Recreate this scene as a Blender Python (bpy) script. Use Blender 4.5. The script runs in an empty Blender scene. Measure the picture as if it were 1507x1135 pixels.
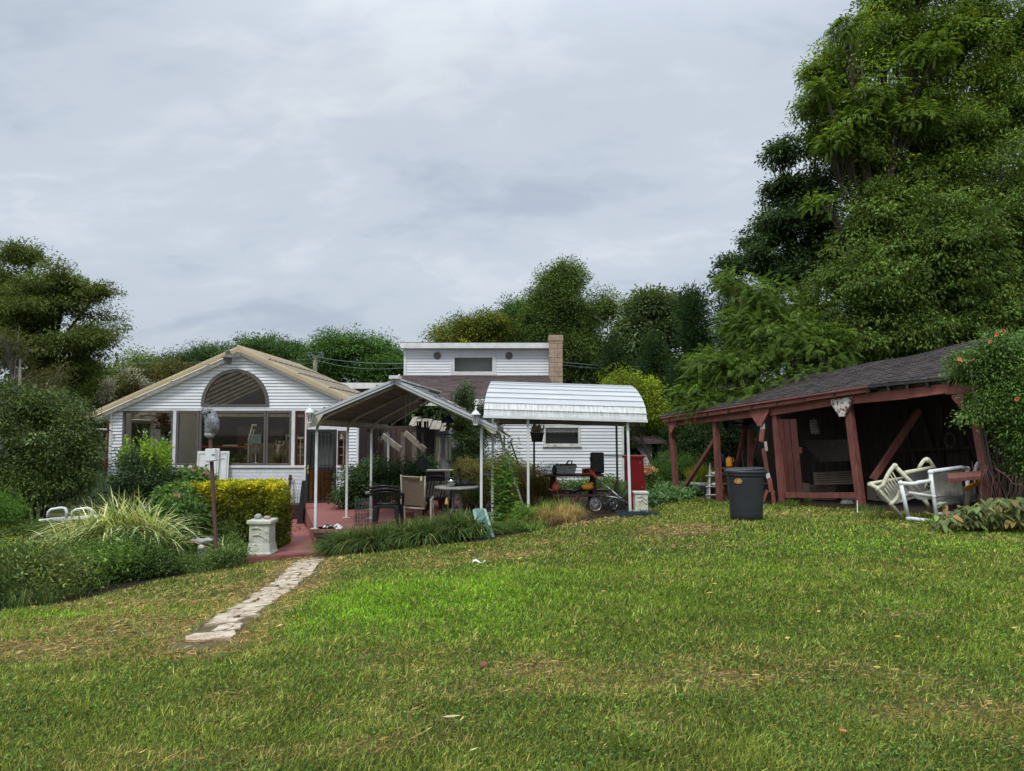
import bpy, math, random
import numpy as np
from mathutils import Vector, Matrix
R = math.radians
PI = math.pi
random.seed(11)
rng = np.random.default_rng(7)
SC = bpy.context.scene
COL = SC.collection

# ---------------------------------------------------------------- camera
CAMZ = 1.6
PITCH = math.atan(64.5/1085)
cam_d = bpy.data.cameras.new('camera')
cam = bpy.data.objects.new('camera', cam_d)
COL.objects.link(cam)
cam.location = (0, 0, CAMZ)
cam.rotation_euler = (PI/2 + PITCH, 0, 0)
cam_d.sensor_width = 36
cam_d.lens = 36*1085/1507
cam_d.clip_start = 0.05
cam_d.clip_end = 900
SC.camera = cam

# ---------------------------------------------------------------- sky
SUN_EL, SUN_AZ = R(52), R(200)      # high soft sun behind the viewer, veiled by cloud
world = bpy.data.worlds.new('World')
SC.world = world
world.use_nodes = True
nt = world.node_tree
nt.nodes.clear()
def wn(t, **kw):
    n = nt.nodes.new(t)
    for k, v in kw.items(): setattr(n, k, v)
    return n
def wmath(op, a, b=None, clamp=False):
    n = wn('ShaderNodeMath', operation=op, use_clamp=clamp)
    for i, v in enumerate((a, b)):
        if v is None: continue
        if isinstance(v, (int, float)): n.inputs[i].default_value = v
        else: nt.links.new(v, n.inputs[i])
    return n.outputs[0]
wout = wn('ShaderNodeOutputWorld'); bg = wn('ShaderNodeBackground'); bg.inputs['Strength'].default_value = 0.1
sky = wn('ShaderNodeTexSky', sky_type='NISHITA', sun_disc=False, sun_elevation=SUN_EL, sun_rotation=SUN_AZ)
tc = wn('ShaderNodeTexCoord'); sep = wn('ShaderNodeSeparateXYZ'); nt.links.new(tc.outputs['Generated'], sep.inputs[0])
zc = wmath('MAXIMUM', sep.outputs[2], 0.0)
den = wmath('ADD', zc, 0.34)
cx_ = wmath('DIVIDE', sep.outputs[0], den); cy_ = wmath('DIVIDE', sep.outputs[1], den)
comb = wn('ShaderNodeCombineXYZ'); nt.links.new(cx_, comb.inputs[0]); nt.links.new(cy_, comb.inputs[1])
mp = wn('ShaderNodeMapping'); mp.inputs['Rotation'].default_value = (0, 0, R(28)); mp.inputs['Scale'].default_value = (1.0, 1.5, 1)
mp.inputs['Location'].default_value = (3.1, 1.7, 0)
nt.links.new(comb.outputs[0], mp.inputs[0])
n1 = wn('ShaderNodeTexNoise'); n1.inputs['Scale'].default_value = 1.5; n1.inputs['Detail'].default_value = 7; n1.inputs['Roughness'].default_value = 0.52; n1.inputs['Distortion'].default_value = 0.5
nt.links.new(mp.outputs[0], n1.inputs['Vector'])
n2 = wn('ShaderNodeTexNoise'); n2.inputs['Scale'].default_value = 8.0; n2.inputs['Detail'].default_value = 6; n2.inputs['Roughness'].default_value = 0.6; n2.inputs['Distortion'].default_value = 0.8
nt.links.new(mp.outputs[0], n2.inputs['Vector'])
mixn = wmath('ADD', wmath('MULTIPLY', n1.outputs['Fac'], 0.80), wmath('MULTIPLY', n2.outputs['Fac'], 0.20))
cr = wn('ShaderNodeValToRGB'); nt.links.new(mixn, cr.inputs[0])
cr.color_ramp.interpolation = 'EASE'
cr.color_ramp.elements[0].position = 0.36; cr.color_ramp.elements[0].color = (0.385, 0.44, 0.525, 1)
cr.color_ramp.elements[1].position = 0.66; cr.color_ramp.elements[1].color = (0.585, 0.63, 0.68, 1)
e = cr.color_ramp.elements.new(0.51); e.color = (0.48, 0.532, 0.605, 1)
# cloud gets brighter towards the zenith, as an overcast sky does
up = wn('ShaderNodeMapRange'); up.interpolation_type = 'SMOOTHSTEP'
nt.links.new(sep.outputs[2], up.inputs[0])
up.inputs[1].default_value = 0.42; up.inputs[2].default_value = 0.95; up.inputs[3].default_value = 10.0; up.inputs[4].default_value = 30.0
lo = wn('ShaderNodeMapRange'); nt.links.new(sep.outputs[2], lo.inputs[0])
lo.inputs[1].default_value = 0.0; lo.inputs[2].default_value = 0.22; lo.inputs[3].default_value = 0.90; lo.inputs[4].default_value = 1.0
vm = wn('ShaderNodeVectorMath', operation='SCALE'); nt.links.new(cr.outputs[0], vm.inputs[0]); nt.links.new(wmath('MULTIPLY', up.outputs[0], lo.outputs[0]), vm.inputs['Scale'])
mx = wn('ShaderNodeMixRGB'); mx.inputs[0].default_value = 0.95
nt.links.new(sky.outputs[0], mx.inputs[1]); nt.links.new(vm.outputs[0], mx.inputs[2])
nt.links.new(mx.outputs[0], bg.inputs['Color']); nt.links.new(bg.outputs[0], wout.inputs[0])

# ---------------------------------------------------------------- sun
sd = bpy.data.lights.new('sun', 'SUN'); sd.energy = 1.5; sd.angle = R(12); sd.color = (1.0, 0.965, 0.9)
so = bpy.data.objects.new('sun', sd); COL.objects.link(so)
_sv = Vector((math.sin(SUN_AZ)*math.cos(SUN_EL), math.cos(SUN_AZ)*math.cos(SUN_EL), math.sin(SUN_EL)))
so.rotation_euler = _sv.to_track_quat('Z', 'Y').to_euler()
SC.view_settings.view_transform = 'Standard'; SC.view_settings.look = 'None'
SC.view_settings.exposure = 0.32; SC.view_settings.gamma = 1.0
SC.view_settings.use_curve_mapping = False
SC.cycles.max_bounces = 7; SC.cycles.diffuse_bounces = 3; SC.cycles.transparent_max_bounces = 12
SC.cycles.use_denoising = True

# ---------------------------------------------------------------- measured places: a pixel and a distance give a real point
CP, SP = math.cos(PITCH), math.sin(PITCH)
def at(px, py, Y):
    u = (px-753.5)/1085; v = (567.5-py)/1085
    t = Y/(CP - v*SP)
    return Vector((u*t, Y, CAMZ + (SP + v*CP)*t))

CTRL = [(0,0,0),(4,0,.05),(-4,0,-.08),(0,4,0),(3,4,.04),(-3,4,-.1),(-5.3,7.6,-.32),(-2.63,6.3,-.2),(-3.06,9.4,-.48),
 (-4.0,14.4,-.93),(-4.3,12.2,-.66),(-8,12,-.85),(-10,20,-1.0),(-12,8,-.6),(-8,21,-.95),(-3,21,-.9),(-1.4,13.5,-.49),
 (1.4,14.5,-.2),(2.5,15.7,-.17),(.5,16,-.3),(2,20,-.3),(0,24,-.4),(3.5,24,-.32),(4.7,21.5,-.3),(5.5,19.7,-.33),
 (6.3,17.9,-.2),(7.35,15.6,-.1),(8.4,13.2,.05),(7.1,12.9,.0),(8.3,11.8,.0),(4.05,13,.03),(8,8,.05),(12,12,.15),(14,20,.2),(8,24,-.2),(3,9,.03),
 (0,9,-.09),(0,12,-.26),(-1.5,9,-.24),(-20,30,-1.2),(20,40,.2),(0,45,-.4),(-25,55,-1.2),(25,60,.3),(0,70,-.4),(-20,0,-.5),(20,0,.2),(0,-15,0)]
_c = np.array(CTRL, float)
def _phi(r2): return np.where(r2 > 1e-12, 0.5*r2*np.log(np.maximum(r2, 1e-12)), 0)
_K = _phi(((_c[:, None, :2]-_c[None, :, :2])**2).sum(-1)) + np.eye(len(_c))*1.5
_P = np.c_[np.ones(len(_c)), _c[:, :2]]
_A = np.block([[_K, _P], [_P.T, np.zeros((3, 3))]])
_w = np.linalg.solve(_A, np.r_[_c[:, 2], 0, 0, 0])
def gzn(x, y):
    x = np.clip(np.asarray(x, float), -28, 28); y = np.clip(np.asarray(y, float), -15, 70)
    sh = x.shape; x = x.ravel(); y = y.ravel(); out = np.empty(len(x))
    for i in range(0, len(x), 50000):
        a, b = x[i:i+50000], y[i:i+50000]
        r2 = (a[:, None]-_c[None, :, 0])**2 + (b[:, None]-_c[None, :, 1])**2
        out[i:i+50000] = _phi(r2)@_w[:-3] + _w[-3] + _w[-2]*a + _w[-1]*b
    return out.reshape(sh)
def gz(x, y): return float(gzn(np.array([x]), np.array([y]))[0])
def G(px, Y, dz=0.0):
    x = at(px, 640, Y).x
    return Vector((x, Y, gz(x, Y)+dz))
_ys = np.arange(2.0, 45, 0.02)
def gp(px, py):
    u = (px-753.5)/1085; v = (567.5-py)/1085
    t = _ys/(CP - v*SP); xs = u*t; zs = CAMZ+(SP+v*CP)*t
    h = np.nonzero(zs < gzn(xs, _ys))[0]
    k = h[0] if len(h) else len(_ys)-1
    return Vector((xs[k], _ys[k], float(gzn(xs[k:k+1], _ys[k:k+1])[0])))

def vnoise(x, y, s, seed=0):
    x = np.asarray(x)/s + 1000.5; y = np.asarray(y)/s + 1000.5
    xi = np.floor(x).astype(np.int64); yi = np.floor(y).astype(np.int64)
    fx = x-xi; fy = y-yi; fx = fx*fx*(3-2*fx); fy = fy*fy*(3-2*fy)
    def h(a, b):
        n = (a*374761393 + b*668265263 + seed*974711) & 0x7fffffff
        n = ((n ^ (n >> 13))*1274126177) & 0x7fffffff
        return ((n ^ (n >> 16)) & 0xffff)/65535.0
    return (h(xi, yi)*(1-fx)+h(xi+1, yi)*fx)*(1-fy) + (h(xi, yi+1)*(1-fx)+h(xi+1, yi+1)*fx)*fy
def fbm(x, y, s, seed=0, oct=4):
    v = 0; a = 1; t = 0
    for o in range(oct):
        v = v + a*vnoise(x, y, s/2**o, seed+o*17); t += a; a *= 0.55
    return v/t

# ---------------------------------------------------------------- materials
def mat(name, c, c2=None, rough=0.6, scale=6.0, bump=0.0, bscale=None, spec=0.35, metal=0.0, stretch=(1, 1, 1), attr=None, lo=0.35, hi=0.65, c3=None):
    m = bpy.data.materials.new(name); m.use_nodes = True
    t = m.node_tree; p = t.nodes['Principled BSDF']
    p.inputs['Roughness'].default_value = rough; p.inputs['Specular IOR Level'].default_value = spec; p.inputs['Metallic'].default_value = metal
    co = t.nodes.new('ShaderNodeTexCoord'); mpn = t.nodes.new('ShaderNodeMapping'); mpn.inputs['Scale'].default_value = stretch
    t.links.new(co.outputs['Object'], mpn.inputs[0])
    if c2 is None: c2 = tuple(v*0.8 for v in c)
    no = t.nodes.new('ShaderNodeTexNoise'); no.inputs['Scale'].default_value = scale; no.inputs['Detail'].default_value = 6; no.inputs['Roughness'].default_value = .62
    t.links.new(mpn.outputs[0], no.inputs['Vector'])
    rp = t.nodes.new('ShaderNodeValToRGB'); rp.color_ramp.elements[0].position = lo; rp.color_ramp.elements[1].position = hi
    rp.color_ramp.elements[0].color = (*c2, 1); rp.color_ramp.elements[1].color = (*c, 1)
    if c3 is not None:
        k = rp.color_ramp.elements.new(max(lo-0.1, 0.02)); k.color = (*c3, 1)
    t.links.new(no.outputs['Fac'], rp.inputs[0])
    colout = rp.outputs[0]
    if attr:
        at_ = t.nodes.new('ShaderNodeAttribute'); at_.attribute_name = attr
        mm = t.nodes.new('ShaderNodeMixRGB'); mm.blend_type = 'MULTIPLY'; mm.inputs[0].default_value = 1
        t.links.new(colout, mm.inputs[1]); t.links.new(at_.outputs['Color'], mm.inputs[2]); colout = mm.outputs[0]
    t.links.new(colout, p.inputs['Base Color'])
    if bump:
        nb = t.nodes.new('ShaderNodeTexNoise'); nb.inputs['Scale'].default_value = bscale or scale*4; nb.inputs['Detail'].default_value = 5
        t.links.new(mpn.outputs[0], nb.inputs['Vector'])
        b = t.nodes.new('ShaderNodeBump'); b.inputs['Strength'].default_value = 0.6; b.inputs['Distance'].default_value = bump
        t.links.new(nb.outputs['Fac'], b.inputs['Height']); t.links.new(b.outputs[0], p.inputs['Normal'])
    return m
def leafmat(name, rough=0.5, trans=0.35, spec=0.25, gain=1.0):
    m = bpy.data.materials.new(name); m.use_nodes = True
    t = m.node_tree; p = t.nodes['Principled BSDF']; out = t.nodes['Material Output']
    p.inputs['Roughness'].default_value = rough; p.inputs['Specular IOR Level'].default_value = spec
    a = t.nodes.new('ShaderNodeAttribute'); a.attribute_name = 'tint'
    tr = t.nodes.new('ShaderNodeBsdfTranslucent'); mixs = t.nodes.new('ShaderNodeMixShader'); mixs.inputs[0].default_value = trans
    g = t.nodes.new('ShaderNodeMixRGB'); g.blend_type = 'MULTIPLY'; g.inputs[0].default_value = 1; g.inputs[2].default_value = (1.15, 1.1, .5, 1)
    g0 = t.nodes.new('ShaderNodeMixRGB'); g0.blend_type = 'MULTIPLY'; g0.inputs[0].default_value = 1; g0.inputs[2].default_value = (1.08*gain, gain, .80*gain, 1) if gain != 1 else (1, 1, 1, 1)
    t.links.new(a.outputs['Color'], g0.inputs[1]); t.links.new(g0.outputs[0], p.inputs['Base Color']); t.links.new(g0.outputs[0], g.inputs[1]); t.links.new(g.outputs[0], tr.inputs[0])
    t.links.new(p.outputs[0], mixs.inputs[1]); t.links.new(tr.outputs[0], mixs.inputs[2]); t.links.new(mixs.outputs[0], out.inputs[0])
    return m
def glassmat(name, fac=0.06, tint=(.75, .78, .76), rough=0.02):
    m = bpy.data.materials.new(name); m.use_nodes = True
    t = m.node_tree; t.nodes.clear(); out = t.nodes.new('ShaderNodeOutputMaterial')
    tr = t.nodes.new('ShaderNodeBsdfTransparent'); tr.inputs[0].default_value = (*tint, 1)
    gl = t.nodes.new('ShaderNodeBsdfGlossy'); gl.inputs['Roughness'].default_value = rough
    mi = t.nodes.new('ShaderNodeMixShader'); mi.inputs[0].default_value = fac
    t.links.new(tr.outputs[0], mi.inputs[1]); t.links.new(gl.outputs[0], mi.inputs[2]); t.links.new(mi.outputs[0], out.inputs[0])
    return m
M = {}
M['siding'] = mat('white_vinyl_siding', (.74, .76, .78), (.64, .67, .70), rough=.45, scale=1.4, stretch=(1, 1, 3))
M['white'] = mat('white_painted_metal', (.74, .75, .75), (.58, .59, .57), rough=.4, scale=3)
M['brickwhite'] = mat('white_painted_brick', (.72, .74, .76), (.60, .62, .64), rough=.6, scale=3, bump=.004, bscale=20)
M['dirtywhite'] = mat('weathered_white_paint', (.66, .66, .62), (.36, .35, .30), rough=.6, scale=5, lo=.3, hi=.55)
M['awning'] = mat('white_awning_metal', (.53, .545, .56), (.44, .455, .46), rough=.38, scale=1.2, stretch=(1, 4, 1))
M['cream'] = mat('cream_metal', (.50, .47, .38), (.34, .30, .22), rough=.5, scale=5, lo=.3, hi=.6)
M['tanroof'] = mat('tan_corrugated_panel', (.54, .49, .39), (.40, .35, .265), rough=.55, scale=1.6, lo=.3, hi=.7)
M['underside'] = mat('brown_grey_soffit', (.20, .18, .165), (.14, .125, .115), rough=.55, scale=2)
M['bronze'] = mat('brown_window_frame', (.13, .12, .105), (.10, .09, .08), rough=.5, scale=8)
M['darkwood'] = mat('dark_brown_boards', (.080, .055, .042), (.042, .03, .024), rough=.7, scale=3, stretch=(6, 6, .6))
M['rafter'] = mat('cream_rafter', (.62, .58, .46), (.42, .37, .27), rough=.6, scale=4)
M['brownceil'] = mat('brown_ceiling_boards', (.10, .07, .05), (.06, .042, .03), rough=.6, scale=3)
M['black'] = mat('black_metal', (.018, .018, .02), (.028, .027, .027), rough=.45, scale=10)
M['charcoal'] = mat('charcoal_plastic', (.022, .025, .031), (.03, .033, .04), rough=.42, scale=4, spec=.5)
M['blackplastic'] = mat('black_plastic', (.012, .013, .014), (.02, .02, .02), rough=.35, scale=6)
M['redwood'] = mat('faded_red_paint', (.21, .075, .058), (.12, .042, .035), rough=.75, scale=3.5, stretch=(5, 5, .7), bump=.004, bscale=22, c3=(.085, .05, .04), lo=.38, hi=.58)
M['redlight'] = mat('sunfaded_red_trim', (.33, .115, .09), (.22, .07, .055), rough=.65, scale=5, bump=.002)
M['deckred'] = mat('red_deck_stain', (.33, .125, .11), (.20, .07, .06), rough=.65, scale=2.5, stretch=(.7, 6, 1), bump=.002)
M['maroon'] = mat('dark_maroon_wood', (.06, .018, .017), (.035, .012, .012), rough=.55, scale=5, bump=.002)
M['darkred'] = mat('dark_red_frame', (.13, .022, .022), (.08, .015, .015), rough=.5, scale=5)
M['brightred'] = mat('red_enamel', (.40, .012, .016), (.25, .01, .012), rough=.4, scale=3)
M['peel'] = mat('peeling_white_on_red', (.62, .60, .55), (.20, .07, .055), rough=.7, scale=14, lo=.44, hi=.5)
M['concrete'] = mat('aged_cast_concrete', (.60, .60, .52), (.38, .40, .30), rough=.85, scale=7, bump=.006, lo=.3, hi=.62)
M['stonegrey'] = mat('grey_stone', (.40, .40, .39), (.24, .24, .23), rough=.85, scale=9, bump=.01)
M['cement'] = mat('tan_block', (.42, .32, .235), (.30, .22, .16), rough=.85, scale=4, bump=.006)
M['flag'] = mat('pale_flagstone', (.56, .48, .37), (.36, .28, .19), rough=.9, scale=7, bump=.012, c3=(.15, .10, .06), lo=.42, hi=.60)
M['terracotta'] = mat('terracotta', (.34, .075, .035), (.24, .05, .03), rough=.75, scale=5)
M['rust'] = mat('rusty_pole', (.14, .07, .06), (.09, .045, .04), rough=.8, scale=12)
M['bark'] = mat('grey_brown_bark', (.10, .078, .058), (.05, .038, .03), rough=.9, scale=9, stretch=(2, 2, .4), bump=.015)
M['palebark'] = mat('pale_bark', (.26, .23, .19), (.12, .10, .08), rough=.9, scale=8, stretch=(2, 2, .4), bump=.01)
M['stem'] = mat('green_stem', (.10, .14, .035), (.06, .09, .025), rough=.6)
M['orange'] = mat('orange_plastic', (.55, .10, .015), (.38, .06, .012), rough=.45, scale=5)
M['yellowp'] = mat('yellow_plastic', (.62, .30, .02), (.5, .2, .015), rough=.5)
M['silver'] = mat('scuffed_aluminium', (.6, .6, .6), (.4, .4, .4), rough=.35, metal=.8)
M['pvc'] = mat('white_pipe', (.76, .78, .78), (.58, .62, .60), rough=.38, scale=7, lo=.25, hi=.5)
M['pvccream'] = mat('yellowed_pipe', (.62, .60, .44), (.46, .45, .30), rough=.42, scale=7, lo=.3, hi=.55)
M['sling'] = mat('grey_sling_fabric', (.34, .34, .30), (.22, .22, .19), rough=.9, scale=9, bump=.003)
M['slingtan'] = mat('tan_sling_fabric', (.20, .155, .11), (.155, .12, .085), rough=.85, scale=18)
M['teal'] = mat('pale_teal_paint', (.30, .42, .38), (.20, .31, .28), rough=.55, scale=6)
M['tealpanel'] = mat('teal_panel', (.10, .23, .20), (.07, .17, .15), rough=.5, scale=9)
M['owl'] = mat('grey_owl_plastic', (.26, .27, .28), (.08, .085, .09), rough=.7, scale=40, lo=.42, hi=.55)
M['tarp'] = mat('blue_tarp', (.025, .035, .10), (.015, .02, .06), rough=.5, scale=4)
M['netting'] = mat('blue_green_netting', (.035, .075, .09), (.02, .045, .06), rough=.7)
M['ivory'] = mat('ivory_chime', (.62, .58, .44), (.5, .46, .34), rough=.5)
M['brickred'] = mat('red_brick', (.28, .09, .06), (.16, .06, .045), rough=.85, scale=10, bump=.004)
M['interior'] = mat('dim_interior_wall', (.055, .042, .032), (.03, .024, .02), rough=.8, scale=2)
M['greywall'] = mat('grey_panel', (.22, .24, .26), (.17, .185, .20), rough=.6, scale=3)
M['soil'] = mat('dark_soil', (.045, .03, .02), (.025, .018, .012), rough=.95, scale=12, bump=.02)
M['paper'] = mat('white_paper', (.8, .82, .85), (.7, .72, .76), rough=.7)
M['gold'] = mat('brass', (.5, .36, .14), (.35, .24, .1), rough=.4, metal=.5)
M['clearplastic'] = glassmat('clear_plastic', .14, (.86, .88, .88), .1)
M['glass'] = glassmat('window_glass', .022, (.88, .88, .86))
M['leaf'] = leafmat('leaf', trans=.42, gain=1.95, spec=.15, rough=.55)
M['gloss_leaf'] = leafmat('glossy_leaf', rough=.42, spec=.3, trans=.25, gain=1.8)
M['petal'] = leafmat('petal', rough=.7, trans=.3)
M['blade'] = leafmat('grass_blade', rough=.6, trans=.3, spec=.12, gain=1.66)

def bricks(name, c1, c2, mortar, bw, bh, uv=True, rough=.85, msize=.012, bumpd=.006, offset=.5, vary=.0):
    m = bpy.data.materials.new(name); m.use_nodes = True; t = m.node_tree; p = t.nodes['Principled BSDF']
    p.inputs['Roughness'].default_value = rough; p.inputs['Specular IOR Level'].default_value = .25
    co = t.nodes.new('ShaderNodeTexCoord'); b = t.nodes.new('ShaderNodeTexBrick')
    b.inputs['Scale'].default_value = 1; b.inputs['Brick Width'].default_value = bw; b.inputs['Row Height'].default_value = bh
    b.inputs['Mortar Size'].default_value = msize; b.inputs['Mortar Smooth'].default_value = .1; b.offset = offset
    b.inputs['Color1'].default_value = (*c1, 1); b.inputs['Color2'].default_value = (*c2, 1); b.inputs['Mortar'].default_value = (*mortar, 1)
    t.links.new(co.outputs['UV' if uv else 'Object'], b.inputs['Vector'])
    no = t.nodes.new('ShaderNodeTexNoise'); no.inputs['Scale'].default_value = 7; no.inputs['Detail'].default_value = 8
    t.links.new(co.outputs['Object'], no.inputs['Vector'])
    mr = t.nodes.new('ShaderNodeMapRange'); mr.inputs[1].default_value = .3; mr.inputs[2].default_value = .7; mr.inputs[3].default_value = .65; mr.inputs[4].default_value = 1.2
    t.links.new(no.outputs['Fac'], mr.inputs[0])
    vs = t.nodes.new('ShaderNodeVectorMath'); vs.operation = 'SCALE'; t.links.new(b.outputs['Color'], vs.inputs[0]); t.links.new(mr.outputs[0], vs.inputs['Scale'])
    t.links.new(vs.outputs[0], p.inputs['Base Color'])
    bp = t.nodes.new('ShaderNodeBump'); bp.inputs['Distance'].default_value = bumpd; bp.invert = True; t.links.new(b.outputs['Fac'], bp.inputs['Height'])
    t.links.new(bp.outputs[0], p.inputs['Normal'])
    return m
M['shingle'] = bricks('grey_asphalt_shingles', (.052, .048, .050), (.085, .078, .078), (.018, .016, .016), .30, .14, msize=.010, bumpd=.012)
M['shinglebrown'] = mat('brown_asphalt_shingles', (.145, .105, .10), (.062, .050, .052), rough=.9, scale=2.4, stretch=(1, 7, 7), lo=.38, hi=.62, c3=(.045, .034, .034), spec=.15, bump=.01, bscale=9)
M['shinglefar'] = bricks('plum_brown_shingles', (.12, .075, .07), (.085, .052, .05), (.05, .032, .032), .35, .16)

# ---------------------------------------------------------------- mesh building
ORG = {}
class MB:
    def __init__(s): s.v = []; s.f = []; s.sm = []; s.uv = {}
    def quad(s, *p, smooth=False, uv=None):
        k = len(s.v); s.v += [tuple(q) for q in p]; s.f.append(tuple(range(k, k+len(p)))); s.sm.append(smooth)
        if uv: s.uv[len(s.f)-1] = uv
        return s
    def hexa(s, P):
        k = len(s.v); s.v += [tuple(q) for q in P]
        for f in ((0, 3, 2, 1), (4, 5, 6, 7), (0, 1, 5, 4), (1, 2, 6, 5), (2, 3, 7, 6), (3, 0, 4, 7)):
            s.f.append(tuple(k+i for i in f)); s.sm.append(False)
        return s
    def box(s, c, d, rz=0, rx=0, ry=0):
        m = Matrix.Rotation(rz, 3, 'Z')@Matrix.Rotation(ry, 3, 'Y')@Matrix.Rotation(rx, 3, 'X'); c = Vector(c)
        h = [v/2 for v in d]
        return s.hexa([c+m@Vector((sx*h[0], sy*h[1], sz*h[2])) for sz in (-1, 1) for sx, sy in ((-1, -1), (1, -1), (1, 1), (-1, 1))])
    def bb(s, x0, x1, y0, y1, z0, z1): return s.box(((x0+x1)/2, (y0+y1)/2, (z0+z1)/2), (abs(x1-x0), abs(y1-y0), abs(z1-z0)))
    def beam(s, a, b, w, h, roll=0, up=(0, 0, 1)):
        a = Vector(a); b = Vector(b); d = (b-a).normalized(); u = Vector(up)
        if abs(d.dot(u)) > .98: u = Vector((0, 1, 0))
        sx = d.cross(u).normalized(); sz = sx.cross(d).normalized()
        if roll:
            q = Matrix.Rotation(roll, 3, d); sx = q@sx; sz = q@sz
        c = [(-1, -1), (1, -1), (1, 1), (-1, 1)]
        return s.hexa([a+sx*i*w/2+sz*j*h/2 for i, j in c]+[b+sx*i*w/2+sz*j*h/2 for i, j in c])
    def tube(s, pts, r, n=8, caps=True, close=False):
        pts = [Vector(p) for p in pts]; L = len(pts)
        if not isinstance(r, (list, tuple)): r = [r]*L
        k0 = len(s.v); prev = None
        for i, p in enumerate(pts):
            if close: d = pts[(i+1) % L]-pts[i-1]
            else: d = pts[min(i+1, L-1)]-pts[max(i-1, 0)]
            if d.length < 1e-9: d = Vector((0, 0, 1))
            d.normalize()
            if prev is None:
                u = Vector((0, 0, 1)) if abs(d.z) < .9 else Vector((1, 0, 0)); x = d.cross(u).normalized()
            else:
                x = (prev-d*prev.dot(d)); x = x.normalized() if x.length > 1e-6 else d.cross(Vector((0, 0, 1))).normalized()
            prev = x; y = d.cross(x)
            for j in range(n):
                a = 2*PI*j/n; s.v.append(tuple(p+x*math.cos(a)*r[i]+y*math.sin(a)*r[i]))
        for i in range(L if close else L-1):
            for j in range(n):
                a = k0+i*n; b = k0+((i+1) % L)*n
                s.f.append((a+j, a+(j+1) % n, b+(j+1) % n, b+j)); s.sm.append(True)
        if caps and not close:
            s.f.append(tuple(k0+j for j in reversed(range(n)))); s.sm.append(False)
            s.f.append(tuple(k0+(L-1)*n+j for j in range(n))); s.sm.append(False)
        return s
    def lathe(s, c, prof, n=20, axis=None, sx=1, sy=1, caps=True, smooth=True):
        c = Vector(c); q = Matrix.Identity(3) if axis is None else Vector(axis).to_track_quat('Z', 'Y').to_matrix(); k0 = len(s.v)
        for r, z in prof:
            for j in range(n):
                a = 2*PI*j/n; s.v.append(tuple(c+q@Vector((math.cos(a)*r*sx, math.sin(a)*r*sy, z))))
        for i in range(len(prof)-1):
            for j in range(n):
                s.f.append((k0+i*n+j, k0+i*n+(j+1) % n, k0+(i+1)*n+(j+1) % n, k0+(i+1)*n+j)); s.sm.append(smooth)
        if caps:
            s.f.append(tuple(k0+j for j in reversed(range(n)))); s.sm.append(False)
            s.f.append(tuple(k0+(len(prof)-1)*n+j for j in range(n))); s.sm.append(False)
        return s
    def ball(s, c, r, n=14, m=9, sq=(1, 1, 1), jit=0):
        pr = [(max(math.sin(PI*i/m), .001), -math.cos(PI*i/m)) for i in range(m+1)]; k0 = len(s.v); s.lathe((0, 0, 0), pr, n, caps=False); c = Vector(c)
        for i in range(k0, len(s.v)):
            v = s.v[i]; j = 1+random.uniform(-jit, jit); s.v[i] = (c.x+v[0]*r*sq[0]*j, c.y+v[1]*r*sq[1]*j, c.z+v[2]*r*sq[2]*j)
        return s
    def prism(s, poly, d):            # poly: 3D points in one plane, d: thickness vector
        d = Vector(d); n = len(poly); k = len(s.v); s.v += [tuple(Vector(p)) for p in poly]+[tuple(Vector(p)+d) for p in poly]
        s.f.append(tuple(k+i for i in reversed(range(n)))); s.sm.append(False); s.f.append(tuple(k+n+i for i in range(n))); s.sm.append(False)
        for i in range(n): s.f.append((k+i, k+(i+1) % n, k+n+(i+1) % n, k+n+i)); s.sm.append(False)
        return s
    def sheet(s, fn, nu, nv, su=1, sv=1, smooth=False):    # fn(u,v)->Vector; uv in metres
        k = len(s.v)
        for j in range(nv+1):
            for i in range(nu+1): s.v.append(tuple(fn(i/nu, j/nv)))
        for j in range(nv):
            for i in range(nu):
                a = k+j*(nu+1)+i; s.f.append((a, a+1, a+nu+2, a+nu+1)); s.sm.append(smooth)
                s.uv[len(s.f)-1] = [(i/nu*su, j/nv*sv), ((i+1)/nu*su, j/nv*sv), ((i+1)/nu*su, (j+1)/nv*sv), (i/nu*su, (j+1)/nv*sv)]
        return s
    def build(s, name, m, parent=None, bev=0, label=None, org=None):
        o_ = ORG.get(parent, Vector((0, 0, 0))) if parent is not None else (Vector(org) if org is not None else Vector((0, 0, 0)))
        me = bpy.data.meshes.new(name)
        a = np.array(s.v, float)-np.array(o_)
        me.from_pydata(a.tolist(), [], s.f)
        me.polygons.foreach_set('use_smooth', s.sm)
        if s.uv:
            ul = me.uv_layers.new(name='UVMap'); li = 0
            for i, p in enumerate(me.polygons):
                if i in s.uv:
                    for q, l in enumerate(p.loop_indices): ul.data[l].uv = s.uv[i][q]
        me.materials.append(m); me.update()
        o = bpy.data.objects.new(name, me); COL.objects.link(o)
        if parent is not None: o.parent = parent
        else: o.location = o_
        ORG[o] = o_
        if bev:
            b = o.modifiers.new('edge', 'BEVEL'); b.width = bev; b.segments = 2; b.limit_method = 'ANGLE'; b.angle_limit = R(40)
        if label: o['label'] = label
        return o
def thing(name, label, cat, loc=(0, 0, 0), group=None):
    o = bpy.data.objects.new(name, None); COL.objects.link(o); o.empty_display_size = .3
    o.location = loc; o['label'] = label; o['category'] = cat
    if group: o['group'] = group
    ORG[o] = Vector(loc); return o
def tag(o, label, cat, group=None, kind=None):
    if label: o['label'] = label
    if cat: o['category'] = cat
    if group: o['group'] = group
    if kind: o['kind'] = kind
    return o
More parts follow.
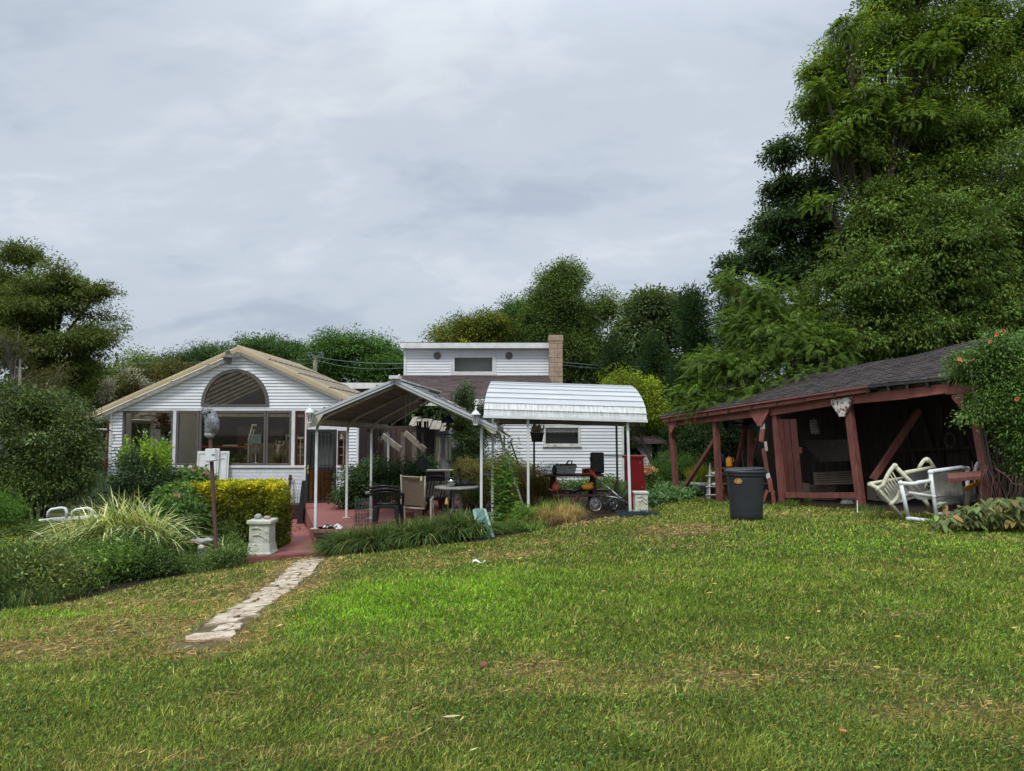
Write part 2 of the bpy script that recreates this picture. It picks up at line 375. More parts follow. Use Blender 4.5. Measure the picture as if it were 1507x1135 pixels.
def npmesh(name, V, F, m, tint=None, parent=None, org=(0, 0, 0), smooth=False):
    """V (n,3); F (k,c) one face size"""
    o_ = np.array(ORG[parent]) if parent is not None else np.array(org, float)
    me = bpy.data.meshes.new(name); V = V-o_
    me.vertices.add(len(V)); me.vertices.foreach_set('co', V.astype(np.float32).ravel())
    k, c = F.shape
    me.loops.add(k*c); me.loops.foreach_set('vertex_index', F.astype(np.int32).ravel())
    me.polygons.add(k); me.polygons.foreach_set('loop_start', np.arange(0, k*c, c, dtype=np.int32)); me.polygons.foreach_set('loop_total', np.full(k, c, np.int32))
    if tint is not None:
        at_ = me.color_attributes.new('tint', 'FLOAT_COLOR', 'POINT')
        at_.data.foreach_set('color', np.c_[tint, np.ones(len(tint))].astype(np.float32).ravel())
    me.update(calc_edges=True)
    if smooth: me.polygons.foreach_set('use_smooth', np.ones(k, bool))
    me.materials.append(m)
    o = bpy.data.objects.new(name, me); COL.objects.link(o)
    if parent is not None: o.parent = parent
    else: o.location = tuple(o_)
    ORG[o] = Vector(o_); return o
def unit(a): return a/np.maximum(np.linalg.norm(a, axis=1, keepdims=True), 1e-9)
def leaves(name, C, size, tint, m, parent=None, org=(0, 0, 0), D=None, N=None, aspect=.42, droop=.3, fold=.12):
    """each leaf: pointed four-cornered blade with a fold. C (n,3) bases; size (n,) lengths; D directions; N face normals"""
    n = len(C)
    if D is None: D = rng.normal(size=(n, 3)); D[:, 2] = D[:, 2]*.6-droop
    D = unit(D)
    if N is None: N = rng.normal(size=(n, 3))*.7; N[:, 2] += 1.0
    S = unit(np.cross(D, N)); N = np.cross(S, D)
    L = size[:, None]; W = L*aspect
    tip = C+D*L; mid = C+D*L*.45
    V = np.stack([C, mid+S*W*.5+N*L*fold, tip-N*L*fold*.5, mid-S*W*.5+N*L*fold], 1).reshape(-1, 3)
    i = np.arange(n)*4
    F = np.concatenate([np.stack([i, i+1, i+2], 1), np.stack([i, i+2, i+3], 1)])
    return npmesh(name, V, F, m, np.repeat(tint, 4, 0), parent, org)
def tints(n, base, var=.25, clump=None, warm=.12):
    b = np.array(base)[None, :]*np.ones((n, 1))
    g = np.exp(rng.normal(size=(n, 1))*var)
    w = rng.normal(size=n)*warm
    b = b*g*np.stack([1+w, np.ones(n), 1-w*.5], 1)
    if clump is not None: b = b*clump
    return np.clip(b, .002, .9)
# ================================================================ GROUND
def ell(x, y, c, rx, ry, rot=0):
    dx = x-c[0]; dy = y-c[1]; ca, sa = math.cos(rot), math.sin(rot)
    u = (dx*ca+dy*sa)/rx; v = (-dx*sa+dy*ca)/ry
    return np.exp(-(u*u+v*v))
PATH = [gp(300, 946), gp(355, 905), gp(405, 872), gp(440, 845), gp(462, 822)]
def path_d(x, y):
    d = np.full(np.shape(x), 99.0)
    for a, b in zip(PATH[:-1], PATH[1:]):
        ax, ay, bx, by = a.x, a.y, b.x, b.y
        t = np.clip(((x-ax)*(bx-ax)+(y-ay)*(by-ay))/((bx-ax)**2+(by-ay)**2), 0, 1)
        d = np.minimum(d, np.hypot(x-ax-t*(bx-ax), y-ay-t*(by-ay)))
    return d
_g = lambda px, py: gp(px, py)
DEAD = [(_g(1000, 781), .55, .6, 0, 1.9), (_g(760, 818), .6, .35, 0, .8), (_g(850, 768), 1.2, .6, 0, 1.1), (_g(1290, 757), 1.0, .25, 0, .8), (_g(620, 828), .5, .5, 0, .35),
        (_g(780, 985), .32, .3, 0, .9), (_g(200, 925), .8, .7, 0, 1.3), (_g(40, 958), .6, .35, 0, 1.2), (_g(250, 890), .9, 1.0, 0, .6), (_g(360, 860), .6, 1.2, 0, .5),
        (_g(40, 915), .7, .35, 0, .4), (_g(1330, 1045), .3, .12, 0, .5), (_g(830, 995), .9, .3, 0, .55), (_g(640, 985), .7, .4, 0, .3), (_g(930, 1060), .5, .2, 0, .3), (_g(1100, 985), .9, .4, 0, .45), (_g(540, 1100), .25, .12, 0, .5)]
LUSH = [(_g(640, 880), 1.9, 2.3, 0, 1.0), (_g(1000, 850), 2.2, 2.3, 0, .6), (_g(1300, 800), 2.5, 1.5, 0, .65), (_g(1420, 880), 1.5, 1.2, 0, .5), (_g(500, 905), .8, 1.2, 0, .6), (_g(80, 905), .8, .25, .3, .8), (_g(1480, 950), .7, .9, 0, .4)]
def lawn(x, y):
    n = fbm(x, y, 1.3, 3, 5); n2 = fbm(x, y, .35, 9, 4); n3 = fbm(x, y, 3.2, 21, 3)
    dead = np.zeros(np.shape(x)); lush = np.zeros(np.shape(x))
    for c, rx, ry, ro, a in DEAD: dead = np.maximum(dead, a*ell(x, y, c, rx, ry, ro))
    for c, rx, ry, ro, a in LUSH: lush = np.maximum(lush, a*ell(x, y, c, rx, ry, ro))
    d = path_d(x, y); dead = np.maximum(dead, .95*np.exp(-(np.maximum(d-.2, 0)/.38)**2)*np.where(x < -2, 1, 1))
    streak = fbm(x*.35+y*.1, y, .5, 31, 4)
    dead = dead*1.12*(0.25+n2*1.2) + np.clip((streak-.57)*3.0, 0, .5)*(1-lush)*.8 + np.clip((n-.56)*2.4, 0, .4)*(1-lush)
    dead = np.clip(dead, 0, 1)
    lush = np.clip(lush*(.6+.8*n3), 0, 1)
    return dead, lush, n2, n3
def lawn_rgb(x, y):
    dead, lush, n2, n3 = lawn(x, y)
    dull = np.array([.106, .142, .030]); rich = np.array([.108, .215, .016]); straw = np.array([.235, .165, .082]); dirt = np.array([.14, .09, .05])
    c = dull*(1-lush[..., None])+rich*lush[..., None]
    c = c*(.50+1.0*n2[..., None])*(.85+.3*n3[..., None])
    return c, dead
# one ground sheet to the horizon: fine near the garden, coarse beyond
gx = np.r_[np.linspace(-400, -40, 10)[:-1], np.linspace(-40, -14, 20)[:-1], np.linspace(-14, 14, 225), np.linspace(14, 40, 20)[1:], np.linspace(40, 400, 10)[1:]]
gy = np.r_[np.linspace(-200, -8, 8)[:-1], np.linspace(-8, 2, 20)[:-1], np.linspace(2, 24, 180), np.linspace(24, 70, 30)[1:], np.linspace(70, 600, 12)[1:]]
X, Y = np.meshgrid(gx, gy); Z = gzn(X, Y) + (fbm(X, Y, .8, 5, 3)-.5)*.035*(np.abs(Y) < 30)
BED = [(-30, 4.0), (-12, 5.2)] + [(v.x, v.y) for v in (gp(-60, 915), gp(0, 902), gp(90, 892), gp(180, 868), gp(280, 845), gp(370, 832), gp(380, 826))] + [(-4.9, 14.9), (-30, 22)]
BED2 = [(v.x, v.y) for v in (gp(480, 814), gp(560, 806), gp(640, 802), gp(700, 800), gp(760, 788), gp(810, 778), gp(860, 768), gp(925, 760))] + [(2.6, 16.4), (3.4, 17), (3.4, 30), (-8, 30), (-5, 15)]
SHEDP = [(4.75, 21.9), (4.68, 21.5), (8.35, 13.3), (12.2, 14.8), (8.2, 23.4)]
def inpoly(x, y, P):
    r = np.zeros(np.shape(x), bool); n = len(P)
    for i in range(n):
        x0, y0 = P[i]; x1, y1 = P[(i+1) % n]
        c = ((y0 > y) != (y1 > y)) & (x < (x1-x0)*(y-y0)/(y1-y0+1e-12)+x0); r ^= c
    return r
c, dead = lawn_rgb(X, Y)
straw = np.array([.18, .135, .08])
c = c*.42*(1-dead[..., None]*.85)+straw*dead[..., None]*.8
bare = inpoly(X, Y, BED) | inpoly(X, Y, BED2) | inpoly(X, Y, SHEDP)
c[bare] = (.045, .034, .022)
far = (Y > 26) | (np.abs(X) > 16); c[far] = (.03, .045, .015)
V = np.stack([X, Y, Z], -1).reshape(-1, 3); nx, ny = len(gx), len(gy)
idx = np.arange(nx*ny).reshape(ny, nx)
F = np.stack([idx[:-1, :-1], idx[:-1, 1:], idx[1:, 1:], idx[1:, :-1]], -1).reshape(-1, 4)
M['ground'] = mat('lawn_soil_and_thatch', (1, 1, 1), (.62, .6, .56), rough=.95, scale=16, attr='tint', bump=.02, bscale=60, spec=.1)
go = npmesh('ground', V, F, M['ground'], c.reshape(-1, 3), smooth=True); go['kind'] = 'structure'

# ---- grass blades over the lawn: sizes grow with distance so that the mown turf stays dense
def blades(n, y0, y1, hgt, wid, powr, seed, flat=.95, strawonly=False):
    r = np.random.default_rng(seed)
    u = r.random(n); a = 2-powr+1e-4
    Y = (y0**a+u*(y1**a-y0**a))**(1/a)
    X = (r.random(n)*2-1)*(Y*.80+1.6)
    ok = ~(inpoly(X, Y, BED) | inpoly(X, Y, BED2) | inpoly(X, Y, SHEDP)) & (path_d(X, Y) > (.17 if not strawonly else .0)+r.random(n)*.12+(.25 if strawonly else 0)*(fbm(X, Y, .3, 41, 2) > .45)) & ~((X < -2.9) & (Y > 14.6))
    X = X[ok]; Y = Y[ok]; n = len(X)
    c, dead = lawn_rgb(X, Y)
    if strawonly:
        k = r.random(n) < np.clip(dead*1.5-.2, .02, .8)
    else: k = r.random(n) > dead*.75
    X, Y, c, dead = X[k], Y[k], c[k], dead[k]; n = len(X)
    Z = gzn(X, Y)-.004 + (fbm(X, Y, .8, 5, 3)-.5)*.035
    tuft = fbm(X, Y, .22, 77, 3); tall = np.clip((tuft-.5)*3, 0, 1)
    far = (Y/4.0)
    h = hgt*(.55+.9*r.random(n))*(1+.7*tall)*far**.35
    w = wid*(.7+.6*r.random(n))*far**.85
    th = r.random(n)*2*PI; lean = np.abs(r.normal(size=n))*flat+.35
    if strawonly: h = hgt*(.6+r.random(n))*far**.4; lean = 2.2+r.random(n)*2.5
    d = np.stack([np.cos(th)*lean, np.sin(th)*lean, np.ones(n)], 1); d /= np.linalg.norm(d, axis=1, keepdims=True)
    s = np.stack([-np.sin(th+r.normal(size=n)*.6), np.cos(th+r.normal(size=n)*.6), np.zeros(n)], 1)
    B = np.stack([X, Y, Z], 1)
    V = np.stack([B-s*w[:, None]/2, B+s*w[:, None]/2, B+d*h[:, None]*.6+s*w[:, None]*.3, B+d*h[:, None]+np.array([0, 0, -.12])*h[:, None]*lean[:, None]*.5], 1)
    if strawonly: V[:, :, 2] += .012*far[:, None]*r.random((n, 1))
    V = V.reshape(-1, 3); i = np.arange(n)*4
    F = np.concatenate([np.stack([i, i+1, i+2], 1), np.stack([i, i+2, i+3], 1)])
    g = np.exp(r.normal(size=(n, 1))*.40)
    if strawonly: col = np.array([.235, .175, .095])*g
    else:
        col = c*1.12*g
        ys = (r.random(n) < .10+.35*dead)[:, None]; col = np.where(ys, np.array([.24, .21, .09])*g, col)
        pt = ((tall > .55) & (r.random(n) < .40) & (fbm(X, Y, 1.1, 61, 2) > .46))[:, None]; col = np.where(pt, np.array([.26, .27, .10])*g, col)
        dk = (r.random(n) < .24)[:, None]; col = np.where(dk & ~ys, np.array([.026, .062, .016])*g, col)
    return V, F, np.repeat(np.clip(col, 0, .8), 4, 0)
parts = [blades(680000, 2.6, 9, .037, .0044, 2.0, 1), blades(440000, 8, 24, .031, .0056, 1.5, 2), blades(150000, 2.6, 16, .052, .0028, 1.9, 3, strawonly=True)]
V = np.concatenate([p[0] for p in parts]); T = np.concatenate([p[2] for p in parts]); off = 0; FF = []
for p in parts: FF.append(p[1]+off); off += len(p[0])
go = npmesh('lawn_grass', V, np.concatenate(FF), M['blade'], T); go['kind'] = 'stuff'; go['label'] = 'mown patchy green lawn with brown thatch in front of the house'; go['category'] = 'grass'
# clover and broad weeds pressed into the turf
n = 60000; yy = 2.6*np.exp(rng.random(n)*1.6); xx = (rng.random(n)*2-1)*(yy*.72+.8)
k = (fbm(xx, yy, .6, 55, 3) > .46) & (path_d(xx, yy) > .4) & ~inpoly(xx, yy, BED) & ~inpoly(xx, yy, BED2); xx, yy = xx[k], yy[k]; n = len(xx)
C = np.stack([xx, yy, gzn(xx, yy)+.012+rng.random(n)*.02], 1); D = rng.normal(size=(n, 3)); D[:, 2] = .25
o = leaves('clover_foliage', C, .010+rng.random(n)*.014*(yy/4)**.6, tints(n, (.055, .11, .026), .4), M['blade'], D=D, aspect=.8, fold=.05)
tag(o, 'low clover and broad weeds growing through the mown lawn', 'clover', kind='stuff')
# ---- path of pale flagstones
mb = MB(); rr = random.Random(4)
tot = []
for a, b in zip(PATH[:-1], PATH[1:]): tot.append((b-a).length)
def ppos(s):
    for (a, b), L in zip(zip(PATH[:-1], PATH[1:]), tot):
        if s <= L: return a.lerp(b, s/L), (b-a).normalized()
        s -= L
    return PATH[-1], (PATH[-1]-PATH[-2]).normalized()
s = 0.0; S_ = sum(tot)
while s < S_-.1:
    L = rr.uniform(.28, .55); p, d = ppos(s+L/2); nrm = Vector((-d.y, d.x, 0)).normalized(); w = .19+.08*(s/S_)
    cuts = [-w, rr.uniform(-.12, .12), w] if rr.random() < .6 else [-w, -w*.3+rr.uniform(-.05, .05), w*.35, w]
    for q0, q1 in zip(cuts[:-1], cuts[1:]):
        if rr.random() < .08: continue
        pts = []
        for (q, l) in ((q0, -.5), ((q0+q1)/2, -.52), (q1, -.5), (q1, 0), (q1, .5), ((q0+q1)/2, .52), (q0, .5), (q0, 0)):
            qq = q*.94+rr.uniform(-.045, .045); ll = l*L*.86+rr.uniform(-.05, .05)
            v = p+nrm*qq+Vector((d.x, d.y, 0)).normalized()*ll; v.z = gz(v.x, v.y)-.018+rr.uniform(0, .008); pts.append(v)
        mb.prism(pts, (0, 0, .035))
    s += L
o = mb.build('stone_path', M['flag'], bev=.004); o['kind'] = 'structure'
# ================================================================ TREES AND PLANTS
def blobs_px(L):
    """(px, py, Y, r_px_x, r_px_y, depth_radius) -> ellipsoids in metres"""
    out = []
    for px, py, Y, rx, ry, rd in L:
        c = at(px, py, Y); s = Y/1085
        out.append((c.x, c.y, c.z, rx*s, rd, ry*s))
    return np.array(out)
def clump_centres(B, n, shell=.5, gap=0.0, seed=0, spray=.62, S=11):
    """clump positions: most sit along outward sprays of each crown mass, the rest fill it"""
    r = np.random.default_rng(seed+100)
    vol = (B[:, 3]*B[:, 4]*B[:, 5])**.72; k = rng.choice(len(B), n, p=vol/vol.sum())
    d = unit(rng.normal(size=(n, 3))); rr_ = (shell**3+(1-shell**3)*rng.random(n))**(1/3.)
    rr_ = rr_*np.where(rng.random(n) < .28, rng.random(n)**.5, 1)*(1+rng.normal(size=n)*.05)
    sd_ = unit(r.normal(size=(len(B), S, 3))+np.array([0, -.35, .15])); sl_ = r.uniform(.8, 1.28, size=(len(B), S))
    q = rng.integers(0, S, n); on = rng.random(n) < spray
    t = rng.random(n)**.6; ds = sd_[k, q]; rs = sl_[k, q]*(.25+.75*t)
    off = rng.normal(size=(n, 3))*(.17*(1.15-t*.7))[:, None]; off[:, 2] *= .6; drop = np.zeros((n, 3)); drop[:, 2] = -.12*t*t
    Pn = np.where(on[:, None], ds*rs[:, None]+off+drop, d*rr_[:, None]*.93)
    C = B[k, :3]+Pn*B[k, 3:6]; d = unit(Pn)
    if gap:
        m = fbm(C[:, 0]+C[:, 1]*.7, C[:, 2]*1.2+C[:, 1]*.3, 1.6*gap, seed+5, 3) > .36
        C, d, k = C[m], d[m], k[m]
    return C, d, k
def limbs(root, base, B, C, k, mt, r0, seed=0, twigs=160, n_lean=0, tw=.012, name='trunk'):
    """tapered trunk with limbs to each crown mass and twigs to its clumps"""
    rr = random.Random(seed); mb = MB(); base = Vector(base)
    top = Vector((float(np.average(B[:, 0])), float(np.average(B[:, 1])), float(B[:, 2].max())))
    fork = base.lerp(top, .34); fork.x = base.x*.6+top.x*.4
    H = top.z-base.z
    tp = [base+Vector((0, 0, -.15)), base+Vector((rr.uniform(-.1, .1), 0, H*.12)), fork, fork.lerp(top, .5)+Vector((rr.uniform(-.3, .3), rr.uniform(-.3, .3), 0)), fork.lerp(top, .88)]
    mb.tube(tp, [r0*1.35, r0, r0*.72, r0*.4, r0*.12], 9)
    ends = []
    for i, b in enumerate(B):
        c = Vector(b[:3]); st = tp[2].lerp(tp[3], min(max((c.z-fork.z)/max(H*.6, .1)*.6, 0), 1)) if c.z > fork.z else tp[1].lerp(tp[2], .7)
        m1 = st.lerp(c, .5)+Vector((rr.uniform(-.2, .2), rr.uniform(-.2, .2), rr.uniform(0, .3)))*min(1, H*.15)
        rl = r0*.42*min(1.2, .4+.6*(b[3]*b[5])**.5/max(B[:, 3].max(), .1)); mb.tube([st, m1, c], [rl, rl*.65, rl*.3], 6); ends.append((st, m1, c, rl))
    idx = list(range(len(C))); rr.shuffle(idx)
    for i in idx[:twigs]:
        st, m1, c, rl = ends[k[i]]; e_ = Vector(C[i]); s = m1.lerp(c, rr.random())
        mb.tube([s, s.lerp(e_, .5)+Vector((0, 0, (e_-s).length*.08)), e_], [tw*1.6, tw, tw*.4], 4, caps=False)
    return mb.build(name, mt, root)
def foliage(B, n, per, cr, size, base, gap=0., flat=.55, shell=.5, seed=0, var=.25, cvar=.28, sizev=.35, droop=.3, m='leaf', parent=None, name='crown', aspect=.42, up=1.0, yellow=0, org=(0, 0, 0), warm=.12, spray=.62):
    C, d, k = clump_centres(B, n, shell, gap, seed, spray); n = len(C)
    cc = np.repeat(C, per, 0); g = rng.normal(size=(n*per, 3)); g = g*np.minimum(1, 1.7/np.maximum(np.linalg.norm(g, axis=1, keepdims=True), .01)); g = g*cr*np.repeat(.6+.8*rng.random((n, 1)), per, 0); g[:, 2] *= flat
    g[:, 2] -= (g[:, 0]**2+g[:, 1]**2)**.5*.25
    P = cc+g; N_ = len(P)
    D = g/np.linalg.norm(g, axis=1, keepdims=True)*.8+np.repeat(d, per, 0)*.5+rng.normal(size=(N_, 3))*.6; D[:, 2] -= droop
    Nn = rng.normal(size=(N_, 3))*.55; Nn[:, 2] += up
    ct = np.exp(rng.normal(size=(n, 1))*cvar)*np.ones((1, 3))
    if yellow:
        yk = rng.random(n) < yellow; ct[yk] *= np.array([1.9, 1.5, .8])
    tn = tints(N_, base, var, np.repeat(ct, per, 0), warm)
    sz = size*(1+rng.normal(size=N_)*sizev*.5).clip(.4, 1.8)
    o = leaves(name, P, sz, tn, M[m], parent, org, D, Nn, aspect, fold=.1)
    return o, C, k
def fronds(C, d, L, base, parent=None, name='crown', pairs=9, width=.32, var=.2, cvar=.25, org=(0, 0, 0), droop=.55):
    """compound leaves: a drooping rachis with pairs of pointed leaflets"""
    n = len(C); D = unit(d*.9+rng.normal(size=(n, 3))*.55+np.array([0, 0, -.05])); L_ = L*(.7+.6*rng.random(n))
    H = np.stack([-D[:, 1], D[:, 0], np.zeros(n)], 1); S = unit(H+rng.normal(size=(n, 3))*.25)
    Cs, Ds, Sz, Ns = [], [], [], []
    for j in range(pairs):
        t = .2+.8*j/(pairs-1)
        p = C+D*(L_*t)[:, None]; p[:, 2] -= droop*L_*t*t
        dirr = D.copy(); dirr[:, 2] -= 2*droop*t
        for sgn in (-1, 1):
            Cs.append(p); Ds.append(S*sgn*.85+dirr*.55+np.array([0, 0, -.28])); Sz.append(L_*width*(1-.45*abs(t-.5))); Ns.append(np.cross(S, dirr))
    P = np.concatenate(Cs); Nn = np.concatenate(Ns); Nn = Nn*np.sign(Nn[:, 2:3]+1e-6)
    ct = np.tile(np.exp(rng.normal(size=(n, 1))*cvar), (pairs*2, 1))
    return leaves(name, P, np.concatenate(Sz), tints(len(P), base, var, ct), M['leaf'], parent, org, np.concatenate(Ds), Nn, .30, fold=.08)
GRN = (.040, .078, .020)
def tree(name, label, bl, base, n, per, cr, size, col, r0, group=None, cat='tree', bark='bark', seed=0, twigs=160, tw=.012, **kw):
    base = Vector(base); base.z = gz(base.x, base.y) if abs(base.z) < 1e-6 else base.z
    root = thing(name, label, cat, base, group); B = blobs_px(bl)
    o, C, k = foliage(B, n, per, cr, size, col, seed=seed, parent=root, **kw)
    limbs(root, base, B, C, k, M[bark], r0, seed, twigs, tw=tw)
    return root

# --- background line of trees, left to right
bx = lambda px, Y: at(px, 640, Y).x
TG = 'trees beyond the house'
tree('broadleaf_tree', 'large spreading tree with open feathery crown at the left edge of the garden',
     [(20, 440, 27, 75, 75, 2.2), (95, 420, 27, 48, 38, 1.6), (140, 470, 27.5, 36, 45, 1.6), (60, 500, 28, 70, 45, 2), (-40, 430, 27, 60, 90, 2.2), (125, 535, 28, 42, 22, 1.6), (40, 372, 27, 38, 18, 1.2), (90, 555, 29, 80, 30, 2), (150, 425, 27, 24, 15, .9), (60, 455, 26.5, 80, 36, 2), (110, 495, 26.5, 60, 30, 1.8), (20, 500, 26.5, 60, 40, 2)],
     (bx(40, 28), 28, 0), 3400, 60, .23, .105, (.056, .080, .026), .38, None, seed=1, gap=1.0, shell=.3, flat=.45, cvar=.25, twigs=200, tw=.015)
tree('bare_twigged_conifer', 'brown-green conifer with grey dead twigs standing before the large spreading tree',
     [(20, 570, 23, 50, 60, 1.6), (60, 600, 23, 45, 50, 1.4), (10, 510, 23.5, 30, 42, 1.2), (90, 560, 24, 30, 30, 1), (-40, 560, 23, 50, 80, 1.6)],
     (bx(20, 23), 23, 0), 620, 60, .26, .10, (.052, .060, .028), .2, None, seed=2, gap=.8, shell=.35, aspect=.22, droop=.7, bark='palebark', twigs=420, tw=.018)
def far(label, bl, base, n, size=.155, col=GRN, r0=.25, seed=0, name='broadleaf_tree', **kw):
    kw.setdefault('cr', .42); kw.setdefault('gap', 1.2); n = int(n*3.4); kw.setdefault('cvar', .42)
    return tree(name, label, bl, base, n, 46, kw.pop('cr'), size, col, r0, TG, seed=seed, twigs=90, tw=.03, **kw)
far('rounded mid-green tree showing above the left slope of the sunroom roof', [(205, 545, 48, 40, 34, 2.5), (170, 570, 48, 40, 36, 2.5), (215, 590, 47, 60, 40, 3)], (bx(200, 48), 48, 0), 330, col=(.055, .085, .022), seed=3, gap=0)
far('dark blue-green tree next to the peak of the sunroom roof', [(285, 535, 50, 40, 30, 2.5), (245, 550, 50, 30, 34, 2.5), (310, 515, 50, 18, 14, 1.5), (270, 580, 50, 60, 40, 3)], (bx(270, 50), 50, 0), 360, col=(.028, .056, .026), seed=4)
far('low leafy tree directly behind the sunroom roof peak', [(385, 515, 46, 45, 26, 2.5), (350, 535, 46, 30, 26, 2.5), (430, 520, 46, 32, 24, 2.5), (390, 555, 46, 70, 36, 3)], (bx(390, 46), 46, 0), 400, col=(.030, .062, .022), seed=5)
far('bright leafy tree behind the utility pole', [(500, 512, 44, 38, 26, 2.5), (545, 510, 44, 35, 24, 2.5), (480, 535, 44, 40, 30, 2.5), (560, 545, 44, 50, 34, 3), (580, 530, 44, 22, 24, 2)], (bx(520, 44), 44, 0), 520, col=(.040, .085, .026), seed=6)
far('yellowing tree with a ragged edge left of the clerestory roof', [(655, 492, 46, 30, 22, 2), (690, 485, 46, 38, 26, 2), (720, 480, 46, 36, 28, 2), (700, 520, 47, 70, 34, 3)], (bx(690, 46), 46, 0), 420, col=(.060, .082, .020), seed=7, yellow=.12)
far('dark tree with a pointed shoulder between the yellowing tree and the tallest tree', [(765, 462, 50, 32, 34, 2.5), (745, 495, 50, 36, 34, 2.5), (790, 490, 50, 40, 40, 3)], (bx(765, 50), 50, 0), 380, col=(.030, .065, .022), seed=8)
far('tallest tree rising behind the chimney', [(828, 410, 45, 36, 30, 2.2), (815, 440, 45, 40, 34, 2.4), (850, 455, 45, 46, 40, 2.6), (890, 450, 45, 20, 30, 1.6), (830, 500, 45, 75, 44, 3), (800, 470, 45, 34, 36, 2.4), (870, 520, 45, 60, 44, 3)], (bx(835, 45), 45, 0), 980, size=.15, col=(.052, .084, .028), r0=.3, seed=9)
far('slender grey-green tree with pale upright limbs right of the tallest tree', [(955, 450, 42, 28, 24, 2), (975, 480, 42, 34, 40, 2), (935, 490, 42, 28, 40, 2), (1000, 450, 43, 22, 22, 1.6), (960, 540, 42, 45, 40, 2)], (bx(955, 42), 42, 0), 400, size=.24, col=(.046, .07, .034), seed=10, bark='palebark', gap=1.0)
# dark conifers behind the second awning
def conifer(label, px, ytop, ybot, Y, rpx, col, n, seed, kind='dark_conifer'):
    L = []; m = 7
    for i in range(m):
        t = i/(m-1); L.append((px+random.uniform(-4, 4), ytop+(ybot-ytop)*t, Y, rpx*(.35+.65*t**.7), (ybot-ytop)/m*.9, rpx*(.35+.65*t**.7)*Y/1085))
    return tree(kind, label, L, (bx(px, Y), Y, 0), n, 56, .30, .17, col, .16, 'dark conifers', seed=seed, flat=1.1, droop=-.5, aspect=.22, shell=.6, cvar=.3, twigs=60, up=.2, gap=0)
far('dense dark tree closing the gap behind the near end of the shed roof', [(1330, 520, 34, 90, 50, 3), (1450, 510, 34, 90, 60, 3), (1560, 500, 34, 90, 80, 3), (1250, 540, 34, 60, 40, 3), (1400, 570, 34, 120, 40, 3), (1400, 440, 34, 110, 40, 3), (1520, 400, 34, 80, 60, 3)], (bx(1420, 34), 34, 0), 700, size=.2, col=(.026, .050, .018), seed=81, gap=0)
conifer('narrow black-green conifer behind the yellow-green tree', 905, 512, 640, 33, 36, (.020, .040, .016), 300, 11)
conifer('tall dense dark conifer left of the drooping green tree', 1022, 440, 650, 31, 42, (.016, .036, .016), 480, 12)
conifer('second dark conifer partly behind the drooping green branches', 1075, 430, 650, 32, 42, (.016, .034, .015), 430, 13)
conifer('low dark conifer between the slender tree and the shed roof', 965, 505, 640, 35, 36, (.020, .042, .018), 300, 14)
# far wood so that no horizon shows through
B = blobs_px([(px, 585+random.uniform(-8, 8), 62+random.uniform(-4, 4), 60, 44, 4) for px in range(-300, 1900, 62)])
o, C, k = foliage(B, 2600, 26, 1.1, .62, (.030, .052, .02), shell=.3, flat=.8, name='distant_woods', seed=15, cvar=.25)
tag(o, 'distant dark wood closing the view behind the garden', 'woods', kind='stuff')

# --- big trees on the right
tree('cherry_tree', 'tall tree with drooping pointed leaves filling the right side above the shed roof',
     [(1290, 420, 21, 110, 95, 2.2), (1400, 380, 20.5, 110, 110, 2.2), (1470, 470, 20, 90, 80, 2), (1230, 480, 21, 80, 50, 1.8), (1350, 490, 20.5, 120, 45, 1.8), (1180, 470, 21.5, 50, 45, 1.5), (1500, 300, 20.5, 90, 120, 2), (1310, 320, 21.5, 90, 80, 2), (1440, 525, 22.5, 110, 45, 2), (1330, 530, 22.5, 90, 40, 2), (1540, 430, 20.5, 80, 120, 2)],
     (bx(1400, 20.5)+.6, 20.8, 0), 4200, 62, .235, .115, (.062, .102, .028), .3, None, seed=21, gap=0, shell=.2, flat=.42, droop=.75, twigs=600, tw=.014, cvar=.36)
tree('dark_walnut_tree', 'dark-leaved tree whose layered branches reach out against the sky',
     [(1145, 330, 24, 38, 26, 1.4), (1190, 290, 24, 50, 50, 1.8), (1100, 385, 24, 50, 24, 1.4), (1160, 390, 24, 60, 40, 1.8), (1210, 360, 24.5, 60, 60, 2), (1070, 412, 24, 28, 14, 1), (1150, 225, 24, 26, 20, 1.1), (1200, 215, 24, 40, 36, 1.5), (1150, 275, 24, 30, 18, 1.1), (1120, 350, 24, 38, 16, 1)],
     (bx(1240, 24.5), 24.5, 0), 1500, 54, .23, .13, (.028, .052, .024), .26, None, seed=22, gap=.8, shell=.3, flat=.38, droop=.5, twigs=420, tw=.016)
tree('tall_ash_tree', 'tallest tree with a light green airy crown running out of the top of the view',
     [(1290, 60, 23, 85, 60, 2.2), (1240, 130, 23, 55, 60, 2), (1330, 160, 23, 100, 80, 2.4), (1400, 60, 22.5, 90, 80, 2.2), (1470, 150, 22, 80, 110, 2.2), (1260, 230, 23, 70, 60, 2), (1370, 270, 22.5, 100, 60, 2.2), (1225, 45, 23, 26, 30, 1.2), (1195, 110, 23, 20, 20, 1), (1460, -40, 22.5, 110, 70, 2.2), (1340, -30, 23, 80, 60, 2), (1300, 15, 23, 40, 30, 1.6), (1192, 150, 23, 26, 34, 1.2), (1215, 190, 23, 40, 40, 1.5), (1235, 85, 23, 40, 40, 1.6), (1400, 200, 22.5, 110, 70, 2.2), (1470, 270, 22, 90, 60, 2), (1300, 270, 23, 60, 50, 2), (1500, 60, 22, 70, 80, 2)],
     (bx(1380, 23), 23, 0), 4400, 56, .24, .115, (.072, .118, .028), .34, None, seed=23, gap=.95, shell=.28, flat=.5, droop=.45, twigs=700, tw=.016, cvar=.36, yellow=.05)
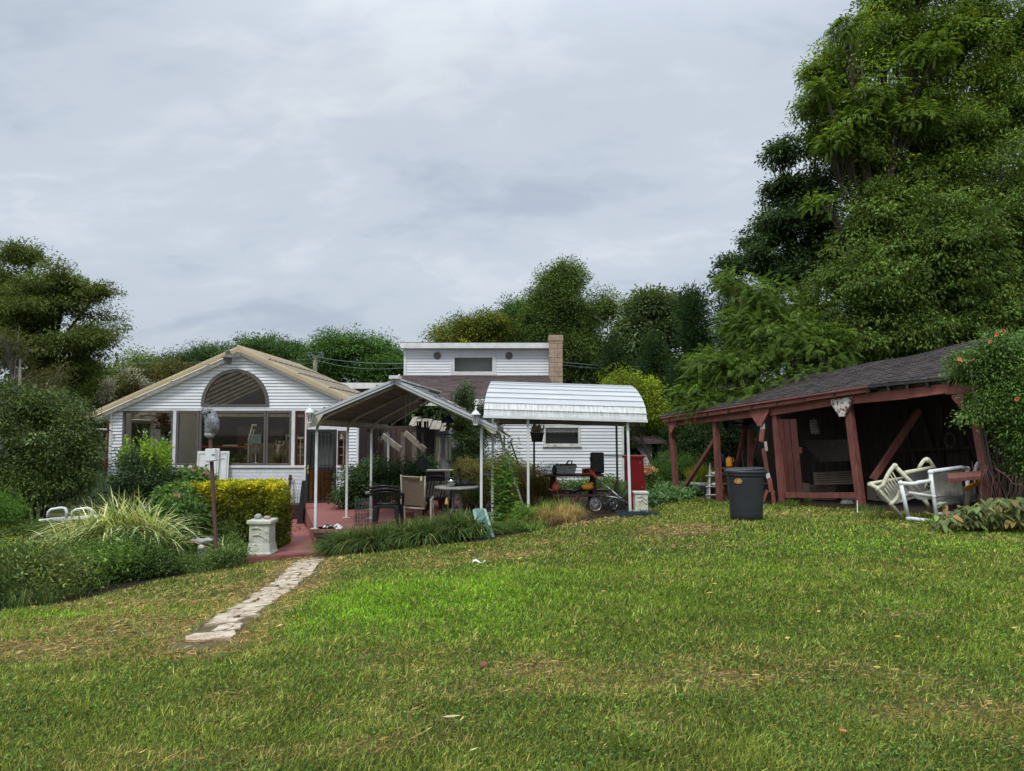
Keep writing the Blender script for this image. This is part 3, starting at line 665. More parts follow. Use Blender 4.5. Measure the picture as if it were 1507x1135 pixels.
def frond_tree(name, label, bl, base, n, L, col, r0, seed, group=None, shell=.6, gap=.6, droop=.55, pairs=9, twigs=260):
    base = Vector(base); base.z = gz(base.x, base.y); root = thing(name, label, 'tree', base, group); B = blobs_px(bl)
    C, d, k = clump_centres(B, n, shell, gap, seed)
    fronds(C, d, L, col, root, pairs=pairs, droop=droop); limbs(root, base, B, C, k, M['bark'], r0, seed, twigs); return root
frond_tree('sumac_tree', 'bright green tree with feathery drooping compound leaves over the far end of the shed roof',
     [(1040, 530, 20.8, 40, 20, 1.1), (1090, 545, 20.5, 60, 34, 1.4), (1140, 500, 20.5, 70, 60, 1.6), (1120, 440, 21, 50, 40, 1.4), (1170, 560, 19.8, 60, 28, 1.2), (1030, 580, 21, 45, 34, 1.2), (1085, 475, 21, 34, 28, 1.1), (1200, 520, 19.8, 60, 50, 1.4), (1085, 590, 20.6, 50, 22, 1), (1080, 420, 21, 30, 26, 1), (1055, 590, 20.2, 46, 18, .8), (1125, 578, 19.3, 52, 18, .8), (1185, 550, 18.9, 40, 18, .7), (1020, 600, 20.8, 26, 16, .6)],
     (bx(1100, 23), 23.2, 0), 11000, .25, (.058, .102, .022), .16, 24, droop=.4, pairs=7)
frond_tree('locust_tree', 'lime-green feathery branches hanging in the middle of the tall ash crown',
     [(1290, 140, 21.6, 50, 26, 1), (1250, 180, 21.6, 40, 30, 1), (1340, 175, 21.4, 50, 24, 1), (1225, 210, 21.8, 26, 22, .8), (1360, 80, 21.4, 50, 30, 1), (1210, 130, 21.8, 20, 26, .7), (1240, 40, 21.8, 30, 26, .8), (1300, 300, 21, 50, 22, 1), (1210, 300, 21.5, 30, 20, .8)],
     (bx(1290, 22), 22.2, 0), 6000, .22, (.074, .124, .022), .14, 25, droop=.4)
tree('yellow_green_tree', 'small yellow-green tree with a thin dark trunk behind the white metal awning',
     [(915, 560, 27, 34, 26, 1.1), (945, 575, 27, 34, 28, 1.2), (965, 605, 26.5, 22, 26, 1), (930, 604, 27, 48, 22, 1.3), (900, 585, 27, 26, 22, 1), (905, 622, 26.5, 22, 12, .7)],
     (bx(962, 26.5), 26.5, 0), 560, 50, .22, .10, (.100, .142, .018), .09, None, seed=26, gap=.5, shell=.35, twigs=200)
# --- shrubs: foliage and stem
def shrub(name, label, bl, n, per, cr, size, col, cat='shrub', group=None, seed=0, stems=7, bark='bark', dz=None, sr=.018, **kw):
    B = blobs_px(bl); cx = float(np.average(B[:, 0])); cy = float(np.average(B[:, 1])); z = gz(cx, cy) if dz is None else dz
    root = thing(name, label, cat, (cx, cy, z), group)
    o, C, k = foliage(B, n, per, cr, size, col, seed=seed, parent=root, name='foliage', spray=.35, **kw)
    mb = MB(); rr = random.Random(seed)
    for i in range(stems):
        e_ = Vector(C[rr.randrange(len(C))]); b = Vector((cx+(e_.x-cx)*.25, cy+(e_.y-cy)*.25, z-.05))
        mb.tube([b, b.lerp(e_, .5)+Vector((0, 0, .1)), e_], [sr, sr*.7, sr*.3], 5)
    mb.build('stem', M[bark], root)
    return root
shrub('holly_shrub', 'huge dense dark evergreen shrub at the left edge beside the sunroom',
      [(40, 640, 18, 75, 60, 1.6), (98, 645, 18, 42, 56, 1.3), (60, 700, 18, 85, 45, 1.5), (-20, 660, 18, 60, 90, 1.6), (114, 692, 18, 32, 38, 1.2), (60, 595, 18.5, 60, 26, 1.3), (20, 590, 18.5, 50, 30, 1.3)],
      1500, 62, .20, .08, (.038, .060, .016), seed=31, m='gloss_leaf', shell=.6, flat=.6, stems=10, sr=.05, cvar=.42, gap=.6)
shrub('crepe_myrtle', 'brown-green bush dotted with white blossom heads left of the sunroom roof',
      [(190, 590, 30, 38, 30, 1.4), (225, 560, 30, 34, 22, 1.3), (170, 610, 30, 40, 26, 1.4), (260, 545, 31, 30, 16, 1.2), (140, 625, 30, 40, 26, 1.4)],
      460, 46, .3, .13, (.060, .062, .026), seed=32, shell=.5, sr=.04)
SH = COL.objects['crepe_myrtle']
nb = 34; Cb = []
for px, py, sp_, q in ((152, 582, 9, 10), (160, 570, 9, 8), (180, 560, 16, 6), (196, 552, 12, 5), (212, 566, 16, 5)):
    for i in range(q): v = at(px+random.gauss(0, sp_*.6), py+random.gauss(0, 5), 28.7+random.gauss(0, .1)); Cb.append(tuple(v))
Cb = np.array(Cb); P = np.repeat(Cb, 60, 0)+rng.normal(size=(len(Cb)*60, 3))*np.array([.09, .09, .11])
leaves('blossom', P, .05+rng.random(len(P))*.04, tints(len(P), (.62, .60, .50), .15), M['petal'], SH, aspect=.8)
shrub('boxwood_shrub', 'dark rounded shrub under the left sunroom window with light green shoots',
      [(215, 700, 15.2, 40, 34, .8), (190, 720, 15.2, 34, 30, .7), (240, 715, 15.4, 28, 28, .6), (205, 672, 15.2, 28, 22, .6)],
      520, 60, .13, .05, (.026, .050, .020), seed=33, m='gloss_leaf', shell=.5)
sb = COL.objects['boxwood_shrub']
P = []; D = []
for i in range(46):
    px = random.uniform(176, 248); b = at(px, random.uniform(676, 700), 15.1+random.uniform(-.3, .4)); h = (.62-.0055*abs(px-207))*random.uniform(.5, 1.15)*1.0
    for j in range(30):
        t = j/29; P.append((b.x+random.gauss(0, .026)+(px-210)*.0009*t, b.y+random.gauss(0, .018), b.z+h*t)); D.append((random.gauss(0, 1), random.gauss(0, 1), .9))
P = np.array(P); leaves('new_shoots', P, .065+rng.random(len(P))*.03, tints(len(P), (.13, .215, .035), .2), M['leaf'], sb, D=np.array(D), aspect=.45)
shrub('hibiscus_shrub', 'broad-leaved shrub with two pink blooms at the end of the golden hedge',
      [(265, 755, 14.2, 28, 30, .5), (283, 705, 15.6, 22, 14, .4), (258, 730, 14.6, 20, 20, .5), (292, 698, 15.8, 16, 9, .35)], 170, 40, .13, .095, (.050, .095, .035), seed=34, aspect=.55, shell=.4)
hb = COL.objects['hibiscus_shrub']
for px, py, Y in ((260, 729, 13.9), (284, 692, 15.4), (303, 696, 15.5), (312, 693, 15.6)):
    v = at(px, py, Y); P = np.repeat(np.array([tuple(v)]), 26, 0)+rng.normal(size=(26, 3))*.012
    leaves('pink_bloom', P, np.full(26, .045), tints(26, (.62, .25, .24), .15), M['petal'], hb, aspect=.8)
# clipped golden hedge: a box of small leaves, bright on top
def hedge():
    root = thing('golden_hedge', 'clipped box hedge with yellow top growth in front of the sunroom wall', 'hedge', G(345, 15.6)); P = []
    a = at(262, 705, 15.6); b = at(415, 708, 15.6); zt = at(300, 711, 15.6).z; z0 = gz(a.x, 15.6)
    n = 78000; x = rng.random(n); y = rng.random(n); z = rng.random(n); f = rng.random(n)
    x = np.where(f < .10, x**.0*(rng.random(n) < .5), x); y = np.where((f >= .10) & (f < .48), rng.random(n)*.11, y); z = np.where((f >= .48) & (f < .74), 1-rng.random(n)*.10, z)
    X = a.x+(b.x-a.x)*x; Yq = 15.0+1.25*y; bul = .09*(fbm(X, Yq*2+z*2, .35, 8, 3)-.5)
    edge = np.minimum(np.minimum(x, 1-x)*2.2, .12)/.12; Z = z0+(zt-z0)*z*(1-.20*(1-edge)**2)+bul*z; Yq = Yq-bul*1.5*(y < .12)
    P = np.stack([X, Yq, Z], 1)+rng.normal(size=(n, 3))*.025
    D = rng.normal(size=(n, 3)); D[:, 2] += .5*(z > .85); D[:, 1] -= .5
    g = np.clip((z-.76)*4.2+rng.normal(size=n)*.28+(fbm(X, Z, .18, 4, 2)-.5)*1.6, 0, 1)[:, None]
    col = np.array([.048, .066, .013])*(1-g)+np.array([.40, .385, .030])*g; pat = (fbm(X, Z, .10, 14, 2)+rng.normal(size=n)*.05 > .55)[:, None]; col = np.where(pat & (g < .4), np.array([.105, .13, .02]), col); col = np.where((pat & (g >= .4)), np.array([.16, .19, .02]), col)
    leaves('foliage', P, .05+rng.random(n)*.025, np.clip(col*np.exp(rng.normal(size=(n, 1))*.22), 0, .8), M['leaf'], root, D=D, aspect=.45)
    m = MB()
    for i in range(9):
        xx = a.x+(b.x-a.x)*(i+.5)/9; m.tube([(xx, 15.6, gz(xx, 15.6)-.05), (xx+random.uniform(-.1, .1), 15.55, z0+.5), (xx+random.uniform(-.2, .2), 15.5, zt-.15)], [.02, .014, .006], 5)
    m.build('stem', M['bark'], root)
hedge()
# round bush by the shed, far left round bush, small leafy things
shrub('round_yew', 'dense rounded evergreen bush at the near corner of the red shed', [(985, 693, 24, 32, 26, .9), (1012, 690, 24, 26, 24, .8), (970, 705, 24, 20, 18, .7)], 330, 60, .14, .055, (.034, .078, .020), seed=36, shell=.75, flat=.9, cvar=.2)
shrub('round_boxwood', 'low bright rounded bush cut by the left edge of the view', [(-8, 745, 13.5, 36, 26, .5), (10, 752, 13.5, 22, 20, .4)], 150, 60, .09, .035, (.05, .105, .022), seed=37, shell=.75, flat=.9)
shrub('leafy_perennial', 'dull green leafy plant between the round bush and the pool ladder', [(40, 778, 13.8, 36, 14, .5), (20, 785, 13.2, 34, 14, .5)], 180, 50, .10, .05, (.055, .085, .028), seed=38)
shrub('japanese_maple', 'low spreading bronze-green maple mound behind the patio', [(700, 692, 20, 42, 24, .9), (745, 690, 20, 40, 26, 1), (780, 705, 20, 34, 26, .9), (670, 705, 19.5, 30, 16, .7), (730, 720, 19.5, 60, 20, .9)], 520, 56, .14, .06, (.085, .085, .032), seed=39, aspect=.4, droop=.6, flat=.45)
mp_ = COL.objects['japanese_maple']
shrub('ivy_column', 'upright vine-covered evergreen column rising between the two awnings', [(684, 585, 22, 17, 25, .4), (684, 610, 22, 20, 28, .45), (690, 640, 22, 30, 34, .6), (692, 680, 22, 30, 40, .6), (715, 600, 22, 14, 14, .3), (725, 625, 22, 14, 26, .35)], 700, 52, .10, .06, (.034, .058, .024), seed=40, m='gloss_leaf', shell=.55, flat=.9, stems=12, sr=.04)
shrub('wall_ivy_shrub', 'dark glossy leafy shrub against the brown boards behind the patio', [(525, 712, 19.6, 26, 34, .5), (555, 705, 19.8, 30, 38, .5), (595, 705, 20, 34, 34, .5), (625, 695, 20.2, 24, 30, .5), (510, 730, 19.5, 16, 18, .4)], 560, 56, .12, .065, (.030, .060, .022), seed=41, m='gloss_leaf', shell=.55)
shrub('wing_weeds', 'leafy weeds growing along the foot of the white sided wing behind the picnic table', [(800, 712, 22.6, 30, 12, .5), (850, 714, 22.6, 34, 9, .5), (895, 712, 22.4, 26, 12, .5), (905, 720, 20.5, 14, 12, .4)], 200, 50, .13, .07, (.055, .10, .03), seed=43, shell=.4, cat='plant')
shrub('dark_creeper', 'dark creeper mass hanging behind the open left bay of the shed', [(1030, 650, 25.5, 30, 40, 1), (1080, 640, 25.5, 50, 40, 1.2), (1022, 640, 26, 20, 20, 1), (1100, 690, 25.5, 40, 50, 1)], 520, 46, .24, .11, (.018, .034, .014), seed=42)
# ================================================================ BUILDINGS
def cut(i0, i1, holes):
    """interval minus a list of intervals"""
    out = [(i0, i1)]
    for a, b in holes:
        nx_ = []
        for p, q in out:
            if b <= p or a >= q: nx_.append((p, q)); continue
            if a > p: nx_.append((p, a))
            if b < q: nx_.append((b, q))
        out = nx_
    return [(p, q) for p, q in out if q-p > .004]
def siding(mb, O, a, nrm, z0, z1, sl, sr, holefn, e=.09, proud=.028):
    """lapped boards: sl/sr(z) are the ends, holefn(z) the openings; O origin, a along, nrm outward"""
    O = Vector(O); a = Vector(a); nrm = Vector(nrm); P = lambda s, z, d: Vector((O.x, O.y, 0))+a*s+nrm*d+Vector((0, 0, z))
    z = z0
    while z < z1-.01:
        t = min(z+e, z1); lip = z+.017
        for (q0, q1) in cut(sl(z), sr(z), holefn((z+t)/2)):
            u0 = sl(t) if abs(q0-sl(z)) < 1e-6 else q0; u1 = sr(t) if abs(q1-sr(z)) < 1e-6 else q1
            if u1-u0 < .01: u0 = u1 = (u0+u1)/2
            w0 = q0+(u0-q0)*.12; w1 = q1+(u1-q1)*.12
            mb.quad(P(w0, lip, proud), P(w1, lip, proud), P(u1, t, .006), P(u0, t, .006))     # board face
            mb.quad(P(w0, lip, .0), P(w1, lip, .0), P(w1, lip, proud), P(w0, lip, proud))      # under-lip
            mb.quad(P(q0, z, 0), P(q1, z, 0), P(w1, lip, 0), P(w0, lip, 0))                    # shaded gap
        z = t
def wallgrid(mb, O, a, nrm, s0, s1, z0, z1, holes, th=.12, off=-.004):
    """solid wall in blocks round its openings (s0,s1,z0,z1), butted end to end"""
    O = Vector(O); a = Vector(a); nrm = Vector(nrm); S = sorted({s0, s1, *[h[0] for h in holes], *[h[1] for h in holes]}); S = [s for s in S if s0 <= s <= s1]
    for p, q in zip(S[:-1], S[1:]):
        m_ = (p+q)/2
        for u, v in cut(z0, z1, [(h[2], h[3]) for h in holes if h[0] < m_ < h[1]]):
            c = [Vector((O.x, O.y, 0))+a*s+nrm*d for s, d in ((p, off), (q, off), (q, off-th), (p, off-th))]
            mb.hexa([k+Vector((0, 0, u)) for k in c]+[k+Vector((0, 0, v)) for k in c])
def frame(mb, x0, x1, y, z0, z1, w=.05, d=.06, sill=0):
    mb.bb(x0, x1, y-d/2, y+d/2, z1-w, z1); mb.bb(x0, x1, y-d/2, y+d/2, z0, z0+w); mb.bb(x0, x0+w, y-d/2, y+d/2, z0+w, z1-w); mb.bb(x1-w, x1, y-d/2, y+d/2, z0+w, z1-w)

# ---------------------------------------------------------------- sunroom
YF, YB = 21.0, 26.8
sx = lambda px: at(px, 640, YF).x
szz = lambda py: at(345, py, YF).z
XL, XR, XP = sx(163), sx(527), sx(353)
ZP = szz(517); ZW = szz(604); SLL = (szz(517)-szz(603))/(XP-XL); SLR = SLL
ZB = szz(748)
S = thing('sunroom', 'low white sided sunroom with tan gable roof, half-round window and black barred door', 'house', (XP, YF, ZB))
rl = lambda z: XP-(ZP-z)/SLL
rr_ = lambda z: min(XP+(ZP-z)/SLR, XR)
wins = [(sx(181), sx(255), szz(685), szz(605)), (sx(260), sx(293), szz(685), szz(605)), (sx(294), sx(391.5), szz(685), szz(605)), (sx(392), sx(429), szz(685), szz(605)),
        (sx(435), sx(449), szz(685), szz(605)), (sx(452), sx(496), szz(741), szz(632)), (sx(497.5), sx(509), szz(685), szz(634))]
LCX, LCZ, LRX, LRZ = sx(345.5), szz(595.5), (sx(394)-sx(297))/2, szz(545)-szz(595.5)
def lun(z):
    if z < LCZ or z > LCZ+LRZ: return []
    w = LRX*math.sqrt(max(0, 1-((z-LCZ)/LRZ)**2)); return [(LCX-w, LCX+w)]
mb = MB(); O = (0, YF, 0)
siding(mb, O, (1, 0, 0), (0, -1, 0), szz(602), ZP-.02, rl, rr_, lun)                    # gable
low = lambda z: [(h[0], h[1]) for h in wins if h[2] < z < h[3]]
siding(mb, O, (1, 0, 0), (0, -1, 0), szz(748), szz(605), lambda z: XL, lambda z: sx(180), lambda z: [])
siding(mb, O, (1, 0, 0), (0, -1, 0), szz(745), szz(605), lambda z: sx(510), lambda z: sx(526), lambda z: [])
mb.build('siding', M['siding'], S)
mb = MB(); wallgrid(mb, O, (1, 0, 0), (0, -1, 0), XL, XR, ZB, szz(603), wins)
n = 60                                                                              # gable backing in strips, cut by the half-round window
for i in range(n):
    p = XL+.1+(XR-XL-.1)*i/n; q = XL+.1+(XR-XL-.1)*(i+1)/n
    top = lambda x: min(ZP-(XP-x)*SLL, ZP-(x-XP)*SLR) if x < XP or True else 0
    tp, tq = ZP-abs(XP-p)*SLL-.03, ZP-abs(XP-q)*SLL-.03; zb = szz(602)
    def lz(x): return LCZ+LRZ*math.sqrt(max(0, 1-((x-LCX)/LRX)**2)) if abs(x-LCX) < LRX else None
    m_ = (p+q)/2; segs = []
    if abs(m_-LCX) < LRX: segs = [(zb, LCZ-.0, zb, LCZ-.0), (lz(p) or LCZ, tp, lz(q) or LCZ, tq)]
    else: segs = [(zb, tp, zb, tq)]
    for a0, a1, b0, b1 in segs:
        if a1-a0 < .01: continue
        mb.hexa([(p, YF+.006, a0), (q, YF+.006, b0), (q, YF+.12, b0), (p, YF+.12, a0), (p, YF+.006, a1), (q, YF+.006, b1), (q, YF+.12, b1), (p, YF+.12, a1)])
Ok = (XL, 0, 0); lw = [(21.9, 23.3, .2, 1.9), (23.7, 25.1, .2, 1.9)]
wallgrid(mb, (XL, 0, 0), (0, 1, 0), (-1, 0, 0), YF+.13, YB, ZB, szz(606), lw)
mb.bb(XL, XR, YB, YB+.12, ZB, 2.2); mb.prism([(XL+.1, YB+.006, 2.2), (XR-.1, YB+.006, 2.2), (XR-.1, YB+.006, 2.45), (XP, YB+.006, ZP-.05), (XL+.15, YB+.006, 2.2)], (0, .1, 0))
mb.build('wall', M['brickwhite'], S)
mb = MB(); wallgrid(mb, (XR-.01, 0, 0), (0, 1, 0), (1, 0, 0), YF+.13, YB, ZB, 2.35, [(22.4, 24.4, .3, 1.8)]); mb.build('side_wall', M['darkwood'], S)
mb = MB()                                                                          # painted block courses of the low wall
for h0, h1 in ((sx(180), sx(451)), (sx(497), sx(510))):
    mb = MB()
    z = ZB; k = 0
    while z < szz(689):
        t = min(z+.095, szz(688)); x = h0-(k % 2)*.12
        while x < h1: p, q = max(x, h0), min(x+.235, h1); x += .24; (q-p > .02) and mb.bb(p, q, YF-.014, YF+.0, z, t-.006)
        z += .1; k += 1
    mb.build('block_course', M['brickwhite'], S)
mb = MB()
mb.bb(sx(178), sx(451.3), YF-.06, YF+.004, szz(688.4), szz(685.2)); mb.bb(sx(496), sx(510), YF-.06, YF+.004, szz(688.4), szz(685.2))
mb.bb(XL-.01, XR, YF-.045, YF+.0, szz(604.8), szz(602.2)); mb.bb(sx(255.2), sx(259.8), YF-.05, YF+.02, szz(685), szz(605)); mb.bb(sx(429.4), sx(434.6), YF-.05, YF+.02, szz(685), szz(605))
mb.bb(sx(449.2), sx(451.6), YF-.05, YF+.02, szz(745), szz(605)); mb.bb(sx(496.3), sx(497.6), YF-.05, YF+.02, szz(745), szz(633)); mb.bb(XL-.03, XL+.05, YF-.04, YF+.05, ZB, szz(607)); mb.bb(sx(525), sx(528), YF-.04, YF+.05, szz(745), szz(632))
mb.build('white_trim', M['white'], S, bev=.006)
for i, (a, b, c_, d_) in enumerate(wins):
    if i in (5,): continue
    g_ = 'darkred' if i in (4, 6) else 'bronze'
    mb = MB(); frame(mb, a+.003, b-.003, YF+.0, c_+.003, d_-.003, .055 if i not in (4, 6) else .03, .07)
    w = mb.build('window_frame', M[g_], S, bev=.005)
    mb = MB(); mb.bb(a+.03, b-.03, YF+.005, YF+.011, c_+.03, d_-.03); mb.build('pane', M['glass'], w)
# half-round window
mb = MB(); N_ = 28; arc = [(LCX+LRX*math.cos(PI*i/N_), LCZ+LRZ*math.sin(PI*i/N_)) for i in range(N_+1)]
for (x0, z0), (x1, z1) in zip(arc[:-1], arc[1:]):
    i0 = (LCX+(x0-LCX)*.93, LCZ+(z0-LCZ)*.93); i1 = (LCX+(x1-LCX)*.93, LCZ+(z1-LCZ)*.93); o0 = (LCX+(x0-LCX)*1.035, LCZ+(z0-LCZ)*1.035); o1 = (LCX+(x1-LCX)*1.035, LCZ+(z1-LCZ)*1.035)
    mb.hexa([(i0[0], YF-.05, i0[1]), (o0[0], YF-.05, o0[1]), (o0[0], YF+.05, o0[1]), (i0[0], YF+.05, i0[1]), (i1[0], YF-.05, i1[1]), (o1[0], YF-.05, o1[1]), (o1[0], YF+.05, o1[1]), (i1[0], YF+.05, i1[1])])
mb.bb(LCX-LRX*1.035, LCX+LRX*1.035, YF-.055, YF+.055, LCZ-.05, LCZ-.001)
w = mb.build('half_round_window', M['bronze'], S, bev=.004)
mb = MB(); mb.prism([(x, YF+.003, z) for x, z in arc], (0, .006, 0)); mb.build('pane', M['glass'], w)
# roof: corrugated tan sheets with a thick layered edge, brown underside, cream rafters
def slope(mb, side, y0, y1, over, lift, th, xe=None):
    e_ = (XL-over if side < 0 else XR+.12) if xe is None else xe; L = abs(e_-XP); k = int((y1-y0)/.085)
    up_ = lambda x, y, h: Vector((x, y, ZP+.06-abs(x-XP)*SLL+lift+h))
    for i in range(k):                                      # ribs run down the slope
        ya = y0+(y1-y0)*i/k; yb = y0+(y1-y0)*(i+1)/k; ym = (ya+yb)/2
        for p, q, hp, hq in ((ya, ym, 0, .022), (ym, yb, .022, 0)):
            mb.quad(up_(XP, p, hp), up_(e_, p, hp), up_(e_, q, hq), up_(XP, q, hq), smooth=True)
    if th < .1: mb.quad(up_(XP, y0, -th), up_(XP, y1, -th), up_(e_, y1, -th), up_(e_, y0, -th))
    mb.quad(up_(XP, y0, 0), up_(XP, y0, -th), up_(e_, y0, -th), up_(e_, y0, 0)); mb.quad(up_(XP, y1, 0), up_(XP, y1, -th), up_(e_, y1, -th), up_(e_, y1, 0)); mb.quad(up_(e_, y0, 0), up_(e_, y0, -th), up_(e_, y1, -th), up_(e_, y1, 0))
mb = MB(); slope(mb, -1, YF-.28, YB+.1, .62, .05, .14); slope(mb, 1, YF-.28, YB+.1, 0, .05, .14)
for k in range(3):
    for sgn, xe_ in ((-1, XL-.62), (1, XR+.1)): mb.beam((XP, YF-.295, ZP+.085-.048*k), (xe_, YF-.295, ZP+.085-.048*k-abs(xe_-XP)*SLL), .03, .022)
mb.tube([(XP, YF-.29, ZP+.115), (XP, YB+.1, ZP+.115)], .035, 8)
M['tanpanel'] = M['tanroof'].copy(); _t = M['tanpanel'].node_tree; _p = _t.nodes['Principled BSDF']; _o = _t.nodes['Material Output']
_tr = _t.nodes.new('ShaderNodeBsdfTranslucent'); _tr.inputs[0].default_value = (1, .9, .7, 1); _mx = _t.nodes.new('ShaderNodeMixShader'); _mx.inputs[0].default_value = .68
_t.links.new(_p.outputs[0], _mx.inputs[1]); _t.links.new(_tr.outputs[0], _mx.inputs[2]); _t.links.new(_mx.outputs[0], _o.inputs[0])
rf = mb.build('roof', M['tanpanel'], S)
mb = MB()
for k in range(1, 4):                                       # sheet overlaps
    for sgn in (-1, 1):
        L = (XP-XL+.6) if sgn < 0 else (XR+.1-XP); x = XP+sgn*L*k/4; z = ZP+.135-abs(x-XP)*SLL; mb.beam((x, YF-.28, z), (x, YB+.08, z), .05, .012)
        for j in range(12): mb.lathe((x+.02*sgn, YF-.2+j*.5, z), [(.018, 0), (.018, .02), (.004, .028)], 6)
mb.build('sheet_lap', M['bronze'], rf)
mb = MB(); e0 = XL-.6
for (x, sgn) in ((e0, -1), (XR+.1, 1)):
    a = Vector((XP, YF-.22, ZP-.065)); b = Vector((x, YF-.22, ZP-.065-abs(x-XP)*SLL)); mb.beam(a, b, .04, .05); mb.beam(a+Vector((0, .17, -.035)), b+Vector((0, .17, -.035)), .03, .045)
mb.beam((e0-.03, YF-.3, ZP-.05-(XP-e0)*SLL), (e0-.03, YB, ZP-.05-(XP-e0)*SLL), .1, .1)
zs = ZP-(XP-XL)*SLL
mb.prism([(e0+.03, YF-.012, zs-.16-.12), (XL-.0, YF-.012, zs-.16-.12), (XL, YF-.012, zs-.04), (e0+.03, YF-.012, zs-.24)], (0, .04, 0)); mb.bb(e0+.03, XL-.002, YF+.03, YB, zs-.30, zs-.275)
mb.tube([(e0-.02, YF-.28, zs-.34), (e0-.02, YF-.26, zs-.46), (e0+.12, YF-.2, zs-.55), (XL-.08, YF-.06, zs-.57)], .035, 8)
mb.build('gutter', M['white'], S)
mb = MB(); mb.tube([(XL-.10, YF+.0, zs-.32), (XL-.12, YF+.0, ZB)], .035, 8); mb.build('downspout', M['darkred'], S)
mb = MB(); y = YF+.13
while y < YB:                                               # brown ceiling boards with open gaps under the light-passing panels
    for x in (XL+.13, XR-.13): mb.beam((XP, y+.19, ZP-.09), (x, y+.19, ZP-.09-abs(x-XP)*SLL), .24, .02, up=(0, 0, 1))
    y += .62
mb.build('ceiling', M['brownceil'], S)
mb = MB(); y = YF+.4
while y < YB:
    for x in (XL+.14, XR-.14): mb.beam((XP, y, ZP-.145), (x, y, ZP-.145-abs(x-XP)*SLL), .07, .085)
    y += .62
mb.beam((XP, YF+.14, ZP-.2), (XP, YB, ZP-.2), .06, .14); mb.build('rafter', M['rafter'], S)
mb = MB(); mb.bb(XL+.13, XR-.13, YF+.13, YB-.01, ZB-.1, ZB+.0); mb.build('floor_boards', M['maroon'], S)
mb = MB()                                                                           # inner lining, door to the house, shelves
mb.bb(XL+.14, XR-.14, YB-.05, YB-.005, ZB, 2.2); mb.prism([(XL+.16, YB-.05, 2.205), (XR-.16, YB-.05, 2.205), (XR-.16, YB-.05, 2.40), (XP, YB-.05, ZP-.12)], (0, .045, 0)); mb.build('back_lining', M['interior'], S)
mb = MB(); frame(mb, sx(330), sx(352), YB-.08, .1, 1.4, .05, .03); mb.build('inner_window', M['rafter'], S); mb = MB(); frame(mb, sx(420)+1.0, sx(440)+1.1, YB-.08, -.3, 1.5, .06, .03); mb.build('inner_door_frame', M['rafter'], S)
mb = MB(); a, b, c_, d_ = wins[5]
for i in range(9): x = a+.05+(b-a-.1)*i/9; mb.quad((x, YF+.22+.03*(i % 2), szz(688)), (x+(b-a-.1)/9, YF+.22+.03*((i+1) % 2), szz(688)), (x+(b-a-.1)/9, YF+.22+.03*((i+1) % 2), d_-.1), (x, YF+.22+.03*(i % 2), d_-.1), smooth=True)
mb.build('door_curtain', M['greywall'], S)
for (x_, w__, h0_, h1_, m_) in ((sx(300), .5, -.3, 1.6, 'brownceil'), (sx(322), .35, .2, 1.2, 'greywall'), (sx(360), .25, -.5, 1.9, 'darkwood'), (sx(380), .6, .9, 1.3, 'rafter'), (sx(415), .5, 1.2, 1.75, 'teal'), (sx(240), .9, -.5, 1.7, 'brownceil')):
    mb = MB(); mb.bb(x_, x_+w__, YB-.12, YB-.055, h0_, h1_); mb.build('wall_panel', M[m_], S)
for y_ in (22.4, 24.2):
    mb = MB(); mb.beam((XL+.15, y_, 2.06), (XR-.15, y_, 2.02), .07, .06); mb.build('tie_beam', M['rafter'], S)
# door with bars
a, b, c_, d_ = wins[5]; y = YF-.03
dr = MB(); frame(dr, a+.004, b-.004, y, c_+.0, d_-.004, .075, .09); dr.bb(a+.08, b-.08, y-.02, y+.02, szz(692), szz(687)); D_ = dr.build('door', M['black'], S, bev=.006)
m2 = MB(); k = 7
for i in range(k): x = a+.10+(b-a-.2)*i/(k-1); m2.tube([(x, y-.03, c_+.07), (x, y-.03, d_-.07)], .009, 6)
for z in (c_+.16, szz(694), szz(685), d_-.16): m2.beam((a+.08, y-.03, z), (b-.08, y-.03, z), .018, .018)
for i in range(k-1): x = a+.10+(b-a-.2)*(i+.5)/(k-1); m2.tube([(x+.04*math.cos(t*PI/6), y-.035, szz(649)+.04*math.sin(t*PI/6)) for t in range(12)], .006, 5, close=True)
m2.build('security_bar', M['black'], D_)
m2 = MB(); m2.bb(a+.07, b-.07, y+.03, y+.036, c_+.07, d_-.07); m2.build('pane', M['glass'], D_)
m2 = MB(); m2.ball((a+.06, y-.07, szz(690)), .03); m2.bb(a+.035, a+.085, y-.055, y-.045, szz(697), szz(684)); m2.build('handle', M['gold'], D_)
# small red-framed side lights: muntins
for i in (4, 6):
    a, b, c_, d_ = wins[i]; mb = MB(); mb.bb(a+.03, b-.03, YF+.03, YF+.05, szz(646), szz(643)); mb.bb((a+b)/2-.01+.04*(i == 6), (a+b)/2+.012+.04*(i == 6), YF+.03, YF+.05, c_+.03, szz(646))
    for py in (658, 670): mb.bb(a+.03, b-.03, YF+.032, YF+.048, szz(py)-.01, szz(py)+.01)
    mb.build('muntin', M['cream'], S)
def text(s, loc, size, m, parent, name='number', rx=PI/2, rz=0, ext=.006):
    cu = bpy.data.curves.new(name, 'FONT'); cu.body = s; cu.size = size; cu.extrude = ext; cu.align_x = 'CENTER'; cu.align_y = 'CENTER'
    o = bpy.data.objects.new(name, cu); COL.objects.link(o); dg = bpy.context.evaluated_depsgraph_get(); me = bpy.data.meshes.new_from_object(o.evaluated_get(dg)); COL.objects.unlink(o); bpy.data.objects.remove(o)
    q = bpy.data.objects.new(name, me); COL.objects.link(q); me.materials.clear(); me.materials.append(m); q.parent = parent; q.location = Vector(loc)-ORG[parent]; q.rotation_euler = (rx, 0, rz); ORG[q] = ORG[parent]; return q
text('3', (sx(503), YF-.045, szz(643)), .17, M['rafter'], S, 'house_number')
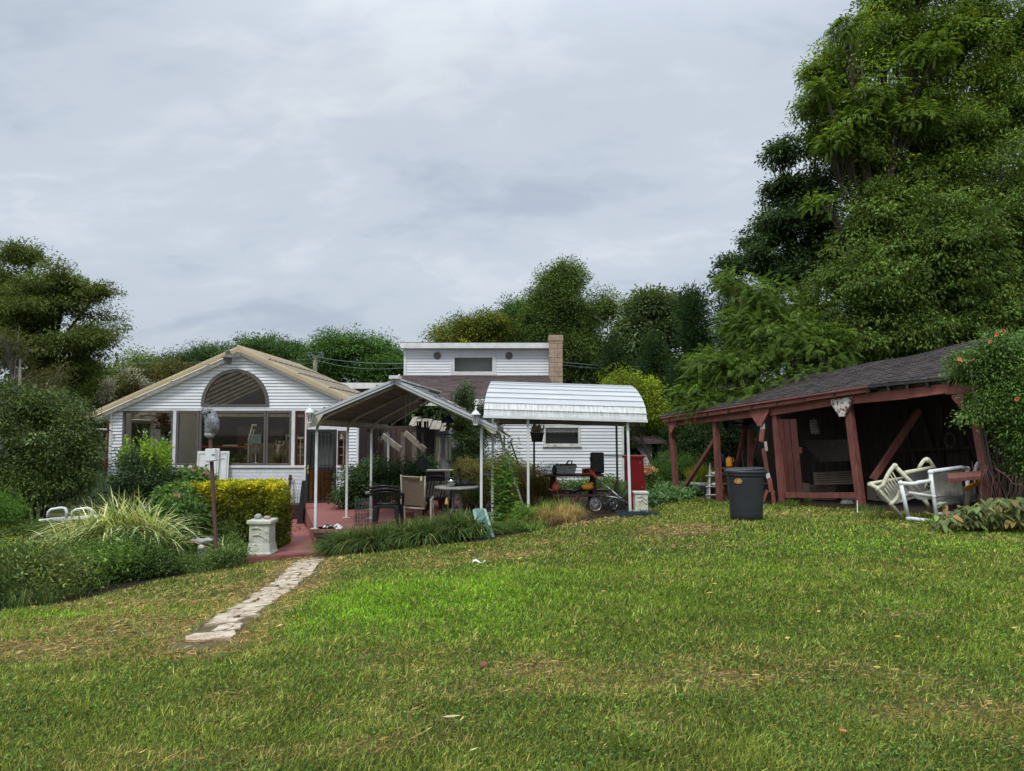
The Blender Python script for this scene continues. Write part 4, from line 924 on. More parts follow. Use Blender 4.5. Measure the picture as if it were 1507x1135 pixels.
# gable lantern
LX, LZ = sx(342), szz(531); mb = MB(); mb.bb(LX-.05, LX+.17, YF-.1, YF-.02, szz(526), szz(518))
w = mb.build('lamp_bracket', M['white'], S, bev=.01)
mb = MB(); mb.lathe((LX, YF-.46, LZ-.14), [(.10, 0), (.13, .17), (.19, .175), (.18, .20), (.08, .27), (.075, .36), (.03, .40)], 4, smooth=False); mb.beam((LX, YF-.46, LZ+.14), (LX+.03, YF-.08, LZ+.14), .03, .03); mb.build('lantern', M['bronze'], w)

# ---------------------------------------------------------------- things seen inside the sunroom
def inside(px, py, Y): return at(px, py, Y)
t = thing('pendant_lamp', 'cream dome lamp hanging inside the left sunroom window', 'lamp', inside(215, 612, 22)); v = inside(215, 612, 22)
mb = MB(); mb.lathe(v, [(.19, 0), (.185, .05), (.13, .13), (.05, .18), (.02, .19)], 20); mb.build('lamp_shade', M['rafter'], t)
mb = MB(); mb.tube([v+Vector((0, 0, .18)), v+Vector((0, 0, .42))], .008, 6); mb.build('cord', M['black'], t)
v = inside(242, 618, 21.6); P = np.array([tuple(v)])+rng.normal(size=(420, 3))*np.array([.12, .1, .16]); o = thing('dried_flower_bundle', 'hanging bundle of faded dried flowers beside the cream dome lamp', 'dried flowers', v); leaves('foliage', P, .07+rng.random(420)*.05, tints(420, (.20, .12, .09), .45), M['petal'], o, aspect=.5); mb = MB(); mb.tube([v, v+Vector((0, 0, .45))], .006, 5); mb.build('cord', M['black'], o)
v = inside(395, 683, 22.6); 
for px, dx in ((372, 0),):
    p0 = inside(366, 690, 21.8); mb = MB(); mb.tube([p0+Vector((0, 0, -.4)), inside(366, 646, 21.8), inside(371, 630, 21.8), inside(371, 626, 21.8), inside(378, 626, 21.8)], .03, 8)
    mb.tube([inside(369.5, 700, 21.85), inside(369.5, 648, 21.85), inside(374.5, 632, 21.85)], .018, 8)
    o = mb.build('stove_pipe', M['rafter'], org=p0); tag(o, 'cream pipe with a bend rising behind the large sunroom window', 'pipe')
v = inside(376, 662, 22.0); t = thing('electric_fan', 'round desk fan standing behind the large sunroom window', 'fan', v-Vector((0, 0, .42)))
mb = MB()
for r in (.11, .075, .04): mb.tube([v+Vector((r*math.cos(k*PI/10), 0, r*math.sin(k*PI/10))) for k in range(20)], .006, 5, close=True)
for k in range(12): mb.tube([v+Vector((0, -.01, 0)), v+Vector((.11*math.cos(k*PI/6), 0, .11*math.sin(k*PI/6)))], .003, 4)
mb.build('grille', M['white'], t); mb = MB(); mb.lathe(v-Vector((0, -.03, .42)), [(.1, 0), (.09, .02), (.015, .04), (.015, .32)], 12); mb.build('stand', M['white'], t)
v = inside(375, 646, 22.4); mb = MB(); mb.bb(v.x-.19, v.x+.19, v.y, v.y+.02, v.z-.14, v.z+.14); o = mb.build('blue_banner', M['teal'], org=v); tag(o, 'pale blue-green hanging picture above the desk fan', 'picture')
tb = thing('potting_bench', 'wooden bench carrying trays behind the large sunroom window', 'bench', inside(335, 700, 22.6)); v = inside(335, 657, 22.6)
mb = MB(); mb.bb(v.x-.85, v.x+.85, v.y-.3, v.y+.3, v.z-.03, v.z); mb.build('bench_top', M['terracotta'], tb)
for sx_ in (-.8, .8):
    for sy_ in (-.27, .27): mb = MB(); mb.beam((v.x+sx_, v.y+sy_, ZB), (v.x+sx_, v.y+sy_, v.z-.03), .05, .05); mb.build('leg', M['darkwood'], tb)
mb = MB(); mb.bb(v.x-.05, v.x+.32, v.y-.28, v.y-.05, v.z+.002, v.z+.05); o = mb.build('seed_tray', M['rafter'], org=v); tag(o, 'pale tray lying on the bench inside the sunroom', 'tray')
for i, (px, py, Y) in enumerate(((325, 683, 22.1), (345, 684, 22.0), (410, 676, 22.2), (352, 676, 22.3))):
    v = inside(px, py, Y); tt = thing('potted_plant', ['leafy pot plant low behind the large sunroom window beside the white boards', 'second leafy pot plant just left of the cream pipe', 'pot plant behind the narrow sunroom window right of the desk fan', 'tallest pot plant behind the bench inside the sunroom'][i], 'pot plant', v-Vector((0, 0, .15)), 'pot plants inside the sunroom')
    mb = MB(); mb.lathe(v-Vector((0, 0, .15)), [(.06, 0), (.085, .12), (.09, .14), (.075, .14)], 12); mb.build('pot', M['terracotta'], tt)
    P = np.array([tuple(v+Vector((0, 0, .06)))])+rng.normal(size=(160, 3))*.07; leaves('foliage', P, .06+rng.random(160)*.04, tints(160, (.07, .11, .04)), M['leaf'], tt)
v = inside(410, 655, 22.6); t = thing('dancer_figurine', 'cream figurine with raised arms behind the narrow sunroom window', 'figurine', inside(411, 684, 22.6)); mb = MB()
b0 = inside(411, 683, 22.6); mb.tube([b0, b0+Vector((0, 0, .2)), b0+Vector((-.05, 0, .38)), b0+Vector((-.02, 0, .55)), b0+Vector((0, 0, .60))], [.05, .045, .055, .05, .025], 10); mb.ball(b0+Vector((0, 0, .66)), .05); mb.tube([b0+Vector((-.02, 0, .53)), b0+Vector((-.13, 0, .60)), b0+Vector((-.09, 0, .74))], [.025, .02, .012], 8); mb.tube([b0+Vector((0, 0, .53)), b0+Vector((.12, 0, .58)), b0+Vector((.10, 0, .72))], [.025, .02, .012], 8)
mb.build('body', M['rafter'], t)
mb = MB(); v = inside(404, 668, 23.3)
for r in range(9):
    for c in range(6): mb.bb(v.x-.95+c*.32+(r % 2)*.1, v.x-.95+c*.32+.3+(r % 2)*.1, 23.3, 23.42, ZB+r*.2, ZB+r*.2+.185)
o = mb.build('block_screen', M['cement'], org=v); tag(o, 'low wall of pale blocks inside the sunroom behind the figurine', 'block wall')
v = inside(475, 700, 22.2); t = thing('wooden_dresser', 'orange-brown wooden dresser behind the barred door', 'dresser', (v.x, v.y, ZB)); mb = MB(); mb.bb(v.x-.42, v.x+.38, v.y, v.y+.4, ZB+.02, ZB+1.05); M['orangewood'] = mat('orange_brown_wood', (.34, .13, .045), (.22, .08, .03), rough=.5, scale=4, stretch=(1, 1, 5)); mb.build('carcass', M['orangewood'], t, bev=.01)
for k in range(3): mb = MB(); mb.bb(v.x-.38, v.x+.34, v.y-.02, v.y-.001, ZB+.1+k*.32, ZB+.38+k*.32); d0 = mb.build('drawer', M['orangewood'], t, bev=.006); mb = MB(); mb.ball((v.x, v.y-.035, ZB+.24+k*.32), .018, 8, 6); mb.build('handle', M['gold'], d0)

# leaning white boards against the sunroom wall
for i, (p0, p1, py0, lab) in enumerate(((294, 313, 664, 'white board leaning under the sunroom window, hidden partly by the owl pole'), (310, 327, 660, 'middle and tallest white board leaning under the large sunroom window'), (326, 340.5, 664, 'white panelled board leaning under the sunroom window, farthest from the owl pole'))):
    z1 = szz(py0); a = sx(p0)+.0; b = sx(p1); y = YF-.16-.05*(i == 1)
    t = thing('leaning_board', lab, 'board', ((a+b)/2, y, ZB), 'white boards against the sunroom'); mb = MB(); mb.hexa([(a, y-.12, ZB-.1), (b, y-.12, ZB-.1), (b, y-.09, ZB-.1), (a, y-.09, ZB-.1), (a, y+.04, z1), (b, y+.04, z1), (b, y+.07, z1), (a, y+.07, z1)]); mb.build('panel', M['white'], t, bev=.004)
    mb = MB(); dz = z1-ZB+.1
    f = lambda x, z, o: (x, y-.12+.16*(z-ZB+.1)/dz-o, z)
    zz = [ZB+.05, z1-.06]
    for xx in (a+.05, b-.05): mb.beam(f(xx, zz[0], .006), f(xx, zz[1], .006), .03, .012, up=(1, 0, 0))
    mb.beam(f(a+.05, zz[1], .007), f(b-.05, zz[1], .007), .012, .03); mb.build('moulding', M['dirtywhite'], t)

# ---------------------------------------------------------------- main house
Hh = thing('main_house', 'larger white sided house behind with flat-topped clerestory, round vents and block chimney', 'house', (0, 25, -.3))
YU = 30.0; ux = lambda px: at(px, 640, YU).x; uz = lambda py: at(700, py, YU).z
uw = (ux(666), ux(727), uz(549.5), uz(524)); mb = MB()
siding(mb, (0, YU, 0), (1, 0, 0), (0, -1, 0), uz(553), uz(514.5), lambda z: ux(595), lambda z: ux(808.5), lambda z: [(uw[0], uw[1])] if uw[2] < z < uw[3] else [], e=.115)
mb.build('siding', M['siding'], Hh)
mb = MB(); wallgrid(mb, (0, YU, 0), (1, 0, 0), (0, -1, 0), ux(594), ux(809), uz(560), uz(514), [uw]); mb.bb(ux(594), ux(594)+.12, YU+.14, YU+4, uz(560), uz(514)); mb.bb(ux(809)-.12, ux(809), YU+.14, YU+4, uz(560), uz(514)); mb.bb(ux(594)+.13, ux(809)-.13, YU+.8, YU+.84, uz(560), uz(514)); mb.build('upper_wall', M['siding'], Hh)
mb = MB(); frame(mb, uw[0], uw[1], YU-.01, uw[2], uw[3], .07, .08); mb.bb(uw[0]-.1, uw[1]+.1, YU-.05, YU-.001, uw[2]-.08, uw[2]-.003); mb.bb(uw[0]-.08, uw[0]-.003, YU-.04, YU-.001, uw[2], uw[3]+.06); mb.bb(uw[1]+.003, uw[1]+.08, YU-.04, YU-.001, uw[2], uw[3]+.06); mb.bb(ux(593.5), ux(597), YU-.05, YU-.001, uz(553), uz(514.5))
w = mb.build('upper_window', M['white'], Hh); mb = MB(); mb.bb(uw[0]+.07, uw[1]-.07, YU, YU+.008, uw[2]+.07, uw[3]-.07); mb.build('pane', M['glass'], w)
for px in (643.7, 749): v = at(px, 523.5, YU); mb = MB(); mb.lathe((v.x, YU-.022, v.z), [(.155, 0), (.155, .03), (.13, .045), (.001, .05)], 8, axis=(0, -1, 0), smooth=False); mb.build('round_vent', M['bronze'], Hh)
mb = MB(); mb.bb(ux(590), ux(808.8), YU-.38, YU+4.2, uz(514), uz(506.6)); mb.build('flat_roof', M['white'], Hh, bev=.01)
mb = MB(); mb.bb(ux(590)+.02, ux(808), YU-.36, YU+4.2, uz(506.5), uz(505.4)); mb.build('roof_edging', M['bronze'], Hh)
ZE = at(700, 592, 24.6).z; x0, x1 = ux(590)-.05, at(809, 640, 29).x
mb = MB(); 
def rsh(u, v, h=0): return Vector((x0-.1*(1-v)+(x1-x0+.05)*u, 24.6+(YU-.02-24.6)*v, ZE+(uz(552.6)-ZE)*v+h))
for k in range(26):
    v0, v1 = k/26, (k+1)/26; nn = 14; rj = [random.uniform(0, .02) for _ in range(nn)]
    for i in range(nn):
        a_, b_ = i/nn, (i+1)/nn; h = .012+rj[i]; mb.quad(rsh(a_, v0, h), rsh(b_, v0, h), rsh(b_, v1, .001), rsh(a_, v1, .001)); mb.quad(rsh(a_, v0, -.004), rsh(b_, v0, -.004), rsh(b_, v0, h), rsh(a_, v0, h))
mb.sheet(lambda u, v: Vector((x0-.1*(1-v)+(x1-x0+.05)*u, 24.6+(YU-.02-24.6)*v, ZE-.12+(uz(552.6)-ZE)*v)), 1, 1)
mb.build('shingle_roof', M['shinglebrown'], Hh)
mb = MB(); mb.bb(x0-.1, x1, 24.5, 24.6, ZE-.12, ZE+.0); mb.beam((x0-.12, 24.6, ZE-.02), (x0-.02, YU, uz(552.6)-.02), .05, .14); mb.beam((x0-.12, YU-.01, uz(553.5)), (x1, YU-.06, uz(553.5)), .02, .05); mb.build('eave_board', M['dirtywhite'], Hh)
# chimney of split-face blocks
cx0, cx1 = at(808.5, 600, 29.3).x, at(828.5, 600, 29.3).x; mb = MB(); z = -.3; k = 0; zt = at(818, 494, 29.3).z
while z < zt-.01:
    h = .19; t_ = min(z+h, zt); xs_ = [cx0, cx0+(cx1-cx0)*(.62 if k % 2 else .38), cx1]
    for p, q in zip(xs_[:-1], xs_[1:]): j = random.uniform(0, .012); mb.bb(p+.004, q-.004, 29.3-j, 29.86, z+.004, t_-.004)
    z = t_; k += 1
mb.bb(cx0-.02, cx1+.02, 29.27, 29.9, zt-.21, zt+.02); mb.bb(cx0+.02, cx1-.02, 29.32, 29.84, -.3, zt-.01)
mb.build('chimney', M['cement'], Hh, bev=.008)
# right-hand wing: sided wall under the second awning
YW = 24.0; wx = lambda px: at(px, 640, YW).x; wz = lambda py: at(830, py, YW).z
ww = (wx(803), wx(851), wz(653), wz(630)); mb = MB()
siding(mb, (0, YW, 0), (1, 0, 0), (0, -1, 0), wz(722), wz(604), lambda z: -.9, lambda z: wx(915), lambda z: [(ww[0], ww[1])] if ww[2] < z < ww[3] else [], e=.105)
siding(mb, (wx(917), 0, 0), (0, 1, 0), (1, 0, 0), wz(722), wz(604), lambda z: YW+.02, lambda z: YW+5, lambda z: [], e=.105)
mb.build('wing_siding', M['siding'], Hh)
mb = MB(); wallgrid(mb, (0, YW, 0), (1, 0, 0), (0, -1, 0), -1.0, wx(916.5), wz(724), wz(604), [ww]); mb.bb(wx(917)-.14, wx(917)-.006, YW+.14, YW+5, wz(724), wz(604)); mb.bb(-1, wx(916), YW+1.1, YW+1.14, wz(724), wz(604)); mb.build('wing_wall', M['siding'], Hh)
mb = MB(); frame(mb, ww[0]-.06, ww[1]+.06, YW-.03, ww[2]-.06, ww[3]+.06, .055, .05); mb.bb(ww[0]-.1, ww[1]+.1, YW-.08, YW-.001, ww[2]-.11, ww[2]-.062)
w = mb.build('wing_window', M['dirtywhite'], Hh, bev=.004); mb = MB(); mb.bb(ww[0], ww[1], YW, YW+.008, ww[2], ww[3]); mb.build('pane', M['glass'], w)
mb = MB(); k = 14
for i in range(k): a = ww[0]+(ww[1]-ww[0])*i/k; b = ww[0]+(ww[1]-ww[0])*(i+1)/k; mb.quad((a, YW+.05, ww[3]), (b, YW+.07, ww[3]), (b, YW+.07, ww[3]-.12-.03*(i % 2)), (a, YW+.05, ww[3]-.12-.03*((i+1) % 2)), smooth=True)
mb.build('valance', M['paper'], w)
mb = MB(); mb.bb(wx(914.6), wx(918), YW-.05, YW-.003, wz(724), wz(604)); mb.build('corner_trim', M['white'], Hh, bev=.004)
mb = MB(); mb.bb(-1.1, wx(924), YW-.3, YW+5.2, wz(604), wz(599)); mb.build('wing_roof', M['bronze'], Hh)
# brown board range behind the patio, with cream battens and grey panels
YP = 23.4; qx = lambda px: at(px, 640, YP).x; qz = lambda py: at(600, py, YP).z
M['palepanel'] = mat('dull_pale_panel', (.17, .15, .125), (.11, .095, .08), rough=.7, scale=3)
An = thing('board_lean_to', 'low brown boarded lean-to with pale panels behind the patio', 'lean-to', (qx(590), YP, -.9)); mb = MB()
x = qx(529)
while x < qx(646): w_ = random.uniform(.14, .2); mb.bb(x, x+w_-.01, YP-random.uniform(0, .02), YP+.03, -.95, qz(628)); x += w_
mb.bb(qx(528), qx(646), YP+.035, YP+.1, -.95, qz(627)); mb.build('board_wall', M['darkwood'], An)
for px0, px1 in ((537, 548), (565, 574), (590, 597), (607, 614), (620, 628)):
    mb = MB(); mb.bb(qx(px0), qx(px1), YP-.05, YP-.022, -.6, qz(636)); mb.build('pale_panel', M['palepanel'], An)
mb = MB()
for i in range(9): x = qx(641)+i*.11; mb.bb(x, x+.10, YP-.28-.01*(i % 2), YP-.24, -.9, qz(633))
mb.build('grey_panel', M['greywall'], An); mb = MB(); mb.bb(qx(646), qx(648), YP-.34, YP-.3, -.9, qz(625)); mb.build('post', M['cream'], An)
mb = MB(); mb.bb(at(503, 570, 26.9).x, at(592, 570, 26.9).x, 26.9, 29.5, at(560, 572, 26.9).z, at(560, 563.5, 26.9).z); mb.build('flat_roof', M['white'], An)
mb = MB(); mb.bb(at(505, 570, 26.9).x, at(592, 570, 26.9).x, 26.98, 29.4, at(560, 595, 26.9).z-1, at(560, 572, 26.9).z-.004); mb.build('fascia', M['maroon'], An)
# white metal patio cover left-over pieces beyond the first canopy
mb = MB()
for i in range(7): a = at(606+i*7.4, 600, 23).x; dz_ = -.03*i+.02*(i % 2); mb.hexa([(a, 22.4, 1.72+dz_), (a+.15, 22.4, 1.72+dz_), (a+.15, 23.3, 1.98+dz_), (a, 23.3, 1.98+dz_), (a, 22.4, 1.74+dz_), (a+.15, 22.4, 1.74+dz_), (a+.15, 23.3, 2.0+dz_), (a, 23.3, 2.0+dz_)])
M['dulltan'] = mat('dull_tan_metal', (.30, .265, .21), (.17, .145, .11), rough=.6, scale=6); mb.build('metal_cover', M['dulltan'], An)
mb = MB()
for i in range(4): a = at(697+i*9.5, 600, 24.2).x; mb.box((a+.1, 24.35, at(700, 597, 24.2).z), (.19, .03, .5), rx=-.5)
mb.build('cover_sheet', M['dirtywhite'], An)
for (p0, y0, p1, y1, Y_) in ((563, 641, 590, 662, 21.9), (596, 637, 626, 663, 22.1)):
    a = at(p0, y0, Y_); b = at(p1, y1, Y_-.4); mb = MB(); mb.beam(a, b, .05, .16); o = mb.build('awning_arm', M['dulltan'], org=a)
    tag(o, ['cream awning arm slanting down in front of the boards, nearer the sunroom', 'cream awning arm slanting down behind the dark wind chimes'][p0 > 580], 'awning arm')
# small outbuilding beyond the red cabinet
YO = 34.0; ox = lambda px: at(px, 640, YO).x; oz = lambda py: at(940, py, YO).z
Ob = thing('garage', 'small white sided outbuilding with plum shingles and dark cut-corner doorway', 'outbuilding', (ox(940), YO, -.4))
hole = lambda z: [(ox(905), ox(945)-max(0, (z-oz(668))*1.0))] if z < oz(655) else []
mb = MB(); siding(mb, (0, YO, 0), (1, 0, 0), (0, -1, 0), oz(716), oz(649), lambda z: ox(890), lambda z: ox(959), hole, e=.15, proud=.03); siding(mb, (ox(959), 0, 0), (0, 1, 0), (1, 0, 0), oz(716), oz(649), lambda z: YO+.02, lambda z: YO+5, lambda z: [], e=.15); mb.build('siding', M['siding'], Ob)
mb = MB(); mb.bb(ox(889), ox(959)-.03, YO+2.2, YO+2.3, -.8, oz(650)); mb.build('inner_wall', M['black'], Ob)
mb = MB(); P_ = [(ox(944.5), oz(716)), (ox(944.5), oz(668)), (ox(934), oz(656)), (ox(905), oz(656))]
for (xa, za), (xb, zb) in zip(P_[:-1], P_[1:]): mb.beam((xa, YO-.05, za), (xb, YO-.05, zb), .05, .09, up=(0, 1, 0))
mb.build('door_trim', M['white'], Ob)
mb = MB(); e0, e1, zr, ze = ox(885), ox(979), oz(634), oz(649)
rg = (ox(905), ox(955), YO+2.6)
mb.sheet(lambda u, v: Vector((e0+(e1-e0)*u, YO-.4, ze)).lerp(Vector((rg[0]+(rg[1]-rg[0])*u, rg[2], zr+.25)), v), 1, 1, e1-e0, 3); mb.quad((e1, YO-.4, ze), (e1, YO+5.6, ze), (rg[1], rg[2], zr+.25)); mb.quad((e0, YO-.4, ze), (e0, YO+5.6, ze), (rg[0], rg[2], zr+.25)); mb.quad((e0, YO+5.6, ze), (e1, YO+5.6, ze), (rg[1], rg[2], zr+.25), (rg[0], rg[2], zr+.25))
mb.build('roof', M['shinglefar'], Ob)
mb = MB(); mb.bb(e0, e1, YO-.42, YO-.36, ze-.12, ze); mb.bb(e1-.05, e1, YO-.35, YO+5.5, ze-.12, ze-.01); mb.build('fascia', M['bronze'], Ob)

# ---------------------------------------------------------------- utility pole and wires
YT = 36; v = at(464, 525, YT); t = thing('utility_pole', 'wooden utility pole with tangled service wires behind the sunroom roof', 'utility pole', (v.x, YT, gz(v.x, YT)))
mb = MB(); mb.tube([(v.x, YT, gz(v.x, YT)-.2), (v.x, YT, v.z+.05)], [.13, .1], 10); mb.build('pole', M['palebark'], t)
def wire(p, q, sag, r=.011, n=16): return [p.lerp(q, i/n)-Vector((0, 0, sag*4*(i/n)*(1-i/n))) for i in range(n+1)], r
M['wire'] = mat('weathered_cable', (.16, .22, .20), (.10, .14, .13), rough=.5)
for (a, b, sg, rad, lab) in ((v+Vector((0, 0, -.1)), at(360, 531, 35.5), .05, .011, None), (at(360, 531, 35.5), at(-60, 532, 34), .12, .014, 'upper green wire crossing the trees left of the sunroom'), (v+Vector((0, 0, -.3)), at(-60, 541, 33), .2, .012, 'lower green wire crossing the trees left of the sunroom'), (v, at(600, 535, 31), .12, .014, 'upper service wire running from the pole to the clerestory'), (v+Vector((0, 0, -.15)), at(600, 541, 31), .22, .012, 'looping lower service wire between the pole and the clerestory'), (at(826, 533, 31), at(1010, 537, 40), .15, .016, 'upper wire passing behind the chimney'), (at(826, 537, 31), at(1010, 540, 40), .2, .014, 'lower wire passing behind the chimney')):
    if lab is None:
        mb = MB(); mb.tube(wire(a, b, sg)[0], rad, 5)
        for i in range(5): mb.tube([v+Vector((-.35+.17*i, -.1, .12+.1*math.sin(i*2))), v+Vector((-.2+.15*i, -.1, -.15)), v+Vector((.1*i, -.1, .05))], .02, 5)
        for k in range(2): mb.tube([v+Vector((.3*math.cos(a_*PI/8)*(1+k*.6), -.12, .12+.09*math.sin(a_*PI/8))) for a_ in range(16)], .012, 5, close=True)
        mb.build('service_wire', M['wire'], t)
    else:
        mb = MB(); mb.tube(wire(a, b, sg)[0], rad, 5); o = mb.build('overhead_wire', M['wire'], org=a); tag(o, lab, 'wire')
# ================================================================ DECK AND CANOPIES
ZD, ZL = -.47, -.85                      # upper and lower deck surfaces
# corners of the upper deck follow the canopy line
ca, cb = Vector((at(467, 780, 15.45).x, 15.45, ZD)), Vector((at(446, 742, 20.6).x, 20.75, ZD))
Dk = thing('patio_deck', 'dark red wooden patio deck raised under the first canopy', 'deck', (-2.5, 17, -.9))
def planks(mb, poly, z, w, ang, seed, th=.03):
    """boards laid side by side inside a four-cornered deck, along y or x"""
    rr = random.Random(seed); (ax, ay), (bx_, by), (cx, cy), (dx, dy) = poly    # near-left, near-right, far-right, far-left
    n = int(max(abs(by-cy), abs(ay-dy))/w) if ang == 'x' else int(max(abs(ax-bx_), abs(cx-dx))/w)
    for i in range(n):
        t0, t1 = i/n, (i+1)/n-.006/(w*1.0)*1/n*1.2; jz = rr.uniform(-.004, .004)
        if ang == 'x':
            p = [(ax+(dx-ax)*t0, ay+(dy-ay)*t0), (bx_+(cx-bx_)*t0, by+(cy-by)*t0), (bx_+(cx-bx_)*t1, by+(cy-by)*t1), (ax+(dx-ax)*t1, ay+(dy-ay)*t1)]
        else:
            p = [(ax+(bx_-ax)*t0, ay+(by-ay)*t0), (ax+(bx_-ax)*t1, ay+(by-ay)*t1), (dx+(cx-dx)*t1, dy+(cy-dy)*t1), (dx+(cx-dx)*t0, dy+(cy-dy)*t0)]
        mb.hexa([(x, y, z-th+jz) for x, y in p]+[(x, y, z+jz) for x, y in p])
mb = MB(); planks(mb, [(ca.x, 15.45), (-.1, 15.45), (0.2, 23.2), (cb.x, 20.85)], ZD, .14, 'x', 1); mb.build('decking', M['deckred'], Dk, bev=.003)
mb = MB(); mb.beam((ca.x-.03, 15.43, ZD-.2), (cb.x-.03, 20.85, ZD-.2), .04, .42); mb.bb(ca.x, -.1, 15.38, 15.42, ZD-.36, ZD-.03); mb.build('fascia_board', M['deckred'], Dk, bev=.004)
mb = MB()
for x, y in ((ca.x+.06, 15.5), (-2, 15.5), (-.2, 15.5)): mb.bb(x-.05, x+.05, y-.05, y+.05, -1.1, ZD-.04)
mb.build('post', M['maroon'], Dk)
# lower ramp deck
a, b = gp(372, 824), gp(466, 806); LD = thing('lower_deck', 'lower red plank walk leading from the stone path up to the barred door', 'deck', (a.x, 15, -1.0))
na, nb_ = Vector((at(364, 822, 14.3).x, 14.3)), Vector((ca.x-.07, 14.75))
na = (at(366, 822, 14.35).x, 14.35); nb_ = (at(473, 806, 14.9).x, 14.95); fb = (ca.x-.06+.3, 20.4); fa = (at(398, 760, 18.5).x, 20.4)
mb = MB(); planks(mb, [na, nb_, (cb.x-.07, 20.6), (at(420, 745, 20.6).x, 20.6)], ZL, .14, 'x', 2); mb.build('decking', M['deckred'], LD, bev=.003)
mb = MB(); mb.beam((na[0], na[1]-.03, ZL-.08), (nb_[0], nb_[1]-.03, ZL-.08), .035, .15); mb.beam((na[0]-.03, na[1], ZL-.08), (at(420, 745, 20.6).x-.03, 20.6, ZL-.08), .035, .15); mb.build('fascia_board', M['deckred'], LD, bev=.004)
mb = MB(); mb.bb(at(416, 742, 20.7).x, at(450, 742, 20.7).x, 20.35, 20.95, ZL+.02, ZD+.0); mb.build('door_step', M['maroon'], LD)
# fallen leaves on the lower deck
P = np.array([(at(400, 765, 17.5).x+random.gauss(0, .25), 17.8+random.gauss(0, .5), ZL+.012+random.random()*.02) for _ in range(420)]); o = leaves('fallen_leaves', P, .05+rng.random(420)*.03, tints(420, (.32, .16, .06), .3), M['petal'], D=rng.normal(size=(420, 3))*np.array([1, 1, .15]), aspect=.6, org=(P[0][0], P[0][1], ZL)); tag(o, 'drift of brown fallen leaves on the lower red deck', 'fallen leaves', kind='stuff')
# black gate post by the door with rail
v = at(447, 705, 19.4); t = thing('gate_post', 'dark slanting gate panel standing at the edge of the red deck by the barred door', 'gate', (v.x, 19.4, ZL))
mb = MB(); zt = at(447, 707, 19.4).z; mb.hexa([(v.x-.14, 19.3, ZL), (v.x+.02, 19.3, ZL), (v.x+.02, 19.5, ZL), (v.x-.14, 19.5, ZL), (v.x-.02, 19.3, zt), (v.x+.06, 19.3, zt-.02), (v.x+.06, 19.5, zt-.02), (v.x-.02, 19.5, zt)]); mb.build('panel', M['black'], t, bev=.01)
# broom pole and tomato cage by the wall
a = at(424, 742, 20.7); b = at(427.5, 699, 20.85); mb = MB(); mb.beam(a, b, .07, .05); mb.bb(b.x-.045, b.x+.045, 20.8, 20.9, b.z-.14, b.z-.08); o = mb.build('leaning_post', M['maroon'], org=a); tag(o, 'short dark post leaning on the white block wall left of the barred door', 'post')
t = thing('wire_cage', 'tall wire plant cage standing against the white block wall', 'plant cage', at(438, 743, 20.6)); c = at(438, 743, 20.6); mb = MB(); zt = at(438, 713, 20.6).z
for k in range(10): a_ = 2*PI*k/10; mb.tube([(c.x+.13*math.cos(a_), 20.6+.13*math.sin(a_), c.z), (c.x+.15*math.cos(a_), 20.6+.15*math.sin(a_), zt)], .004, 4)
for k in range(7): z = c.z+(zt-c.z)*(k+1)/7; mb.tube([(c.x+.145*math.cos(q*PI/8), 20.6+.145*math.sin(q*PI/8), z) for q in range(16)], .004, 4, close=True)
mb.build('wire_mesh', M['silver'], t)

# ---------------------------------------------------------------- first canopy: low gable carport of white sheet on posts
CA = thing('gable_canopy', 'white gable carport with brown underside covering the patio furniture', 'canopy', (-2.3, 15.5, ZD))
def cpt(u, y, h=0):                    # u: -1 left eave .. 0 ridge .. 1 right eave ; the canopy is skewed slightly to the right with depth
    t = (y-15.5)/6.0; xl = -4.22+.72*t; xr = -.33+.25*t; xm = -2.42+.40*t
    zl = 1.80-.10*t; zr = 1.60-.05*t; zm = 2.575
    if u < 0: return Vector((xm+(xl-xm)*-u, y, zm+(zl-zm)*-u+h))
    return Vector((xm+(xr-xm)*u, y, zm+(zr-zm)*u+h))
y0, y1 = 15.3, 20.9
mb = MB()
for sgn in (-1, 1):
    yr = y1 if sgn < 0 else 17.9; n = 9
    for i in range(n):                 # sheets run front to back, stepping down the slope
        ua, ub = sgn*i/n, sgn*(i+1)/n
        for (p, q, hp, hq) in ((ua, ua+sgn*.02, .05, .05), (ua+sgn*.02, ub, .025, .025)):
            mb.hexa([cpt(p, y0, hp-.02), cpt(q, y0, hq-.02), cpt(q, yr, hq-.02), cpt(p, yr, hp-.02), cpt(p, y0, hp), cpt(q, y0, hq), cpt(q, yr, hq), cpt(p, yr, hp)])
mb.build('roof', M['underside'], CA)
mb = MB()
for sgn in (-1, 1):
    for (h, w, yy) in ((.045, .05, y0-.03), (-.015, .045, y0-.012)): mb.beam(cpt(0, yy, h), cpt(sgn*1.01, yy, h), .035, w)
    yr = y1 if sgn < 0 else 17.9; mb.beam(cpt(sgn*1.0, y0, .02), cpt(sgn*1.0, yr, .02), .03, .09)
    n = 9
    for i in range(n+1): mb.beam(cpt(sgn*i/n, y0, .065), cpt(sgn*i/n, yr, .065), .03, .03)
    for i in range(n): mb.hexa([cpt(sgn*i/n, y0, .027), cpt(sgn*(i+1)/n, y0, .027), cpt(sgn*(i+1)/n, yr, .027), cpt(sgn*i/n, yr, .027), cpt(sgn*i/n, y0, .034), cpt(sgn*(i+1)/n, y0, .034), cpt(sgn*(i+1)/n, yr, .034), cpt(sgn*i/n, yr, .034)])
mb.build('roof_sheet', M['awning'], CA)
mb = MB(); mb.box(cpt(0, y0+.02, .10), (.22, .3, .07)); mb.beam(cpt(0, y0, .075), cpt(0, y1, .075), .14, .03); mb.build('ridge_cap', M['dirtywhite'], CA, bev=.005)
mb = MB()
